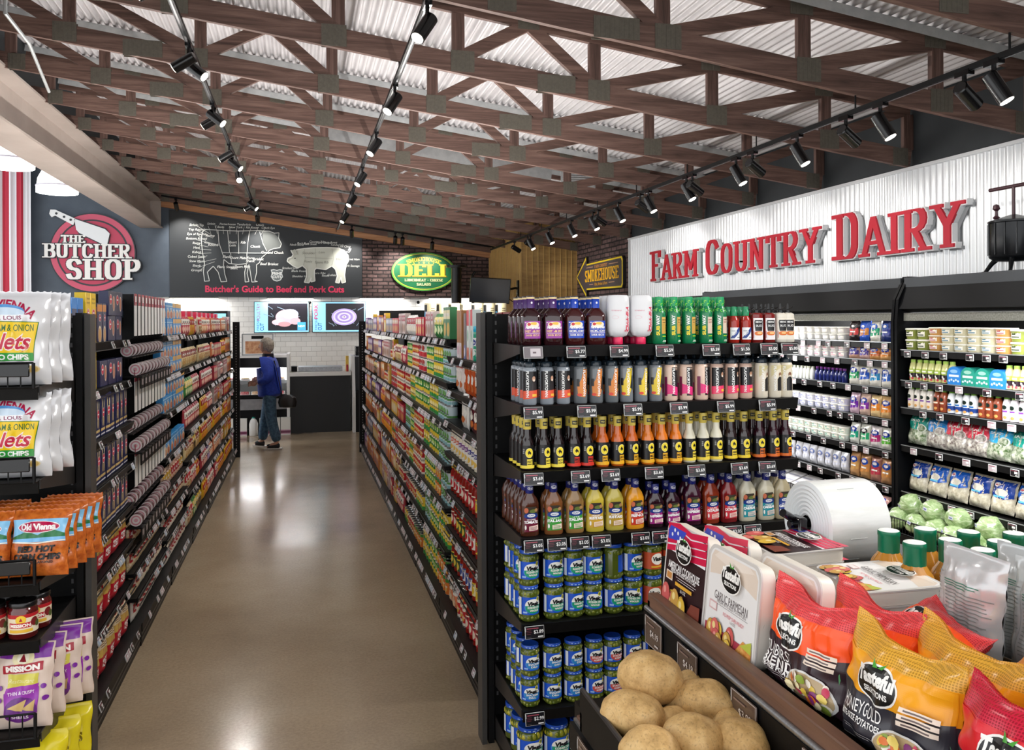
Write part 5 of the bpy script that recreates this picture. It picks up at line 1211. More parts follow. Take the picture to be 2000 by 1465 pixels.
for z, nm, dz in ((1.68, 'top', 0), (1.352, 'second', 0)):
    for i, (xr, y) in enumerate([(-.878, 3.335), (-.868, 3.445), (-.852, 3.545)]):
        rp.put((xr - .14, y, z), RT.uniform(-.06, .1), label='white and yellow crisps bag, %s row on the %s shelf, left end display' % (ORD[i], nm), group='ridged crisps bags', rot=(radians(-4 + 3 * i), 0, .05 - .07 * i)).scale = (1, 1, 1 if nm == 'top' else .9)
def corn():
    w, h = .2, .235; a = Art(); O = noise_mat('corn_crisps_film', 'b0521e', 'd9772f', 45, .25); a.rect(-w * .46, h * .5, w * .46, h * .84, P('8ac8ee', .3)); a.rect(-w * .46, h * .5, w * .46, h * .6, P('7fc0f0', .3))
    a.poly([(-w * .46, h * .58), (-w * .2, h * .66), (0, h * .6), (w * .25, h * .68), (w * .46, h * .62), (w * .46, h * .57), (-w * .46, h * .55)], P('2c7a4a', .3)); a.poly([(-w * .46, h * .5), (0, h * .47), (w * .46, h * .51), (w * .46, h * .525), (0, h * .49), (-w * .46, h * .52)], P('f2ede0', .3))
    a.ell(0, h * .72, w * .37, h * .09, P('f4eef0', .3), 24); a.ell(0, h * .72, w * .355, h * .08, P('b8164a', .3), 24); a.text('Old Vienna', 0, h * .725, .021, P('f8f4f4', .3), w=.125, bold=.05)
    k = P('161210', .35); a.text('RED HOT', 0, h * .4, .02, k, w=.13, bold=.06, shear=.1); a.text('CORN CHIPS', 0, h * .285, .02, k, w=.165, bold=.06, shear=.1); a.text('HOT BBQ FLAVORED', 0, h * .205, .008, k, w=.12, bold=.03)
    return bag('corn_crisps_bag', w, h, .085, O, a, 43, 20, 24, single=False, wr=1.5, zig=True)
cn = Proto(corn())
for c_, xs in enumerate(([-.912, -.9, -.885, -.87, -.858], [-1.1, -1.1, -1.095, -1.095])):
    for i, x in enumerate(xs): cn.put((x, 3.325 + i * .07, 1.0), label='orange red hot corn crisps bag, %s row, %s the basket end' % (ORD[i], ['at', 'back from'][c_]), group='orange corn crisps bags', rot=(radians(-14 + 3 * i), 0, RT.uniform(-.08, .05)))
def salsa():
    r, h = .047, .128; t = thing('salsa_jar', 'salsa jar', 'jar')
    m = MB(); m.lathe([(r * .9, 0), (r, .006), (r, h * .74), (r * .92, h * .8), (r * .86, h * .86)], P('5a1414', .08, coat=.4), 26); m.obj('glass_body', t)
    m = MB(); m.lathe([(r * .94, h * .85), (r * .95, h * .86), (r * .95, h * .96), (r * .9, h * .985), (0, h * .985)], P('151314', .25), 26); m.obj('lid', t)
    m = MB(); a = Art(); a.rect(-r * 2.6, h * .16, r * 2.6, h * .68, P('efe2c4', .35)); a.poly([(-r * 2.6, h * .56), (r * 2.6, h * .6), (r * 2.6, h * .68), (-r * 2.6, h * .68)], P('b81e28', .35)); a.ell(0, h * .54, r * .36, h * .12, P('f2c83a', .35)); a.poly([(-r * .12, h * .5), (r * .12, h * .5), (0, h * .6)], P('b81e28', .35))
    a.rect(-r * .85, h * .32, r * .7, h * .46, P('c01c30', .35)); a.text('MISSION', -r * .05, h * .39, h * .085, P('fff6ec', .35), w=r * 1.4, bold=.05); a.ell(r * .95, h * .45, r * .28, h * .12, P('7a1e22', .35)); a.ell(r * 1.2, h * .38, r * .2, h * .09, P('4a5a2a', .35)); a.rect(-r * .8, h * .2, r * .8, h * .28, P('e8b83a', .35))
    a.emit(m, cyl(r), sx=.008, sy=.02); m.obj('label', t); return t
sl = Proto(salsa())
for i, (x, y) in enumerate([(-.962, 3.33), (-1.063, 3.33), (-.945, 3.43), (-1.05, 3.43)]): sl.put((x, y, .791), .12, label='dark red salsa jar with black lid, %s jar counting from the front corner' % ORD[i], group='salsa jars')
def mission():
    w, h = .19, .29; a = Art(); pu = P('7a2a9a', .3)
    a.poly([(-w * .47, h * .84), (w * .47, h * .82), (w * .47, h * .985), (-w * .47, h * .985)], pu); a.ell(0, h * .84, w * .2, h * .1, P('e8dcae', .3)); a.ell(0, h * .84, w * .11, h * .07, P('f0e8d0', .3)); a.poly([(-w * .07, h * .8), (w * .07, h * .8), (0, h * .89)], P('8a1a2a', .3))
    a.poly([(-w * .36, h * .66), (w * .36, h * .69), (w * .36, h * .79), (-w * .36, h * .76)], P('a8182e', .3)); a.text('MISSION', 0, h * .725, h * .062, P('f8f0ec', .3), w=w * .6, bold=.06, rot=.04)
    a.rect(-w * .26, h * .5, w * .3, h * .66, P('d8cf5a', .3)); a.text('Restaurant', 0, h * .58, h * .05, P('f0ecb0', .3), w=w * .5, shear=.3); a.poly([(-w * .32, h * .4), (w * .3, h * .47), (w * .32, h * .54), (-w * .28, h * .5)], P('a03ab0', .3)); a.poly([(-w * .3, h * .2), (w * .3, h * .2), (w * .32, h * .5), (-w * .32, h * .44)], P('9a3aae', .3)); a.text('THIN & CRISPY', 0, h * .44, h * .04, P('f0e0f0', .3), w=w * .5, bold=.02, rot=.08)
    a.ell(0, h * .24, w * .3, h * .15, P('6a2a82', .3)); a.poly([(-w * .24, h * .27), (w * .1, h * .36), (w * .02, h * .22)], P('d8b878', .4)); a.poly([(.0, h * .24), (w * .26, h * .36), (w * .24, h * .22)], P('cfae6c', .4)); a.text('SHELLS', 0, h * .16, h * .035, P('f2e6f2', .3), w=w * .3, bold=.02)
    for sx_, sy_ in ((-.4, .36), (-.42, .5), (.4, .5), (.42, .36)): a.ell(w * sx_, h * sy_, w * .05, h * .03, pu)
    return bag('tortilla_bag', w, h, .08, P('e3cfc2', .35), a, 47, 20, 24, single=False, wr=1.4)
ms = Proto(mission())
for i, (x, y) in enumerate([(-.962, 3.33), (-.945, 3.425), (-.905, 3.5), (-.88, 3.56), (-1.17, 3.33)]): ms.put((x, y, .465), label='cream and purple tortilla bag, %s on the left end display' % (ORD[i] + ' back' if i < 4 else 'furthest from the aisle'), group='tortilla bags', rot=(radians(-8 + 2 * i), 0, -.06 + .1 * i))
def yellowbag():
    a = Art(); w, h = .2, .3; a.ell(0, h * .25, w * .4, h * .18, noise_mat('snack_photo', '6a4a30', 'c89a60', 40, .4)); a.text('SNACKS', 0, h * .62, .03, P('7a6a10', .3), w=.14, bold=.05); return bag('snack_bag', w, h, .1, P('e2d022', .25), a, 49, 18, 20, single=False, wr=1.8)
yb = Proto(yellowbag())
for i in range(3): yb.put((-.93 + .02 * i, 3.36 + i * .1, .123), label='shiny yellow snack bag on the bottom shelf of the left end display, %s back' % ORD[i], group='yellow snack bags', rot=(radians(-6), 0, .1 * i))
# ================================================================ produce stand in the near right corner
WALN = wood_mat('walnut_rail', '4a3328', '6b4c3c', '7d5b48', (9, .6, 9), .45, 3.0)
PS = thing('produce_stand', 'black stepped produce stand with walnut rails and price tags', 'display stand', (0, 0, 0))
m = MB(); m.box(.72, -.6, 0, 2.1, 2.2, .86, BLACK); m.box(1.2, 2.2, 0, 2.1, 2.7, .86, BLACK); m.obj('base', PS, sharp=0)
m = MB(); m.box(.965, -.6, .86, 2.1, 2.24, 1.085, BLACK); m.box(1.2, 2.24, .86, 2.1, 2.7, 1.085, BLACK); m.obj('upper_deck', PS, sharp=0)
m = MB(); m.cbox(.957, -.6, 1.066, .99, 2.25, 1.12, WALN, .003); m.obj('wood_rail', PS, label='walnut rail along the upper deck')
m = MB(); m.tube([(.953, -.6, 1.078), (.953, 2.25, 1.078)], .008, STEEL, 10); m.box(.945, -.6, 1.0, .957, 2.25, 1.072, BLACK); m.box(.957, 2.235, .9, 1.0, 2.25, 1.1, BLACK); m.obj('tag_channel', PS)
m = MB(); m.box(.66, -.6, .9, .965, 1.96, .93, BLACK); m.box(.655, -.6, .9, .667, 1.96, 1.0, BLACK); m.box(.655, 1.948, .9, .965, 1.96, .945, BLACK); m.tube([(.66, -.6, 1.0), (.66, 1.955, 1.0)], .006, BRACK, 8); m.obj('potato_bin', PS)
m = MB(); m.cbox(.672, -.6, .85, .7, 2.04, .9, WALN, .003); m.box(.665, -.6, .85, .672, 2.04, .893, STEEL); m.box(.654, -.6, .82, .665, 2.04, .885, BLACK); m.obj('wood_rail', PS)
def deck_tag(y, price, x=.942, z=1.03):  # clear holder; its brownish reflection is put into the body colour
    t = MB(); t.cbox(-.055, -.003, -.04, .055, 0, .04, P('57463f', .15, coat=.5), .002); a = Art(); a.ring(0, 0, .054, .039, .001, P('b9aea8', .3), 4, 45, 405) if False else None
    for q in ((-.054, -.039, .054, -.037), (-.054, .037, .054, .039), (-.054, -.039, -.052, .039), (.052, -.039, .054, .039)): a.rect(*q, P('b9aea8', .3))
    a.text('$' + price, .008, 0, .018, P('e6dcd6', .3)); a.rect(.012, -.028, .036, -.023, P('cfc4be', .3)); a.rect(-.04, .02, .01, .024, P('8a7268', .3)); a.rect(-.051, .012, -.048, .036, P('f0ece8', .3)); a.emit(t, flat(-.003))
    t.obj('price_tag', PS, (x, y, z), -pi / 2)
for y, p_ in ((2.17, '4.19'), (1.96, '4.19'), (1.68, '3.89'), (1.4, '3.89'), (1.1, '3.89')): deck_tag(y, p_)
deck_tag(1.9, '2.99', .65, .85)
# potatoes
def potato(seed, l, r, bend=.1):
    from mathutils import noise
    bm = bmesh.new(); bmesh.ops.create_icosphere(bm, subdivisions=5, radius=1)
    for v in bm.verts:
        p = v.co.copy(); n1 = noise.noise(p * 1.1 + Vector((seed * 3.1, 0, 0))); n2 = noise.noise(p * 3 + Vector((0, seed * 2.3, 0))); n3 = noise.noise(p * 12)
        k = 1 + .13 * n1 + .035 * n2 + .006 * n3
        for e in range(4):
            rr_ = random.Random(seed * 17 + e); q = Vector((rr_.uniform(-1, 1), rr_.uniform(-1, 1), rr_.uniform(-1, 1))).normalized(); d = (p - q).length
            if d < .2: k -= .03 * (1 - d / .2) ** 1.5
        p *= k; sx = abs(p.x) ** .92 * (1 if p.x > 0 else -1)
        v.co = Vector((sx * l / 2, p.y * r + bend * r * (p.x ** 2 - .4), p.z * r * .92))
    b_ = MB(); b_.bm(bm, POT); return b_.obj('potato', sharp=0) if False else b_
t = NT('russet_skin'); mp = t.coords(); n1 = t.n('ShaderNodeTexNoise', i_Scale=22.0, i_Detail=7, i_Roughness=.65); t.l(mp, 0, n1, 0); r_ = t.ramp(n1, 0, [(.28, rgb('a27e48')), (.5, rgb('c8a268')), (.75, rgb('dcbc86'))])
n2 = t.n('ShaderNodeTexNoise', i_Scale=190.0, i_Detail=3); t.l(mp, 0, n2, 0); r2 = t.ramp(n2, 0, [(.3, (.6, .6, .6)), (.45, (1, 1, 1))]); mx = t.n('ShaderNodeMixRGB', blend_type='MULTIPLY'); mx.inputs[0].default_value = .8; t.l(r_, 0, mx, 1); t.l(r2, 0, mx, 2); t.l(mx, 0, t.b, 'Base Color'); t.b.inputs['Roughness'].default_value = .6; t.bump(n2, 0, .25, .001); POT = t.m
PT = [(.665 + .055, 1.79, 1.005, .155, .052, (0, .2, 2.0), 'long russet potato at the left end of the bin'), (.80, 1.86, 1.055, .142, .058, (.1, .1, .15), 'big russet potato lying on top of the pile'), (.888, 1.80, 1.01, .16, .05, (0, .3, 2.2), 'long russet potato leaning against the upper deck'),
      (.70, 1.63, 1.0, .13, .052, (.1, .2, 2.0), 'round russet potato lowest at the front left of the bin'), (.80, 1.645, 1.005, .125, .055, (.2, .3, 1.9), 'round russet potato in the middle of the front row'), (.895, 1.62, 1.0, .12, .052, (0, .3, 1.6), 'russet potato with creased end, right of the front row'),
      (.93, 1.915, .985, .11, .042, (0, 0, 1.2), 'small russet potato behind the second price tag'), (.93, 1.715, .985, .11, .042, (0, .1, 1.5), 'shaded russet potato behind the third price tag'), (.91, 1.5, .985, .13, .05, (0, .2, 1.5), 'russet potato under the fourth price tag'), (.8, 1.52, .985, .13, .05, (0, .1, .6), 'russet potato nearest the camera, middle of the bin'), (.71, 1.5, .985, .13, .048, (0, .1, 1.2), 'russet potato nearest the camera, by the bin lip'), (.8, 1.76, .975, .13, .045, (0, 0, .5), 'russet potato buried under the big one')]
for i, (x, y, z, l, r, ro, lab) in enumerate(PT):
    bm_ = potato(i + 1, l * 1.1, r * 1.12); o = bm_.obj('potato', sharp=0); o.data.polygons.foreach_set('use_smooth', [True] * len(o.data.polygons)); o.location = (x, y, z); o.rotation_euler = ro; tag(o, lab, 'potato', 'loose russet potatoes')
# printed logo and pictures
def tasteful(a, cx, cy, s, ring_='f4f2ee'):
    K_ = P('141414', .3); W_ = P('f6f4f0', .3)
    a.ell(cx, cy - .04 * s, .5 * s, .36 * s, P(ring_, .3), 26); a.ell(cx, cy - .04 * s, .465 * s, .325 * s, K_, 26); a.rect(cx - .5 * s, cy + .0 * s, cx + .5 * s, cy + .27 * s, K_) if False else None
    a.text('Tasteful', cx, cy + .08 * s, .25 * s, W_, w=.88 * s, bold=.05, shear=.15); a.text('SELECTIONS', cx, cy - .17 * s, .1 * s, W_, w=.62 * s, bold=.03); a.poly([(cx + .02 * s, cy + .26 * s), (cx - .1 * s, cy + .4 * s), (cx - .06 * s, cy + .25 * s)], P('4a9a3a', .3)); a.poly([(cx + .02 * s, cy + .26 * s), (cx + .14 * s, cy + .36 * s), (cx + .1 * s, cy + .25 * s)], P('4a9a3a', .3))
def spuds(a, x0, x1, y0, y1, n, seed, big=.022):
    rr_ = random.Random(seed)
    for q in range(n):
        x = rr_.uniform(x0, x1); y = rr_.uniform(y0, y1); s = big * rr_.uniform(.8, 1.2); c = rr_.choice(['d8b23e', 'e0bc4a', 'cc5c5a', 'd46a62', 'd8b23e', 'c89a48']); a.ell(x, y, s * .82 + .001, s + .001, P('7a4a2c', .4), 14); a.ell(x, y, s * .82, s, P(c, .4), 14); a.ell(x - s * .2, y + s * .3, s * .3, s * .35, P('ecd690' if c[0] != 'c' or c[1] == '8' else 'e89a90', .4), 10)
def tray(kind_):
    w, h, d = .245, .238, .035; t = thing('potato_tray', 'potato tray', 'tray')
    pts = []; c = .03
    for cx_, cy_, a0 in ((w / 2 - c, h - c, 0), (-w / 2 + c, h - c, 90), (-w / 2 + c, c, 180), (w / 2 - c, c, 270)): pts += arc(cx_, cy_, c, c, a0, a0 + 90, 5)
    m = MB(); m.prism(pts, 0, d, P('e4ddd2', .35)); m.prism([(x * 1.03, (y - h / 2) * 1.03 + h / 2) for x, y in pts], -.004, .0, P('cfcac6', .3)); m.obj('tray_body', t)
    m = MB(); a = Art(); ins = [(x * .965, (y - h / 2) * .965 + h / 2) for x, y in pts]
    if kind_ == 'am':
        a.poly(ins, P('2c171b', .35)); a.poly([(x, y) for x, y in ins if y > h * .74] , P('e9e6ea', .35)) if False else None
        a.rect(-w * .47, h * .68, w * .47, h * .86, P('ecebef', .3)); a.poly([(x, y) for x, y in ins if y > h * .8] + [(w * .47, h * .85), (-w * .47, h * .85)][::-1], P('ecebef', .3)) if False else a.rect(-w * .44, h * .84, w * .44, h * .955, P('ecebef', .3))
        for q in range(4): y = h * (.66 + .085 * q); a.poly([(-w * .48, y), (-w * .2, y + .012), (w * .1, y + .002), (w * .48, y + .014), (w * .48, y + .032), (w * .1, y + .018), (-w * .2, y + .028), (-w * .48, y + .016)], P('d01c48', .3))
        a.poly([(-w * .46, h * .8), (-w * .1, h * .84), (-w * .02, h * .965), (-w * .42, h * .965), (-w * .47, h * .9)], P('3a4ac0', .3))
        for sx, sy in ((-.36, .87), (-.22, .91), (-.3, .93), (-.15, .87)): a.ell(w * sx, h * sy, .006, .006, P('f4f4f8', .3), 5)
        a.text('AMERICAN COOKHOUSE', .0, h * .53, .02, P('f2eeee', .3), w=.19, bold=.02); a.text('FRESH BITE-SIZE POTATOES', 0, h * .47, .009, P('f2eeee', .3), w=.15, bold=.02); a.rect(-.04, h * .42, .08, h * .425, P('e8e2e2', .3)); a.rect(-.03, h * .395, .07, h * .4, P('e8e2e2', .3)); a.rect(-.1, h * .35, -.06, h * .45, P('e8d8c8', .3)); a.rect(-.095, h * .365, -.065, h * .435, P('c88a4a', .3)); a.rect(-.04, h * .33, .06, h * .37, P('e0a83a', .3)); a.text('16 OZ', .01, h * .3, .009, P('f2eeee', .3))
        a.rect(-w * .4, h * .035, w * .46, h * .18, P('231418', .4)); a.poly([(w * .12, h * .04), (w * .46, h * .04), (w * .46, h * .26), (w * .26, h * .24)], P('7a3a2c', .4)); spuds(a, -w * .36, w * .2, h * .07, h * .22, 9, 3, .026)
    else:
        a.poly(ins, P('e9e7e6', .3)); a.poly([(-w * .46, h * .7), (-w * .3, h * .73), (0, h * .79), (w * .3, h * .73), (w * .46, h * .69), (w * .46, h * .88), (w * .4, h * .96), (-w * .4, h * .96), (-w * .46, h * .88)], P('dfcfc0', .35)); a.poly([(-w * .4, h * .9), (0, h * .84), (w * .4, h * .92), (w * .3, h * .96), (-w * .3, h * .96)], P('e9dcd0', .35))
        a.text('GARLIC PARMESAN', .0, h * .52, .021, P('6a6264', .35), w=.16); a.text('FRESH BITE-SIZE POTATOES', .005, h * .465, .009, P('8a8284', .35), w=.14); a.rect(-.08, h * .43, .085, h * .434, P('8a8486', .35)); a.text('NO PREP OVEN READY', .02, h * .37, .009, P('d8707a', .35), w=.1); a.rect(-.1, h * .35, -.062, h * .44, P('d8b0b0', .3)); a.rect(-.096, h * .365, -.066, h * .425, P('eee6e4', .3)); a.text('16 OZ', .02, h * .33, .007, P('8a8284', .35))
        a.rect(-w * .46, h * .07, w * .3, h * .19, P('a8384a', .35)); a.poly([(w * .1, h * .03), (w * .46, h * .05), (w * .46, h * .2), (w * .3, h * .24)], noise_mat('crumbed', 'c8772c', 'e8b060', 60, .5)); a.poly([(w * .25, h * .18), (w * .46, h * .16), (w * .45, h * .28)], P('b8c048', .4)); spuds(a, -w * .36, w * .16, h * .07, h * .21, 9, 6, .024)
    tasteful(a, w * .03, h * .775, .095); a.emit(m, flat(-.004), eps=.00025); m.obj('printed_sleeve', t, sharp=0); return t
TA, TG = Proto(tray('am')), Proto(tray('gp'))
LN = radians(-6)
TA.put((1.0, 2.118, 1.088), label='flag topped potato tray standing at the far end of the produce rail', rot=(LN, 0, -pi / 2)); TA.put((1.082, 2.06, 1.088), label='flag topped potato tray standing behind the front flag tray', rot=(LN, 0, -pi / 2))
TG.put((1.0, 1.862, 1.088), label='white garlic parmesan potato tray standing at the produce rail', rot=(LN, 0, -pi / 2)); TG.put((1.085, 1.76, 1.088), label='white garlic parmesan tray behind the front one', rot=(LN, 0, -pi / 2))
fl = radians(-84)
for i in range(3): TG.put((1.39, 1.99, 1.118 + .04 * i), label='white garlic parmesan tray lying flat, %s' % ['under two others', 'in the middle of the pile', 'on top of the pile by the amber bottles'][i], rot=(radians(-88), 0, -pi / 2 - .12))
for i in range(3): TA.put((1.36, 2.36, 1.118 + .04 * i), label='dark flag tray lying flat below the plastic roll, %s' % ['at the bottom', 'in the middle', 'on top'][i], rot=(radians(-88), 0, -pi / 2 - .05))
# mesh topped potato bags
def net(c1, c2):
    t = NT('net_' + c1); mp = t.coords((1, 1, 1)); w1 = t.n('ShaderNodeTexWave', bands_direction='X', i_Scale=70.0, i_Distortion=2.0); w2 = t.n('ShaderNodeTexWave', bands_direction='Z', i_Scale=70.0, i_Distortion=2.0)
    t.l(mp, 0, w1, 0); t.l(mp, 0, w2, 0); mx = t.n('ShaderNodeMath', operation='MAXIMUM'); t.l(w1, 'Fac', mx, 0); t.l(w2, 'Fac', mx, 1); r_ = t.ramp(mx, 0, [(.55, rgb(c1)), (.9, rgb(c2))]); t.l(r_, 0, t.b, 'Base Color'); ra = t.ramp(mx, 0, [(.5, (.55, .55, .55)), (.8, (1, 1, 1))]); t.l(ra, 0, t.b, 'Alpha'); t.b.inputs['Roughness'].default_value = .3; return t.m
def spud_bag(col, dark, netc, name1, name2, seed, pale='2f2a33'):
    w, h, d = .275, .212, .1; t = thing('potato_bag', 'potato bag', 'bag')
    f, bk = bagfn(w, h, d, seed, .05, wr=1.2, nfold=4)
    rr_ = random.Random(seed); e1, e2, e3 = rr_.uniform(.015, .03), rr_.uniform(.008, .025), rr_.uniform(-.3, .3)
    def lift(fn):
        def g(x, y, off):
            u = 2 * x / w; v = max(0, y / h - .6) / .4; px, py, pz = fn(x, y, off); return (px, py + .012 * v * sin(u * 5 + seed), pz + v ** 2 * (e1 * max(0, -u - .35) * 1.6 + e2 * max(0, u - .3) * 1.4 - .01 * max(0, 1 - abs(u - e3) * 2)))
        return g
    F_, B_ = lift(f), lift(bk); C, D, N_ = P(col, .28), P(dark, .3), net(netc, netc)
    nx, ny = 34, 34
    for nm, lo, hi, mt_f, mt_b in (('film', 0, .82, None, None), ('net_top', .82, 1.0, N_, N_)):
        m = MB()
        for fn, flip in ((F_, 0), (B_, 1)):
            j0, j1 = int(ny * lo + .5), int(ny * hi + .5); vs = [fn(-w / 2 + w * i / nx, h * j / ny, 0) for j in range(j0, j1 + 1) for i in range(nx + 1)]
            for j in range(j1 - j0):
                for i in range(nx):
                    q = (j * (nx + 1) + i, j * (nx + 1) + i + 1, (j + 1) * (nx + 1) + i + 1, (j + 1) * (nx + 1) + i); q = q[::-1] if flip else q; y = (j + j0 + .5) / ny; u = (i + .5) / nx * 2 - 1
                    mt = mt_f or (C if y > .47 + .1 * u * u * (1 if not flip else 0) or flip and y > .3 else D)
                    m.add([vs[k] for k in q], [(0, 1, 2, 3)], mt)
        o = m.obj(nm, t, sharp=0); o.data.validate()
        bmx = bmesh.new(); bmx.from_mesh(o.data); bmesh.ops.remove_doubles(bmx, verts=bmx.verts, dist=1e-6)
        for fc in bmx.faces: fc.smooth = True
        bmx.to_mesh(o.data); bmx.free()
    m = MB(); a = Art(); W_ = P('f2f0ee', .3)
    pts = [(-w * .49 + w * .98 * i / 24, 0) for i in range(25)]; a.poly([(x, h * (.48 + .1 * (2 * x / w) ** 2)) for x, _ in pts] + [(w * .49, h * .815), (-w * .49, h * .815)], C) ; a.poly([(-w * .49, h * .03), (w * .49, h * .03)] + [(x, h * (.48 + .1 * (2 * x / w) ** 2)) for x, _ in pts][::-1], D)
    tasteful(a, -w * .06, h * .655, .105); a.text(name1, -w * .19, h * .385, .024, W_, w=.11, bold=.0); a.text(name2, -w * .19, h * .275, .012 if name2 == 'BITE-SIZE POTATOES' else .02, W_, w=.11, bold=.02)
    if name2 != 'BITE-SIZE POTATOES': a.text('BITE-SIZE POTATOES', -w * .17, h * .205, .009, W_, w=.13, bold=.03)
    a.rect(-w * .36, h * .165, -w * .02, h * .17, P('d8d4d4', .3)); a.rect(-w * .36, h * .14, -w * .08, h * .145, P('d8d4d4', .3)); a.rect(-w * .4, h * .06, -w * .28, h * .064, P('d8d4d4', .3))
    a.ell(w * .22, h * .17, w * .25, h * .19, P('d9d7d4', .25), 26); a.ell(w * .22, h * .175, w * .235, h * .165, P('b8a07a', .3), 26); rr_ = random.Random(seed + 1)
    for q in range(26): x_ = w * .22 + rr_.uniform(-.19, .19) * w; y_ = h * .175 + rr_.uniform(-.11, .11) * h; a.ell(x_, y_, rr_.uniform(.006, .014), rr_.uniform(.006, .013), P(rr_.choice(['d8b84a', 'e6cc6a', 'c83a5a', '8aa03a', 'e8dcb0', '7a2a6a', 'd8702a', 'f0e8d8']), .35), 9)
    for q in range(3): a.rect(w * .22, h * (.56 - .055 * q), w * .46, h * (.6 - .055 * q), P('ecd9c8', .35)); a.rect(w * .25, h * (.572 - .055 * q), w * .42, h * (.586 - .055 * q), P('6a5a58', .35))
    a.poly([(-w * .47, h * .5), (-w * .43, h * .55), (-w * .41, h * .5), (-w * .44, h * .44)], P('3f8a5a', .35))
    a.emit(m, F_, sx=w / nx * .5, sy=h / ny * .5, base=.0012, eps=.0004); m.obj('printed_front', t, sharp=0); return t
SB = Proto(spud_bag('ff5a22', '35222a', 'e8484c', 'SUNBURST', 'BLEND', 61)); HB = Proto(spud_bag('f2a51c', '34323a', 'e0a83a', 'HONEYGOLD', 'BITE-SIZE POTATOES', 62)); RB = Proto(spud_bag('d81f2c', '2e3038', 'c81c3a', 'RUBY', 'SENSATION', 63))
L8 = radians(-8)
SB.put((1.045, 1.6, 1.09), label='orange topped potato bag at the rail beside the white tray', rot=(L8, 0, -pi / 2 + .06)); SB.put((1.16, 1.55, 1.09), label='orange topped potato bag directly behind the front orange one', rot=(L8, 0, -pi / 2)); SB.put((1.27, 1.66, 1.1), label='orange topped potato bag reclining below the white pouches', rot=(radians(-58), 0, -pi / 2 - .25))
HB.put((1.05, 1.325, 1.09), label='yellow topped potato bag at the rail, middle of the front row', rot=(L8, 0, -pi / 2 + .1)); HB.put((1.165, 1.29, 1.09), label='yellow topped potato bag behind the front yellow one', rot=(L8, 0, -pi / 2 + .05)); HB.put((1.29, 1.3, 1.1), label='yellow topped potato bag lying back, third from the rail', rot=(radians(-50), 0, -pi / 2 - .1))
RB.put((1.055, 1.04, 1.09), label='red topped potato bag nearest the camera at the rail', rot=(L8, 0, -pi / 2 + .12)); RB.put((1.17, 1.0, 1.09), label='red topped potato bag behind the nearest red one', rot=(L8, 0, -pi / 2 + .05))
# white pouches
def pouch():
    w, h = .2, .27; a = Art(); g = P('8f9492', .4)
    a.lines(-.06, .09, h * .72, 3, .006, .0022, P('4a8a72', .4), .5); a.lines(-.06, .09, h * .64, 14, .0085, .0026, g); a.lines(-.095, -.07, h * .76, 16, .009, .002, g, .6); a.rect(-.097, h * .15, -.0955, h * .78, g); a.rect(-.066, h * .15, -.065, h * .78, g); a.lines(-.05, .06, h * .2, 4, .008, .002, g)
    return bag('salad_pouch', w, h, .07, P('cfd2d3', .22, .25), a, 71, 22, 24, single=False, wr=1.6)
pp = Proto(pouch())
for i, (x, y, ro) in enumerate([(1.5, 1.65, 0), (1.58, 1.5, .15), (1.5, 1.4, -.1), (1.64, 1.62, .1)]): pp.put((x, y, 1.088), label='silvery white pouch with printed back, %s of the four beside the amber bottles' % ORD[i], group='silvery pouches', rot=(radians(-5), 0, -pi / 2 + ro))
# amber bottles with green caps
def amber():
    t = thing('dressing_jug', 'jug', 'bottle'); vs = MB(); prf = [(.045, 0), (.048, .004), (.048, .09), (.052, .115), (.045, .14), (.03, .165), (.027, .175)]; seg = 44
    V = []; F = []
    for r, z in prf:
        for k in range(seg): a_ = 2 * pi * k / seg; q = r * (1 + (.035 * cos(a_ * 11) if .1 < z < .17 else 0)); V.append((q * sin(a_), -q * cos(a_), z))
    for i in range(len(prf) - 1):
        for k in range(seg): k2 = (k + 1) % seg; F.append((i * seg + k, i * seg + k2, (i + 1) * seg + k2, (i + 1) * seg + k))
    F.append(tuple(range(seg - 1, -1, -1))); vs.add(V, F, P('c98a34', .12, coat=.4)); vs.obj('bottle_body', t)
    m = MB(); m.lathe([(.029, .168), (.0295, .17), (.0295, .222), (.0305, .224), (.0305, .236), (.029, .24)], P('06704f', .3), 30, cap=False); m.lathe([(.029, .239), (.027, .2405), (.006, .2415), (.005, .24), (0, .24)], P('eef2ee', .4), 30); m.obj('cap', t); return t
am = Proto(amber())
for i, (x, y) in enumerate([(1.64, 2.1), (1.62, 1.97), (1.755, 2.09), (1.735, 1.97), (1.74, 1.86), (1.85, 2.03), (1.85, 1.92), (1.96, 1.98), (1.95, 1.86)]): am.put((x, y, 1.086), .2 * i, label='amber dressing bottle with ribbed green cap, %s counting from the plastic roll' % ORD[i], group='amber bottles with green caps').scale = (1, 1, .85)
# roll of plastic bags on its holder
RH = thing('bag_roll_holder', 'black holder carrying the roll of plastic bags', 'holder', (1.6, 2.47, 1.086))
m = MB(); m.box(-.05, -.06, 0, .3, .06, .012, BLACK); m.cbox(-.034, -.034, .01, .0, .034, .165, P('0c0c10', .12, coat=.6), .006); m.cbox(.262, -.03, .01, .285, .03, .155, P('0c0c10', .12, coat=.6), .006); m.obj('stand', RH); m = MB(); m.tube([(-.05, 0, .14), (.3, 0, .14)], .013, P('0c0c10', .12, coat=.6), 12); m.tube([(-.085, -.02, .185), (-.02, .01, .15)], .013, P('0c0c10', .12, coat=.6), 10); m.obj('spindle', RH)
ROLL = noise_mat('film_roll', 'd3d6d3', 'e9ebea', 4, .22, (1, 6, 6), coat=.4); RF = P('e6eaec', .35)
m = MB(); R0 = .137; vs = []; fs = []; seg = 56; pr = [(.0, .026)] + [(.0 - (.0035 if q % 2 else 0), .026 + (R0 - .03) * q / 16) for q in range(1, 17)] + [(.004, R0), (.216, R0), (.22, R0 - .004), (.22, .026)]
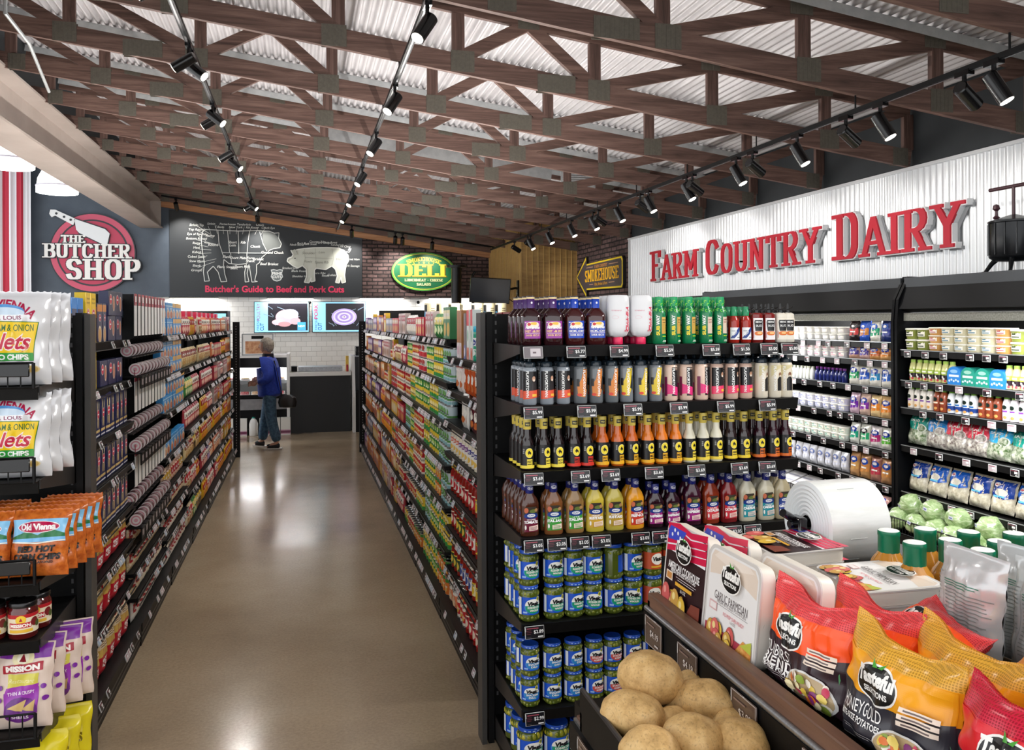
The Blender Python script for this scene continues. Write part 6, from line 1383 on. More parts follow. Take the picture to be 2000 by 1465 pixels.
for x_, r_ in pr:
    for k in range(seg): a_ = 2 * pi * k / seg; vs.append((x_, -r_ * sin(a_), r_ * cos(a_)))
for i in range(len(pr) - 1):
    for k in range(seg): k2 = (k + 1) % seg; fs.append((i * seg + k, (i + 1) * seg + k, (i + 1) * seg + k2, i * seg + k2))
m.add(vs, [f[::-1] for f in fs[:17 * seg]], RF); m.add(vs, [f[::-1] for f in fs[17 * seg:]], ROLL)
for a0 in (.5, 1.75, 2.4): m.tube([(.07, -(R0 + .0005) * sin(a0), (R0 + .0005) * cos(a0)), (.13, -(R0 + .0005) * sin(a0), (R0 + .0005) * cos(a0))], .0012, P('a9adab', .4), 5)
o = m.obj('bag_roll', None, (1.615, 2.47, 1.226)); tag(o, 'big white roll of clear plastic produce bags', 'roll')
# ================================================================ refrigerated cases under the dairy sign (facing -X)
SHN = P('a9acae', .3, .6)
def dairy_case(y0, y1, levels, label, binz=None):
    t = thing('refrigerated_case', label, 'refrigerated case', (0, 0, 0)); rz = -pi / 2; L = y1 - y0
    m = MB(); m.box(4.8, y0, 0, 4.86, y1, 2.0, BLACK); m.obj('back_panel', t, sharp=0)
    m = MB(); m.prism([(4.35, 1.94), (4.27, 1.97), (4.33, 2.13), (4.86, 2.13), (4.86, 1.94)], y0, y1, DARK); m.box(4.33, y0, 2.13, 4.86, y1, 2.2, P('33373c', .5)); m.obj('canopy', t, sharp=0)
    m = MB(); m.box(4.3, y0 + .03, 1.882, 4.345, y1 - .03, 1.94, noise_mat('hammered_steel', '77786f', '9c9d95', 90, .4, metal=.4)); m.obj('night_cover', t, sharp=0)
    m = MB(); m.box(4.36, y0 + .03, 1.925, 4.42, y1 - .03, 1.938, P('ffffff', .5, emit=7)); m.obj('lamp_strip', t, sharp=0)
    l = bpy.data.lights.new('case_led', 'AREA'); l.shape = 'RECTANGLE'; l.size = L - .1; l.size_y = .06; l.energy = 26 * L; lo = bpy.data.objects.new('case_led', l); COL.objects.link(lo); lo.parent = t; lo.location = (4.33, (y0 + y1) / 2, 1.9); lo.rotation_euler = (radians(0), radians(-28), radians(90)); lo.rotation_euler = Matrix.Rotation(pi / 2, 3, 'Z').to_euler(); lo.rotation_euler = (Vector((.18, 0, -1)).to_track_quat('-Z', 'X').to_matrix() ).to_euler()
    m = MB(); m.box(4.12, y0, 0, 4.8, y1, .36, BLACK); m.box(4.09, y0, .06, 4.12, y1, .38, BLACK); m.obj('base', t, sharp=0)
    for ye, nm in ((y0, 0), (y1, 1)):
        pts = [(4.09, .0), (4.09, .44), (4.255, .5), (4.255, 1.88), (4.27, 2.04), (4.36, 2.21), (4.8, 2.2), (4.8, 0)]
        m = MB(); m.prism(pts, ye - .014, ye + .014, DARK); m.obj('end_frame', t, sharp=0)
    for z, xf in levels:
        m = MB(); m.box(xf, y0 + .03, z - .02, 4.8, y1 - .03, z - .002, BLACK); m.box(xf - .012, y0 + .03, z - .045, xf, y1 - .03, z, BLACK); m.bar((xf - .013, y0 + .03, z + .001), (xf - .013, y1 - .03, z + .001), .006, .006, SHN); s = m.obj('shelf', t, sharp=0)
        y = y0 + .1
        while y < y1 - .1:
            g = bpy.data.objects.new('price_tag', TAG_MESH[RT.choice([0, 0, 1])]); COL.objects.link(g); g.parent = s; g.location = (xf - .014, y, z - .03); g.rotation_euler = (0, 0, rz); g.scale = (1.2, 1, 1.2); y += RT.uniform(.13, .26)
    return t
LVA = [(1.67, 4.285), (1.447, 4.285), (1.247, 4.285), (.972, 4.285), (.632, 4.285)]
LVB = [(1.72, 4.285), (1.58, 4.285), (1.375, 4.285), (1.14, 4.285), (.9, 4.285), (.64, 4.285)]
dairy_case(2.6, 5.36, LVA, 'black refrigerated case of salads and juices nearest the camera'); dairy_case(5.4, 8.6, LVB, 'black refrigerated case of cheese and yoghurt beyond the dark divider')
def row(y0, y1, w, x, z, proto, desc, cat, group, tiers=1, h=0, jr=.05, tilt=0, dx=0):
    n = max(1, int(round((y1 - y0) / w)))
    for i in range(n):
        for q in range(tiers):
            y = y1 - (i + .5) * (y1 - y0) / n
            proto.put((x + RT.uniform(0, .008) + dx, y, z + q * h + .001), label='%s, %s from the far end%s' % (desc, ORD[i % 20], (', %s tier' % ['lower', 'middle', 'upper'][q] if tiers == 3 else ', %s tier' % ['lower', 'upper'][q]) if tiers > 1 else ''), group=group, rot=(radians(tilt), 0, -pi / 2 + RT.uniform(-jr, jr)))['category'] = cat
def tub(col, lab, w=.055, h=.055):
    def f():
        t = thing('dip_tub', 'dip tub', 'tub'); m = MB(); m.lathe([(w * .86, 0), (w * .9, .003), (w, h * .86)], P(col, .3, coat=.2), 20, (1, 1, 3.4)); m.obj('tub_body', t)
        m = MB(); m.lathe([(w * 1.06, h * .84), (w * 1.06, h * .95), (w, h * .99), (0, h * .99)], P('e6e4da', .3), 20, (1, 1, 3.4)); m.obj('lid', t)
        m = MB(); a = Art(); a.rect(-w * .5, h * .25, w * .5, h * .75, P('f0ece0', .35)); a.rect(-w * .35, h * .55, -.0, h * .68, P(lab, .35)); a.rect(-w * .4, h * .33, w * .3, h * .43, P(lab, .35)); a.emit(m, cyl(w * .965, 0, (1, 1, 3.4)), sx=.01); m.obj('label', t); return t
    return f
TB = {k: Proto(tub(*v)()) for k, v in {'olive': ('8f9a4a', '3a4a2a'), 'peach': ('d9a25e', 'b0364a'), 'cream': ('d8d2b4', '3a7a98'), 'white': ('ecebe8', 'c0b8c8'), 'pinkw': ('ece8ea', 'd87a9a'), 'lilac': ('dadcf0', '6a78c0'), 'mint': ('e6ece4', '4a9a8a')}.items()}
A = lambda lev: (LVA[lev][1] + .065, LVA[lev][0])
seqt = ['olive', 'olive', 'peach', 'cream', 'cream', 'cream', 'cream', 'peach', 'olive', 'olive', 'cream', 'peach']
for i, c in enumerate(seqt):
    for q in range(3 if c not in ('olive',) else 2):
        h = .0555 if c != 'olive' else .08
        o = TB[c].put((A(0)[0], 5.27 - i * .118, 1.671 + q * h), -pi / 2, label='%s dip tub in the near case, column %s from the divider, %s' % (c, ['one', 'two', 'three', 'four', 'five', 'six', 'seven', 'eight', 'nine', 'ten', 'eleven', 'twelve'][i], ['bottom', 'middle', 'top'][q]), group='dip tubs')
        if c == 'olive': o.scale = (1, 1, 1.42)
def juice(top, mid, low, dots, cap):
    a = Art(); r = .028; a.rect(-r * 2.4, .0, r * 2.4, .055, P(low, .3)); a.rect(-r * 2.4, .055, r * 2.4, .085, P(mid, .3)); 
    for q, (dx, dy) in enumerate(((-.012, .02), (.006, .03), (.016, .016), (-.002, .042))): a.ell(dx, dy, .008, .008, P(dots[q % len(dots)], .3), 9)
    a.rect(-r * .7, .064, r * .7, .076, P('f4f4e8', .3))
    return bottle('juice_bottle', [(r * .94, 0), (r, .004), (r, .09), (r * .8, .12), (.016, .135)], top, art=a, cap=[(.017, .13), (.018, .132), (.018, .15), (.014, .152), (0, .153)], capcol=cap)
jb = [Proto(juice('d8d890', 'a8c04a', '261c22', ['c83a4a', 'e8e4e0'], 'b8dc6a')), Proto(juice('e6dca0', 'b4c850', '2a1a24', ['d04a5a', 'f0ece8'], 'b8dc6a'))]
row(4.86, 5.3, .06, 4.33, 1.449, jb[0], 'yellow green bottle by the divider', 'bottle', 'yellow green dressing bottles'); row(3.9, 4.44, .06, 4.33, 1.449, jb[1], 'yellow green bottle beyond the salad bowls', 'bottle', 'yellow green dressing bottles')
def bowl(c, c2):
    def f():
        a = Art(); w, h = .13, .125; pts = arc(0, h * .5, w * .46, h * .46, 0, 180, 14) + [(-w * .46, h * .1), (w * .46, h * .1)]; a.poly(pts, P(c, .3)); a.rect(-w * .34, h * .42, w * .34, h * .54, P('e8f0f4', .3)); a.ell(0, h * .72, w * .26, h * .1, P(c2, .3), 12)
        for q in range(5): a.ell((-.04 + q * .02), h * (.2 + .06 * (q % 2)), .009, .008, P('cfe4ee', .3), 8)
        m = MB(); m.prism(arc(0, h * .5, w * .49, h * .49, 0, 180, 14) + [(-w * .45, 0), (w * .45, 0)], -.03, .05, P(c, .3)); a.emit(m, flat(-.03)); return tag(m.obj('salad_bowl'), 'salad bowl', 'bowl')
    return f
bw = [Proto(bowl('2f86d8', '8cc0f0')()), Proto(bowl('2a9a86', '9ad0c0')())]
for i, q in enumerate((0, 1, 1, 0)): bw[q].put((4.325, 4.835 - i * .122, 1.449), -pi / 2, label='%s lidded salad bowl between the dressing bottles, %s from the divider' % (['blue', 'teal'][q], ORD[i]), group='lidded salad bowls')
def carton_b(col, low, acc):
    a = Art(); r = .029; a.rect(-r * 2.2, .0, r * 2.2, .05, P(low, .3)); a.ell(0, .085, r * .6, .014, P('1c2a24', .3), 12); a.rect(-r * .7, .055, r * .7, .066, P(acc, .3)); a.ell(.006, .022, .012, .01, P('d8a05a', .35), 9)
    return bottle('dressing_bottle_tall', [(r * .95, 0), (r, .004), (r, .1), (r * .75, .128), (.015, .14)], col, art=a, cap=[(.0165, .136), (.018, .138), (.018, .158), (0, .159)], capcol='7ac04a')
cb = [Proto(carton_b('ece6dc', 'ead9c0', '7a4a9a')), Proto(carton_b('9a4a2e', '8a3c24', 'e8d8c0')), Proto(carton_b('e8ecee', '1d3f8a', '2a6ab0')), Proto(carton_b('ece4e8', 'e2d0dc', '8a4aa8'))]
y = 5.31
for q, n, nm in ((0, 4, 'ivory'), (1, 2, 'rust'), (2, 2, 'white and navy'), (2, 2, 'navy based'), (1, 3, 'brown'), (3, 6, 'pale violet'), (0, 3, 'cream')):
    row(y - n * .062, y, .062, 4.325, 1.249, cb[q], nm + ' dressing bottle with green cap', 'bottle', 'green capped dressing bottles'); y -= n * .062 + .01
LEAF = noise_mat('salad_leaves', '4a6a34', 'd8dcc8', 38, .3, lo=.38, hi=.6, coat=.5); SLAW = noise_mat('shredded_mix', '6a5a58', 'dcd8cc', 42, .3, lo=.35, hi=.62, coat=.5); CAULI = noise_mat('cauliflower_pieces', 'b8ae94', 'e8e2d0', 40, .35, coat=.4)
def salad(c, c2, body, s, w=.2, h=.235):
    def f():
        a = Art(); a.poly([(-w * .47, h * .48), (0, h * .44), (w * .47, h * .5), (w * .46, h * .95), (-w * .46, h * .95)], P(c, .25)); a.text('SALAD', -w * .05, h * .72, h * .07, P('f2f6f4', .3), w=w * .5, bold=.02); a.text('KIT', -w * .05, h * .62, h * .05, P('f2f6f4', .3), bold=.02); a.ell(w * .26, h * .5, w * .19, h * .13, P(c2, .35), 14); a.ell(w * .26, h * .5, w * .16, h * .11, body, 14)
        return tag(bag('salad_bag', w, h, .09, body, a, s, 12, 14, wr=1.5), 'salad bag', 'bag')
    return f
sbag = [Proto(salad('1f9c8c', 'e8ece0', LEAF, 81)()), Proto(salad('2a8ad8', 'dce8dc', SLAW, 82)()), Proto(salad('d82a44', 'f0d8d8', SLAW, 83)()), Proto(salad('28a4d8', 'e4ece0', LEAF, 84)())]
for i, q in enumerate((0, 1, 2, 2, 3, 0, 1, 2)):
    for r_ in range(2): sbag[q].put((4.35 + r_ * .12, 5.25 - i * .185, .984), label='%s topped salad bag in the near case, %s from the divider%s' % (['teal', 'blue', 'red', 'sky blue'][q], ORD[i], ', back row' if r_ else ''), group='salad bags', rot=(radians(-12), 0, -pi / 2 + RT.uniform(-.08, .08)))
def cauli(c, s):
    def f():
        w, h = .18, .22; a = Art(); a.poly([(-w * .47, h * .5), (-w * .2, h * .42), (w * .2, h * .4), (w * .47, h * .48), (w * .46, h * .94), (-w * .46, h * .94)], P(c, .25)); a.ell(-w * .2, h * .8, w * .13, h * .07, P('f0ece8', .3), 12); a.rect(-w * .29, h * .78, -w * .11, h * .82, P('c0303a', .3)); a.ell(.0, h * .58, w * .26, h * .12, P('e8e4d8', .35), 12); a.rect(-w * .3, h * .44, w * .2, h * .49, P('6ac4e8', .3))
        return tag(bag('cauliflower_bag', w, h, .09, CAULI, a, s, 12, 14, wr=1.4), 'cauliflower bag', 'bag')
    return f
cbg = [Proto(cauli('1a3f9a', 85)()), Proto(cauli('1a5cc0', 86)())]
for i in range(8): cbg[(i + 1) // 2 % 2].put((4.35, 5.25 - i * .19, .646), label='%s blue bag of cauliflower in the near case, %s from the divider' % (['dark', 'bright'][(i + 1) // 2 % 2], ORD[i]), group='cauliflower bags', rot=(radians(-14), 0, -pi / 2 + RT.uniform(-.1, .1)))
# lettuces in the wire fronted well
def lettuce(s):
    from mathutils import noise
    bm = bmesh.new(); bmesh.ops.create_icosphere(bm, subdivisions=4, radius=1)
    for v in bm.verts:
        p = v.co; k = 1 + .14 * noise.noise(p * 1.7 + Vector((s * 5, 0, 0))) + .07 * abs(noise.noise(p * 4 + Vector((0, s * 3, 0)))) + .02 * noise.noise(p * 11); v.co = p * k * .085; v.co.z *= .9
    m = MB(); m.bm(bm, LETT); a = Art(); a.rect(-.016, -.012, .016, .012, P('dfe4ee', .35)); a.rect(-.011, -.006, .011, .004, P('7a84b8', .35)); a.emit(m, lambda x, y, off: (x, -.088 - off, y + .02)); return tag(m.obj('lettuce', sharp=0), 'lettuce', 'lettuce')
t = NT('wrapped_lettuce'); mp = t.coords((1, 1, 2.2)); n1 = t.n('ShaderNodeTexNoise', i_Scale=16.0, i_Detail=7, i_Roughness=.6, i_Distortion=1.5); t.l(mp, 0, n1, 0); r_ = t.ramp(n1, 0, [(.3, rgb('6f8f52')), (.5, rgb('a0b882')), (.7, rgb('d6e0c0'))]); t.l(r_, 0, t.b, 'Base Color'); t.b.inputs['Roughness'].default_value = .25; t.b.inputs['Coat Weight'].default_value = .6; t.b.inputs['Coat Roughness'].default_value = .1; t.bump(n1, 0, .4, .01); LETT = t.m
lts = [Proto(lettuce(s)) for s in (1, 2, 3)]
k = 0
for (x, z, ys) in ((4.18, .455, [5.24, 5.05, 4.87, 4.7, 4.52, 4.34, 4.16]), (4.34, .465, [5.3, 5.14, 4.97, 4.78, 4.6, 4.43, 4.25]), (4.25, .56, [5.2, 4.98, 4.74, 4.48])):
    for i, y in enumerate(ys):
        o = lts[k % 3].put((x, y, z), label='wrapped green lettuce in the wire well, %s from the divider, %s' % (ORD[i], {4.18: 'front row', 4.34: 'back row', 4.25: 'piled on top'}[x]), group='wrapped lettuces', rot=(RT.uniform(-.4, .4), RT.uniform(-.3, .3), -pi / 2 + RT.uniform(-.8, .8))); o.data.polygons.foreach_set('use_smooth', [True] * len(o.data.polygons)); k += 1
def wire_rail(y0, y1, lab):
    m = MB(); n = int((y1 - y0) / .028)
    for i in range(n + 1): m.tube([(4.1, y0 + i * (y1 - y0) / n, .38), (4.1, y0 + i * (y1 - y0) / n, .48)], .0025, BLACK, 5)
    m.tube([(4.1, y0, .48), (4.1, y1, .48)], .005, BLACK, 6); m.tube([(4.1, y0, .385), (4.1, y1, .385)], .004, BLACK, 6); tag(m.obj('wire_rail'), lab, 'rail')
wire_rail(2.65, 5.33, 'black wire rail holding in the lettuces'); wire_rail(5.44, 8.5, 'black wire rail below the cheese in the far case')
# ---- far case
B = LVB
row(6.02, 6.9, .105, B[0][1] + .06, B[0][0] + .001, TB['white'], 'white sour cream tub on the top shelf', 'tub', 'white cream tubs', 2, .056); row(6.02, 6.9, .105, B[1][1] + .06, B[1][0], TB['pinkw'], 'white tub with pink print', 'tub', 'pink printed tubs', 2, .056)
nb = Proto(bottle('yoghurt_drink', [(.022, 0), (.024, .003), (.024, .06), (.02, .075), (.012, .085), (.012, .1)], '28306e', art=None, cap=[(.0135, .098), (.014, .1), (.014, .115), (0, .116)], capcol='7a3a8a')); wb = Proto(bottle('yoghurt_drink', [(.022, 0), (.024, .003), (.024, .07), (.02, .085), (.012, .095)], 'eef0ea', art=None, cap=[(.0135, .093), (.014, .095), (.014, .11), (0, .111)], capcol='e8ecd8'))
row(6.02, 6.45, .055, B[2][1] + .03, B[2][0], nb, 'navy yoghurt drink bottle in the far case', 'bottle', 'navy yoghurt drinks'); row(6.47, 6.9, .055, B[2][1] + .03, B[2][0], wb, 'white yoghurt drink bottle in the far case', 'bottle', 'white yoghurt drinks')
row(6.02, 6.9, .11, B[3][1] + .06, B[3][0], TB['lilac'], 'lilac printed cream cheese tub', 'tub', 'lilac tubs', 2, .056); row(6.02, 6.9, .1, B[4][1] + .06, B[4][0], TB['mint'], 'small mint printed yoghurt cup', 'cup', 'mint yoghurt cups', 2, .056)
def cheese(c, c2, s, name='cheese_pouch', w=.125, h=.165, base='ece8dc'):
    def f():
        a = Art(); a.poly([(-w * .46, h * .22), (w * .46, h * .3), (w * .46, h * .62), (-w * .46, h * .58)], P(c, .25)); a.ell(0, h * .68, w * .36, h * .14, P(c2, .25), 14); a.ell(0, h * .69, w * .2, h * .06, P('f4f0f0', .25), 12); a.rect(-w * .25, h * .4, w * .25, h * .46, P('f4f4f0', .25)); return tag(bag(name, w, h, .045, P(base, .2, .1), a, s, 9, 11, wr=1.5), name, 'bag')
    return f
def chs(lev, seq, desc, h=.165, x0=None):
    ps = {}
    for i, (c, c2, nm, base) in enumerate(seq):
        if (c, c2, base) not in ps: ps[(c, c2, base)] = Proto(cheese(c, c2, 90 + i + lev, base=base, h=h)())
        for r_ in range(2): ps[(c, c2, base)].put((B[lev][1] + .035 + r_ * .06, 5.93 - i * .128, B[lev][0] + .001), label='%s %s, far case, %s shelf, %s along%s' % (nm, desc, ORD[lev], ORD[i], ', back row' if r_ else ''), group='cheese packs in the far case', rot=(radians(-5), 0, -pi / 2 + RT.uniform(-.1, .1)))['category'] = 'bag'
Wc, Tn = 'ece8dc', 'c89a5c'
chs(0, [('c8302e', '1c1a1c', 'red and black bag', '2a2022'), ('d88a3a', '2a5ac8', 'blue and orange bag', '2a58c0'), ('1fa070', '2f6ac8', 'green panelled bag', Wc), ('2a3a8a', '1f4a9a', 'navy bag', '1f2f6a')], 'of cheese snacks', .17)
chs(1, [('5a4aa0', '2f4ab8', 'blue and violet block', 'd8a890'), ('5a4aa0', '2f4ab8', 'violet block', 'd8b0a8'), ('d8703a', '2f4ab8', 'orange and blue block', 'e0a060'), ('e08a3a', '2f4ab8', 'amber block', 'e8b070')], 'of cheese', .11)
chs(2, [('1f9a5a', '2a4aa8', 'green', Wc), ('2a5ac0', '2a4aa8', 'blue', Wc), ('1f8ac0', '2a4aa8', 'teal', Wc), ('1f5ab8', '2a4aa8', 'royal blue', Wc), ('8a2a7a', '2a4aa8', 'purple', Wc)], 'shredded cheese pouch'); chs(3, [('6a2a9a', '1f3a9a', 'violet', 'd8b8c8'), ('7a2a9a', '1f3a9a', 'purple', 'd8b8a8'), ('d8802a', '1f3a9a', 'orange', 'e8c890'), ('d8802a', '1f3a9a', 'light orange', 'e0b880'), ('c8303a', '1f3a9a', 'red', 'e0a890')], 'shredded cheese pouch'); chs(4, [('1f9a7a', '1f3a9a', 'green', 'e6e8e0'), ('2aa06a', '20242a', 'leaf green', 'e6e8dc'), ('a82a6a', '1f3a9a', 'magenta', 'e8e0e0'), ('5aaa3a', '1f3a9a', 'lime', 'e8e8dc')], 'sliced cheese pouch'); chs(5, [(Tn, '1f4aa8', 'tan', 'c09060'), ('c8884a', '1f4aa8', 'brown', 'b88a58'), ('b0384a', '1f4aa8', 'red brown', 'b07a6a'), ('c8884a', '1f4aa8', 'amber brown', 'b8865a')], 'sliced ham pouch', .19)
wp = Proto(cheese('dfe3f2', '7a8ac0', 99, 'milk_pouch', .1, .16, 'e2e4ec')())
row(6.02, 6.9, .11, B[5][1] + .05, B[5][0], wp, 'silver white pouch on the lowest shelf of the far case', 'pouch', 'silver white pouches')
pv = Proto(cheese('7a3ab0', '2a3aa8', 98, 'lunch_pack', .16, .16, 'd8a8a0')()); pw = Proto(carton('egg_tray', .2, .05, .2, 'eceaea', bands=[(.2, .3, '9a9aa8'), (.6, .7, '9a9aa8')]))
for i in range(4): pv.put((4.2, 5.55 + i * .19, .44), label='violet lunch pack leaning in the far case well, %s from the divider' % ORD[i], group='violet lunch packs', rot=(radians(-48), 0, -pi / 2))
for i in range(4): pw.put((4.22, 6.35 + i * .23, .42), label='flat white printed pack in the far case well, %s along' % ORD[i], group='flat white packs', rot=(radians(-70), 0, -pi / 2))
# ---- cast iron press on the ledge
t = thing('cider_press', 'antique black cast iron press with a T handle on the dairy ledge', 'press', (4.62, 4.66, 2.2)); I = P('15171a', .25, .4); I2 = P('3d2028', .4)
m = MB(); m.lathe([(.02, .075), (.11, .08), (.145, .1), (.15, .11), (.15, .33), (.155, .335), (.155, .345), (.145, .35)], I, 28); 
for q in range(14): a_ = q / 14 * 2 * pi; m.box(.15 * cos(a_) - .004, .15 * sin(a_) - .004, .12, .15 * cos(a_) + .004, .15 * sin(a_) + .004, .33, I)
m.obj('drum', t); m = MB(); m.lathe([(.15, .348), (.02, .39), (.0, .392)], I, 28); m.obj('lid', t)
m = MB(); m.tube([(0, 0, .38), (0, 0, .575)], .011, I2, 10); m.tube([(0, .2, .58), (0, -.2, .58)], .013, I2, 10); m.obj('handle', t)
for a_ in (100, 220, 340): c, s = cos(radians(a_)), sin(radians(a_)); m = MB(); m.tube([(.12 * c, .12 * s, .1), (.16 * c, .16 * s, .07), (.21 * c, .21 * s, .012), (.23 * c, .23 * s, .008)], [.02, .016, .012, .012], I, 8); m.obj('leg', t)
for s in (1, -1): m = MB(); m.lathe([(.014, .345), (.02, .36), (.01, .372), (.024, .385), (.01, .398), (.009, .43), (.024, .445), (.018, .47), (0, .478)], I2, 14, cx=0, cy=.145 * s); m.obj('finial', t)
# ================================================================ signs and the counter area at the back
def art_obj(name, art, y, parent=None, label=None, eps=.003, x=0, z=0):
    m = MB(); art.emit(m, flat(y - .006, x, z), eps=eps, base=.002); return m.obj(name, parent, sharp=0, label=label)
PINK, PK2, DKG, OFFW = P('c23a5a', .5), P('cf5570', .5), P('2b2f36', .5), P('f2f1ee', .45)
# round butcher shop sign
t = thing('butcher_shop_sign', 'round red sign reading The Butcher Shop with a white cleaver', 'sign', (-3.75, 17.19, 3.2))
m = MB(); m.tube([(0, 0, 0), (0, -.06, 0)], .74, DKG, 64); m.obj('disc_backing', t)
a = Art(); a.ell(0, 0, .72, .72, PK2, 64); a.ring(0, 0, .62, .62, .03, DKG, 64); a.ell(0, 0, .585, .585, PINK, 64); m = MB(); a.emit(m, flat(-.06), eps=.004); m.obj('painted_disc', t, sharp=0)
def raised(s, cx, cz, h, w, sw=.2, caps=None):
    for o_, mt, d0 in ((.013, DKG, -.085), (0, OFFW, -.1)):
        q, wd = slab_polys(s, sw, caps=caps); m = MB(); k = w / wd
        for i_, p in enumerate(q):
            cxp = sum(v[0] for v in p) / 4; czp = sum(v[1] for v in p) / 4; d0 -= .00025
            pp_ = [(cx - w / 2 + x * k + math.copysign(o_, x - cxp), cz - h / 2 + z * h + math.copysign(o_, z - czp)) for x, z in p]; m.prism(pp_, d0, -.07 if o_ == 0 else -.065, mt)
        m.obj('letters' if o_ == 0 else 'letter_outline', t, sharp=0)
raised('THE', -.32, .25, .14, .42); raised('BUTCHER', -.07, .03, .26, 1.5); raised('SHOP', .2, -.31, .38, 1.3)
m = MB(); bl = [(-.3, .62), (.22, .44), (.3, .36), (.25, .12), (-.22, .36), (-.27, .42)]; m.prism([(x * 1.04 - .0, z + (.02 if z > .4 else -.02)) for x, z in bl], -.1, -.06, DKG); m.prism(bl, -.115, -.1, P('e9edf0', .35)); m.obj('cleaver_blade', t, sharp=0)
m = MB(); m.prism([(-.28, .62), (-.62, .78), (-.7, .78), (-.72, .7), (-.68, .64), (-.62, .67), (-.32, .5)], -.115, -.07, P('eef1f2', .4)); 
for q in ((-.36, .6), (-.47, .65), (-.6, .71)): m.tube([(q[0], -.115, q[1]), (q[0], -.12, q[1])], .022, DKG, 10)
m.obj('cleaver_handle', t, sharp=0)
# butcher's chart painted on its board
t = thing('butchers_chart', "dark board reading Butcher's Guide to Beef and Pork Cuts", 'sign', (0, 0, 0)); CH = P('2c3034', .6); LN_ = P('d9dcd8', .6)
m = MB(); m.prism([(-2.42, 2.39), (1.19, 2.39), (1.19, ZB(1.19) - .12), (-2.42, ZB(-2.42) - .12)], 17.16, 17.196, CH); m.obj('board', t, sharp=0)
def stroke(a, pts, w, mat, closed=False):
    pts = list(pts) + ([pts[0]] if closed else [])
    for (x0, y0), (x1, y1) in zip(pts, pts[1:]):
        L = hypot(x1 - x0, y1 - y0) or 1e-6; nx, ny = -(y1 - y0) / L * w / 2, (x1 - x0) / L * w / 2; a.poly([(x0 + nx, y0 + ny), (x0 - nx, y0 - ny), (x1 - nx, y1 - ny), (x1 + nx, y1 + ny)], mat)
def cm(px, py): return ((px - 700) * .00885 - .0 - 0.0 + (1.13 - 0) - 0, 2.4 + (579 - py) * .0094)   # chart layout grid, one unit about a centimetre
cow = [(366, 448), (372, 443), (400, 444), (440, 445), (480, 443), (492, 444), (505, 444), (516, 448), (526, 447), (525, 458), (531, 470), (528, 478), (515, 480), (505, 484), (500, 490), (488, 500), (484, 510), (478, 514), (478, 530), (474, 547), (480, 549), (468, 550), (465, 530), (462, 514), (458, 532), (462, 549), (454, 550), (453, 530), (457, 512), (440, 514), (420, 512), (410, 504), (409, 515), (412, 535), (416, 549), (404, 550), (398, 530), (388, 518), (376, 530), (380, 548), (370, 549), (368, 530), (370, 510), (366, 490), (364, 465)]
cowp = [cm(*p) for p in cow]
a = Art(); a.poly(cowp, P('3b4044', .6)); a.poly([cm(*p) for p in [(492, 444), (516, 448), (525, 458), (531, 470), (528, 478), (515, 480), (500, 485), (490, 470)]], P('6e7270', .6)); stroke(a, cowp, .014, LN_, True)
for ln in ([(398, 444), (400, 470), (410, 500)], [(418, 445), (420, 470), (422, 490)], [(440, 445), (441, 470), (441, 492)], [(464, 444), (460, 470), (458, 494)], [(370, 470), (400, 475)], [(408, 490), (500, 490)], [(485, 446), (492, 470), (500, 486)], [(424, 490), (426, 512)], [(458, 492), (458, 512)]): stroke(a, [cm(*p) for p in ln], .012, LN_)
rr_ = random.Random(3)
for q in range(11): p0 = (346 + rr_.uniform(-3, 3), 436 + q * 9.5); stroke(a, [cm(p0[0] + 10, p0[1]), cm(372 + rr_.uniform(0, 26), 455 + q * 6)], .006, LN_)
for q in range(9): stroke(a, [cm(378 + q * 15, 436), cm(384 + q * 13, 452)], .006, LN_)
art_obj('cow_drawing', a, 17.165, t, eps=.0006)
a = Art()
cuts = ['Sirloin Tip', 'Top Round', 'Eye of Round', 'Bottom Round', 'Rump', 'Heel', 'Kabob', 'Cubed Steak', 'Stew Meat', 'Shank', 'Ground']
for q, s_ in enumerate(cuts): x_, z_ = cm(354, 434 + q * 9.2); a.text(s_, x_, z_, .045, LN_, shear=.2, bold=.01)
for q, s_ in enumerate(['Sirloin', 'T-Bone', 'Porterhouse', 'New York', 'Tenderloin', 'Rib Roast', 'Chuck', 'Chuck Eye']): x_, z_ = cm(384 + q * 17, 431 + (q % 2) * 6); a.text(s_, x_, z_, .042, LN_, shear=.2, bold=.01)
for s_, px, py in (('Rump', 382, 455), ('Round', 388, 474), ('Short', 428, 468), ('Loin', 428, 474), ('Rib', 450, 468), ('Chuck', 476, 476), ('Flank', 416, 498), ('Short Plate', 440, 500), ('Brisket', 482, 502), ('Fore', 465, 500), ('Shank', 465, 506), ('Flank Steak', 414, 519), ('Skirt', 431, 521), ('Short Ribs', 448, 518), ('Beef Brisket', 505, 512), ('Ground Chuck', 512, 488)): x_, z_ = cm(px, py); a.text(s_, x_, z_, .05, P('eef0ec', .6), shear=.2, bold=.02)
art_obj('beef_captions', a, 17.164, t, eps=.0002)
pig = [(551, 483), (556, 485), (566, 481), (580, 479), (600, 477), (630, 476), (655, 477), (668, 482), (676, 492), (677, 503), (672, 512), (670, 520), (668, 534), (670, 549), (662, 551), (660, 538), (656, 551), (648, 550), (652, 536), (648, 522), (640, 515), (626, 523), (606, 520), (602, 524), (602, 536), (603, 547), (594, 549), (595, 540), (590, 551), (580, 550), (585, 536), (584, 522), (576, 515), (566, 520), (556, 516), (548, 510), (543, 506), (545, 500), (553, 497), (556, 492)]
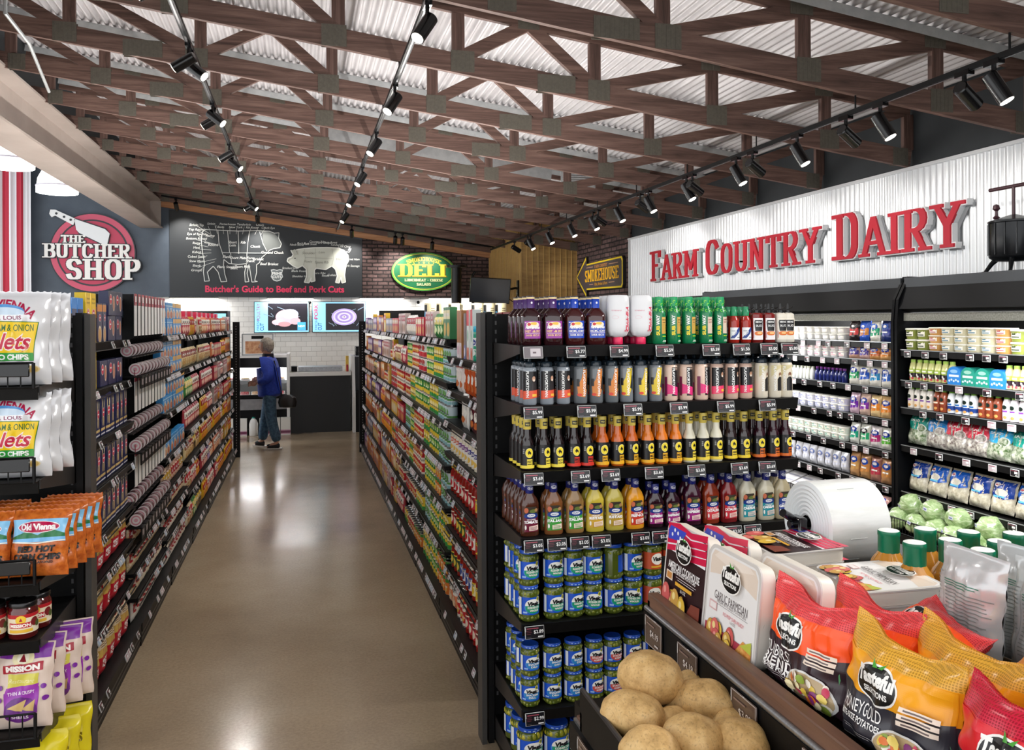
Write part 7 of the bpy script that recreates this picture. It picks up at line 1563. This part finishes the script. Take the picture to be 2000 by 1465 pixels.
a = Art(); pg = [cm(*p) for p in pig]; a.poly(pg, P('d6d8cc', .6)); stroke(a, pg, .02, P('f0f1ea', .6), True); stroke(a, [cm(*p) for p in [(672, 484), (678, 486), (682, 480), (679, 476), (676, 482), (683, 478)]], .014, P('f0f1ea', .6)); a.poly([cm(*p) for p in [(552, 484), (560, 481), (566, 492), (560, 494)]], P('c6c8bc', .6))
for ln in ([(580, 480), (582, 500), (578, 514)], [(604, 478), (606, 518)], [(640, 478), (644, 500), (640, 514)], [(582, 498), (642, 500)]): stroke(a, [cm(*p) for p in ln], .006, P('a8aa9e', .6))
a.ell(*cm(560, 500), .014, .014, P('3a3a36', .6), 8); art_obj('pig_drawing', a, 17.165, t, eps=.0006)
a = Art()
for s_, px, py in (('Neck Bone', 564, 471), ('Pork Butt', 578, 468), ('Pork Steak', 593, 469), ('Country Ribs', 609, 464), ('Pork Chops', 622, 466), ('Loin Roast', 638, 465), ('Tenderloin', 652, 470), ('Loin Chop', 668, 473), ('Cured Ham', 686, 500), ('Pork Sausage', 684, 514), ('Smoked Jowl', 550, 520), ('Blade Roast', 568, 526), ('Shoulder Hock', 574, 537), ('Spare Ribs', 612, 530), ('Bacon', 626, 535), ('Cutlets', 640, 534)): x_, z_ = cm(px, py); a.text(s_, x_, z_, .042, LN_, shear=.2, bold=.01)
for s_, px, py in (('Shoulder', 590, 488), ('Loin', 618, 486), ('Ham', 657, 500), ('Picnic', 588, 506), ('Spare Rib', 618, 507)): x_, z_ = cm(px, py); a.text(s_, x_, z_, .05, P('8a8c80', .6), shear=.2)
art_obj('pork_captions', a, 17.164, t, eps=.0002)
a = Art(); x_, z_ = cm(521, 535); s = .115; sh = [(x_ - s, z_ + s * .9), (x_ - s * .5, z_ + s), (x_, z_ + s * .85), (x_ + s * .5, z_ + s), (x_ + s, z_ + s * .9), (x_ + s * .85, z_ + s * .3), (x_ + s, z_ - s * .3), (x_ + s * .6, z_ - s * .9), (x_, z_ - s * 1.1), (x_ - s * .6, z_ - s * .9), (x_ - s, z_ - s * .3), (x_ - s * .85, z_ + s * .3)]; a.poly(sh, P('cfd4d4', .6)); a.poly([(x_ + (px - x_) * .85, z_ + (pz - z_) * .85) for px, pz in sh], P('6d7476', .6)); a.text('PRIME', x_, z_ + .03, .05, P('eef0ee', .6), bold=.03); a.text('CUTS', x_, z_ - .035, .05, P('eef0ee', .6), bold=.03); art_obj('badge', a, 17.165, t, eps=.001)
a = Art(); a.text("Butcher's Guide to Beef and Pork Cuts", cm(519, 564)[0], cm(519, 564)[1], .125, P('d8324e', .5), w=2.62, bold=.025, spacing=1) if False else a.text("Butcher's Guide to Beef and Pork Cuts", cm(519, 564)[0], cm(519, 564)[1], .125, P('ea3a64', .5), w=2.62, bold=.03)
art_obj('title_lettering', a, 17.163, t)
# oval deli sign
t = thing('deli_sign', 'oval green sign reading Smokehouse Deli on the brick', 'sign', (2.43, 17.18, 2.905)); G, Yl = P('16683f', .45), P('e9d23c', .45)
m = MB(); m.prism([(.66 * cos(q * pi / 32), .395 * sin(q * pi / 32)) for q in range(64)], -.06, 0, P('0f3a26', .5)); m.obj('oval_board', t, sharp=0)
a = Art(); a.ell(0, 0, .655, .39, P('5aa83e', .45), 56); a.ell(0, 0, .625, .365, P('d8cf4a', .45), 56); a.ell(0, 0, .612, .352, G, 56)
a.text('DELI', 0, .015, .26, P('7a5a14', .45), w=1.0, slab=True, sw=.21); a.text('DELI', -.008, .025, .25, Yl, w=.98, slab=True, sw=.21); a.text('SMOKEHOUSE', 0, .255, .08, Yl, w=.72, slab=True, sw=.2, arcr=.9)
for q in (-2, -1, 0, 1, 2): s = .03 if q == 0 else .017; a.poly([(q * .1 + s * (1 if i % 2 == 0 else .42) * sin(i * pi / 5), .183 - abs(q) * .006 + s * (1 if i % 2 == 0 else .42) * cos(i * pi / 5)) for i in range(10)], Yl)
a.text('LUNCHMEAT - CHEESE', 0, -.175, .052, P('e6e8a8', .45), w=.78, slab=True, sw=.2); a.text('SALADS', 0, -.26, .052, P('e6e8a8', .45), w=.3, slab=True, sw=.2); m = MB(); a.emit(m, flat(-.06), eps=.0015); m.obj('lettering', t, sharp=0)
# arrow sign, facing the dairy aisle
t = thing('smokehouse_arrow_sign', 'yellow edged arrow sign reading Smokehouse on the side brick', 'sign', (4.855, 13.32, 2.645), -pi / 2)
ar = [(-1.14, .13), (-.56, .42 - .1), (-.58, .2), (1.13, .24), (1.13, -.24), (-.58, -.2), (-.56, -.33), (-1.14, .13)][:-1]
ar = [(-1.14, .02), (-.6, .36), (-.6, .23), (1.1, .25), (1.14, .2), (1.14, -.2), (1.1, -.25), (-.6, -.23), (-.6, -.36)]
m = MB(); m.prism(ar, -.05, 0, P('1d1a1c', .5)); m.obj('arrow_board', t, sharp=0); a = Art(); a.poly([(x * .985, z * .97) for x, z in ar], P('f0d22e', .45)); a.poly([(x * .95 + .005, z * .86) for x, z in ar], P('4b4346', .5)); a.text('SMOKEHOUSE', .16, .01, .2, P('f2b81e', .45), w=1.62, slab=True, sw=.2); a.text('FARM COUNTRY', .16, .155, .05, P('d89a5a', .45), w=.62, slab=True, sw=.18); a.text('Ribs, Brisket & Pork', .16, -.14, .05, P('e0a23a', .45), w=.62, bold=.02, shear=.2)
for x0, x1, z_ in ((-.55, -.22, .155), (.54, .95, .155), (-.4, -.2, -.14), (.54, .8, -.14)): a.rect(x0, z_ - .006, x1, z_ + .006, P('c89a7a', .45))
m = MB(); a.emit(m, flat(-.05), eps=.0015); m.obj('lettering', t, sharp=0)
# dairy lettering
def dairy_word(word, ya, yb, k):
    t = thing('dairy_lettering', 'red raised letters spelling %s on the white corrugated fascia' % word.title(), 'sign', (4.855, ya, 2.44), -pi / 2, 'red dairy letters'); w = ya - yb; q, wd = slab_polys(word, .155, caps=.82)
    s = w / wd
    for nm, mt, ex, d0, d1, ox, oz in (('letter_edges', P('eceef0', .4), .01, -.048, -.004, 0, 0), ('letter_faces', P('c4152f', .45), 0, -.062, -.05, 0, 0)):
        m = MB()
        for p in q:
            d0 -= .00018; cxp = sum(v[0] for v in p) / 4; czp = sum(v[1] for v in p) / 4; m.prism([(x * s + math.copysign(ex, x - cxp) + ox, z * .415 + math.copysign(ex, z - czp) + oz) for x, z in p], d0, d1, mt)
        m.obj(nm, t, sharp=0)
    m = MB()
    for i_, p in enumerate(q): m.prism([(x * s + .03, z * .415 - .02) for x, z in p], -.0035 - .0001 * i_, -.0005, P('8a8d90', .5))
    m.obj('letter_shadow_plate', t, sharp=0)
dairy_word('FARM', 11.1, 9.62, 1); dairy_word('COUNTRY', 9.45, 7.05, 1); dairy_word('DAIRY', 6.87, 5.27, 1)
# menu screens
def screen(x0, label, words, kind_):
    w, h = 1.06, .62; t = thing('menu_screen', label, 'screen', (x0 + w / 2, 17.43, 1.99)); e = .9
    m = MB(); m.cbox(-w / 2, -.06, -h / 2, w / 2, 0, h / 2, BLACKGLOSS, .006); m.obj('screen_body', t); a = Art(); E_ = lambda c: P(c, .3, emit=e)
    a.rect(-w / 2 + .012, -h / 2 + .012, w / 2 - .012, h / 2 - .012, E_('8ecbe6')); a.rect(-w * .25, -h * .43, w * .47, h * .44, E_('17141c')); rr_ = random.Random(len(words))
    for q in range(9): x_ = rr_.uniform(-.2, .42); z_ = rr_.uniform(-.22, .22); stroke(a, [(x_, z_), (x_ + rr_.uniform(-.2, .2), z_ + .06)], .012, E_('6a7a8a'))
    if kind_ == 'p':
        a.ell(.1, .0, .22, .15, E_('d8a8b8'), 24); a.ell(.16, .06, .16, .1, E_('b8c4e0'), 20); a.ell(-.06, -.1, .13, .06, E_('e0b0b8'), 18); a.ell(.26, -.08, .1, .07, E_('cfa0a8'), 16); a.ell(.05, -.14, .12, .05, E_('c88a90'), 16); a.ell(.15, .08, .05, .03, E_('e6dce8'), 12); a.rect(.3, -.26, .46, -.1, E_('4aa8e8')); a.text('NEW', .38, -.18, .04, E_('e8f4fa'), bold=.02)
    else:
        a.ell(.1, 0, .25, .17, E_('a898c8'), 28)
        for q, r_ in enumerate((.21, .165, .12, .075, .035)): a.ring(.1, .0, r_, r_ * .68, .018, E_('e2d4ea' if q % 2 == 0 else '8a78b0'), 26)
        a.ell(.1, 0, .015, .012, E_('2a2030'), 10)
    a.text('FRESH', -w * .43, -.15, .05, E_('2a5a9a'), w=.22, rot=pi / 2); a.text('CUT', -w * .36, -.19, .075, E_('1f4f8a'), w=.15, bold=.02, rot=pi / 2); a.text(words, -w * .43 + .0, .11, .075, E_('b02a5a'), w=.3, bold=.02, rot=pi / 2) if kind_ == 'k' else a.text(words, -w * .42, .1, .07, E_('8a2a5a'), w=.34, bold=.0, rot=pi / 2)
    m = MB(); a.emit(m, flat(-.06), eps=.0008); m.obj('display', t, sharp=0)
screen(-.9, 'wall screen reading Fresh Cut Poultry on the white tiles', 'POULTRY', 'p'); screen(.215, 'wall screen reading Fresh Cut Pork on the white tiles', 'PORK', 'k')
m = MB(); m.box(1.55, 17.38, 1.9, 3.1, 17.45, 2.12, BLACK); tag(m.obj('menu_board', sharp=0), 'black menu board on the tiles behind the right shelving', 'menu board')
def cam_(x, lab): m = MB(); m.tube([(x, 17.45, 2.3), (x, 17.4, 2.29)], .02, BLACK, 8); m.sphere((x, 17.39, 2.285), .035, BLACK); tag(m.obj('security_camera'), lab, 'camera')
cam_(.165, 'small black camera on the tiles between the two screens'); cam_(2.35, 'small black camera on the tiles under the deli sign')
# tilted black screen and flue
t = thing('hanging_screen', 'black screen tilted down from the plank enclosure corner', 'screen', (3.17, 14.25, 2.42)); 
m = MB(); m.cbox(-.35, -.03, -.22, .35, .03, .22, BLACKGLOSS, .006); m.box(-.335, -.033, -.2, .335, -.0295, .205, P('1a2430', .06)); o = m.obj('screen_body', t); o.rotation_euler = (radians(12), radians(3), radians(-6))
m = MB(); m.tube([(.2, .03, 0), (.5, .2, .05), (.625, .45, .05)], .02, BLACK, 8); m.box(.6, .4, -.1, .628, .5, .2, BLACK); m.tube([(.3, .05, -.1), (.45, .15, -.2), (.6, .4, -.05)], .008, BLACK, 6); m.obj('wall_arm', t)
m = MB(); m.tube([(2.95, 16.3, 0), (2.95, 16.3, 2.94)], .1, P('17181a', .35, .3), 20); m.tube([(2.95, 16.3, 2.94), (2.95, 16.3, 2.98)], .2, P('17181a', .35, .3), 24); m.tube([(3.3, 16.4, 0), (3.3, 16.4, 2.8), (3.35, 16.4, 2.87)], .03, P('17181a', .35, .3), 10); tag(m.obj('flue_pipe'), 'black flue pipe with a flat rim behind the hanging screen', 'pipe')
# open meat case, counter, deli case
t = thing('meat_case', 'white open meat case with a black canopy behind the shopper', 'refrigerated case', (0, 0, 0)); Wp = P('e8e8e6', .35); Gp = noise_mat('grey_panel', '77767a', '8b8a8c', 8, .5)
m = MB(); m.box(-2.1, 14.85, .1, -.24, 15.9, .42, BLACK); m.box(-2.1, 15.0, .4, -.24, 15.9, .6, Gp); m.box(-2.1, 15.75, .6, -.24, 15.9, 1.33, Wp); m.box(-2.1, 14.8, 0, -.24, 15.8, .1, BLACK); m.box(-2.1, 14.82, .42, -.24, 14.86, .6, Gp); m.obj('cabinet', t, sharp=0)
m = MB(); m.box(-2.1, 14.95, 1.12, -.24, 15.2, 1.29, BLACKGLOSS); m.box(-2.1, 14.9, 1.29, -.24, 15.9, 1.33, Wp); m.obj('canopy', t, sharp=0); m = MB(); m.box(-.24, 14.8, 0, -.19, 15.9, 1.35, Wp); m.box(-2.15, 14.8, 0, -2.1, 15.9, 1.35, Wp); m.obj('end_panel', t, sharp=0)
m = MB(); m.box(-2.1, 14.85, .6, -.24, 15.75, .63, Wp); m.box(-2.1, 14.84, .6, -.24, 14.86, .67, BLACK); m.obj('lower_deck', t, sharp=0); m = MB(); m.box(-2.1, 15.05, .86, -.24, 15.75, .88, Wp); m.box(-2.1, 15.04, .84, -.24, 15.06, .9, SHN); m.obj('shelf', t, sharp=0); m = MB(); m.box(-2.05, 15.25, 1.1, -.3, 15.32, 1.118, P('ffffff', .5, emit=6)); m.obj('lamp_strip', t, sharp=0)
l = bpy.data.lights.new('case_led', 'AREA'); l.shape = 'RECTANGLE'; l.size = 1.7; l.size_y = .05; l.energy = 30; lo = bpy.data.objects.new('case_led', l); COL.objects.link(lo); lo.parent = t; lo.location = (-1.17, 15.28, 1.09)
def meat(c, c2):
    m = MB(); m.cbox(-.085, -.06, 0, .085, .06, .035, P('eceae8', .4), .006); m.cbox(-.07, -.045, .02, .07, .045, .05, noise_mat('meat_' + c, c, c2, 30, .25, coat=.5), .012); m.box(-.04, -.061, .004, .04, -.06, .03, P('f0d8d8', .4)); return tag(m.obj('meat_tray'), 'meat tray', 'tray')
mt = [Proto(meat('b8424a', 'e0a0a0')), Proto(meat('c8606a', 'f0c8c0')), Proto(meat('d8a070', 'f0d8b8'))]
for i in range(9):
    for q, (z, y) in enumerate(((.631, 14.95), (.881, 15.15))): o = mt[(i + q * 2) % 3].put((-.36 - i * .19, y, z), label='wrapped meat tray in the open case, %s from the counter, %s level' % (ORD[i], ['lower', 'upper'][q]), group='wrapped meat trays', rot=(radians(28), 0, 0)); o.location.z += .03
jg = Proto(bottle('milk_jug', [(.07, 0), (.075, .01), (.075, .2), (.05, .26), (.02, .29)], 'eeeeea', art=None, cap=[(.024, .285), (.024, .305), (0, .306)], capcol='1f9a8a', sq=(1, 1, 3), cat='jug')); js = Proto(carton('ice_bag_box', .16, .12, .29, 'f0efe8', bands=[(.05, .32, 'd8b8c8'), (.12, .26, '7a3a5a')]))
# grey niche below the case holding jugs
jg.put((-.78, 14.77 - .02, .0), 0, label='white milk jug with teal cap on the floor shelf of the meat case'); 
for i in range(5): js.put((-.6 + i * .0 - (0 if i == 0 else 0) + [.0, .17, .34, -.36, -.54][i] * 1.0 + .0, 14.73, .0), 0, label='white bagged pack under the meat case, %s in the row' % ORD[i], group='white packs under the meat case')
t = thing('poster_frame', 'grey framed poster of a meal standing on the meat case', 'poster', (-.72, 15.0, 1.33)); m = MB(); [m.bar(p, q, .018, .018, P('a9acae', .35, .5)) for p, q in (((-.25, 0, 0), (-.25, 0, .36)), ((.25, 0, 0), (.25, 0, .36)), ((-.25, 0, .36), (.25, 0, .36)), ((-.25, 0, .01), (.25, 0, .01)))]; m.obj('frame', t, sharp=0)
m = MB(); m.box(-.24, -.004, .02, .24, .004, .35, OFFW); a = Art(); a.rect(-.2, .03, .2, .24, noise_mat('meal_photo', 'b06a44', 'e0b48a', 14, .4)); a.rect(-.1, .28, .1, .33, BLACK); a.emit(m, flat(-.004)); m.obj('print', t, sharp=0)
t = thing('service_counter', 'black fronted service counter with a white top', 'counter', (0, 0, 0)); m = MB(); m.box(-.18, 14.85, 0, .82, 15.7, .97, P('0c0c0d', .4)); m.obj('front_panel', t, sharp=0); m = MB(); m.box(-.19, 14.8, .97, .83, 15.75, 1.03, P('eceae6', .3)); m.obj('worktop', t, sharp=0)
m = MB(); m.box(-.05, 15.1, 1.031, .7, 15.6, 1.11, STEEL); tag(m.obj('steel_tray', sharp=0), 'shallow stainless tray on the service counter', 'tray'); m = MB(); m.cbox(-.17, 15.15, 1.031, -.07, 15.4, 1.12, BLACK, .006); tag(m.obj('label_printer'), 'small black printer at the left end of the service counter', 'printer')
t = thing('deli_case', 'white sided deli case right of the service counter', 'refrigerated case', (0, 0, 0)); m = MB(); m.box(.9, 14.7, .0, 3.6, 15.9, .7, BLACK); m.box(.9, 14.9, .7, 3.6, 15.9, 1.28, P('1a1a1c', .3)); m.obj('cabinet', t, sharp=0); m = MB(); m.prism([(14.68, 0), (14.68, .6), (14.9, 1.3), (15.9, 1.3), (15.9, 0)], .85, .9, P('e6e6e4', .35), 'x'); m.obj('end_panel', t, sharp=0)
m = MB(); m.cbox(.75, 14.95, 1.033, .8, 15.05, 1.3, P('d8b24a', .4), .004); m.cbox(.76, 14.9, 1.033, .79, 14.95, 1.15, P('b03040', .4), .004); tag(m.obj('card_stand'), 'yellow and red card stand at the right end of the counter', 'stand'); m = MB(); m.cbox(.92, 14.95, 1.301, 1.15, 15.25, 1.46, BLACKGLOSS, .01); m.tube([(1.03, 15.1, 1.46), (1.03, 15.1, 1.5)], .02, BLACK, 8); tag(m.obj('weighing_scale'), 'black weighing scale on top of the deli case', 'scale')
t = thing('upright_cooler', 'black upright cooler with a cyan header beyond the left shelving', 'cooler', (0, 0, 0)); m = MB(); m.box(-1.9, 12.7, 0, -1.02, 13.2, 2.06, BLACK); m.obj('cabinet', t, sharp=0); m = MB(); m.box(-1.88, 12.69, 1.93, -1.04, 12.7, 2.02, P('8fdcea', .4, emit=.6)); m.obj('header_sign', t, sharp=0)

# ================================================================ the shopper
def skin(name, verts, edges, radii, mat, parent, sub=2, loc=(0, 0, 0)):
    me = bpy.data.meshes.new(name); me.from_pydata([Vector(v) for v in verts], edges, []); o = bpy.data.objects.new(name, me); COL.objects.link(o)
    sk = o.modifiers.new('skin', 'SKIN'); sk.use_smooth_shade = True; ss = o.modifiers.new('sub', 'SUBSURF'); ss.levels = sub; ss.render_levels = sub
    for v, r in zip(me.skin_vertices[0].data, radii): v.radius = (r if isinstance(r, tuple) else (r, r)); v.use_root = False
    me.skin_vertices[0].data[0].use_root = True
    bpy.context.view_layer.update(); dg = bpy.context.evaluated_depsgraph_get(); nm = bpy.data.meshes.new_from_object(o.evaluated_get(dg)); o.modifiers.clear(); o.data = nm
    nm.materials.clear(); nm.materials.append(mat); nm.polygons.foreach_set('use_smooth', [True] * len(nm.polygons)); nm.polygons.foreach_set('material_index', [0] * len(nm.polygons)); nm.update()
    if parent: o.parent = parent
    return o
SKIN = P('c99a84', .5); JK = noise_mat('blue_jacket', '1c3aa8', '2a4cc2', 25, .6); JN = noise_mat('worn_denim', '2f4c68', '507490', 30, .75)
# local frame: the shopper walks towards -X, y+ is away from the camera
J = {'pel': (.01, 0, .86), 'wai': (.0, 0, 1.02), 'che': (-.01, 0, 1.22), 'nec': (-.015, 0, 1.38), 'hb': (-.03, 0, 1.44), 'hd': (-.045, 0, 1.54), 'sl': (-.01, .17, 1.3), 'sr': (.0, -.17, 1.3), 'el': (.0, .24, 1.05), 'er': (.05, -.23, 1.06), 'wl': (-.17, .16, 1.02), 'wr': (-.16, -.13, .985), 'hpl': (.0, .09, .82), 'hpr': (.02, -.09, .82), 'kl': (-.075, .1, .45), 'kr': (.05, -.1, .44), 'al': (-.13, .11, .09), 'ar': (.14, -.11, .09), 'tl': (-.25, .12, .045), 'tr': (-.02, -.12, .03)}
SHP = thing('person', 'grey haired person in a blue jacket and jeans walking with a black bag', 'person', (-.47, 13.2, 0), radians(-10))
nm_ = list(J); ix = {k: i for i, k in enumerate(nm_)}
ed = [(ix[a_], ix[b_]) for a_, b_ in (('pel', 'wai'), ('wai', 'che'), ('che', 'nec'), ('nec', 'hb'), ('hb', 'hd'), ('che', 'sl'), ('che', 'sr'), ('sl', 'el'), ('sr', 'er'), ('el', 'wl'), ('er', 'wr'), ('pel', 'hpl'), ('pel', 'hpr'), ('hpl', 'kl'), ('hpr', 'kr'), ('kl', 'al'), ('kr', 'ar'), ('al', 'tl'), ('ar', 'tr'))]
RD = {'pel': .13, 'wai': .12, 'che': .13, 'nec': .052, 'hb': .06, 'hd': .085, 'sl': .06, 'sr': .06, 'el': .043, 'er': .043, 'wl': .03, 'wr': .03, 'hpl': .085, 'hpr': .085, 'kl': .056, 'kr': .056, 'al': .038, 'ar': .038, 'tl': .03, 'tr': .03}
skin('body', [J[k] for k in nm_], ed, [RD[k] for k in nm_], SKIN, SHP)
m = MB(); m.sphere((-.05, 0, 1.535), .09, SKIN, 18, 14, (1.0, .82, 1.22)); m.sphere((-.142, 0, 1.525), .016, SKIN, 8, 6, (1.1, .8, 1.3)); m.sphere((-.02, -.078, 1.53), .02, SKIN, 8, 6, (.8, .4, 1.2)); m.sphere((-.02, .078, 1.53), .02, SKIN, 8, 6, (.8, .4, 1.2))
for s in (-1, 1): m.sphere((-.128, .032 * s, 1.55), .009, P('f0ece8', .3), 8, 6); m.sphere((-.135, .032 * s, 1.55), .005, P('3a2c24', .3), 8, 6)
m.sphere((-.135, 0, 1.478), .012, P('a86a62', .4), 8, 6, (.6, 1.8, .5)); m.obj('head', SHP)
from mathutils import noise as _nz
bm = bmesh.new(); bmesh.ops.create_icosphere(bm, subdivisions=4, radius=1)
for v in bm.verts:
    p = v.co.copy(); k = 1 + .05 * _nz.noise(p * 5) + .03 * _nz.noise(p * 12); x, y, z = p * k
    if p.x < -.45 and p.z < .35: x, y, z = x * .55, y * .8, z * .5 + .3
    v.co = Vector((-.03 + x * .108, y * .094, 1.555 + z * .112 - (.02 if p.x > .2 and p.z < -.3 else 0)))
hm = MB(); hm.bm(bm, noise_mat('grey_hair', '8f887d', 'c4bcae', 45, .6, bump=.4)); hm.obj('hair', SHP)
jk = ['wai', 'che', 'nec', 'sl', 'sr', 'el', 'er', 'wl', 'wr', 'pel']; JJ = dict(J); JJ['nec'] = (-.015, 0, 1.37); JJ['pel'] = (.015, 0, .76); JJ['wl'] = (-.15, .17, 1.02); JJ['wr'] = (-.13, -.145, .99); ji = {k: i for i, k in enumerate(jk)}
je = [(ji[a_], ji[b_]) for a_, b_ in (('wai', 'pel'), ('wai', 'che'), ('che', 'nec'), ('che', 'sl'), ('che', 'sr'), ('sl', 'el'), ('sr', 'er'), ('el', 'wl'), ('er', 'wr'))]
skin('jacket', [JJ[k] for k in jk], je, [{'wai': .19, 'che': .18, 'nec': .08, 'sl': .105, 'sr': .105, 'el': .085, 'er': .088, 'wl': .048, 'wr': .05, 'pel': .2}[k] for k in jk], JK, SHP)
m = MB(); m.lathe([(.075, 1.34), (.088, 1.36), (.082, 1.42), (.07, 1.425), (.066, 1.38)], P('12162c', .6), 20, (1, .95, 2), cx=-.015, cap=False); m.obj('collar', SHP)
for nm, ks_ in (('trouser_leg', ('hpl', 'kl', 'al')), ('trouser_leg', ('hpr', 'kr', 'ar'))):
    q = [(J['pel'][0], J[ks_[0]][1] * .6, .86)] + [J[k] for k in ks_]; q[-1] = (q[-1][0], q[-1][1], .1); skin(nm, q, [(0, 1), (1, 2), (2, 3)], [.12, .108, .086, (.074, .08)], JN, SHP)
SHOE = P('1b1c20', .6)
for (ax, ay, az), (tx, ty_, tz), up in ((J['al'], J['tl'], .02), (J['ar'], J['tr'], 0)):
    o = skin('shoe', [(ax + .04, ay, .05 + up * .3), (ax - .05, ay, .05 + up * .5), (tx, ty_, .038 + up)], [(0, 1), (1, 2)], [(.04, .045), (.042, .045), (.03, .04)], SHOE, SHP); mm = MB(); mm.bar((ax + .07, ay, .012 + up * .2), (tx - .015, ty_, .012 + up * .8), .066, .016, P('e8e6e2', .5)); mm.obj('sole', o, sharp=0)
for (wx, wy, wz) in (J['wl'], J['wr']):                          # curled hands: palm, four fingers and a thumb
    m = MB(); m.sphere((wx - .04, wy, wz - .005), .04, SKIN, 12, 8, (1.15, .5, .9))
    for q in range(4): z0 = wz + .024 - q * .017; m.tube([(wx - .07, wy, z0), (wx - .1, wy - .01, z0 - .004), (wx - .108, wy - .028, z0 - .01), (wx - .095, wy - .038, z0 - .012)], [.0095, .009, .0085, .007], SKIN, 8)
    m.tube([(wx - .035, wy - .015, wz + .03), (wx - .065, wy - .03, wz + .038), (wx - .085, wy - .034, wz + .034)], [.011, .0095, .008], SKIN, 8); m.obj('hand', SHP)
t = thing('handbag', 'black handbag hanging behind the blue jacket', 'bag', (-.2, 13.02, .72), radians(-10)); m = MB(); m.lathe([(.06, -.1), (.12, -.09), (.14, -.02), (.12, .05), (.05, .09)], P('121214', .45), 22, (1, .5, 2.6)); m.obj('pouch', t); m = MB(); m.tube([(-.08, 0, .05), (-.13, -.0, .3), (-.2, .02, .6)], .012, P('121214', .45), 8); m.obj('strap', t)
# drop product kinds that found no place on the shelves
for p in Proto.every:
    if not p.used:
        for c in list(p.root.children_recursive) + [p.root]: bpy.data.objects.remove(c, do_unlink=True)
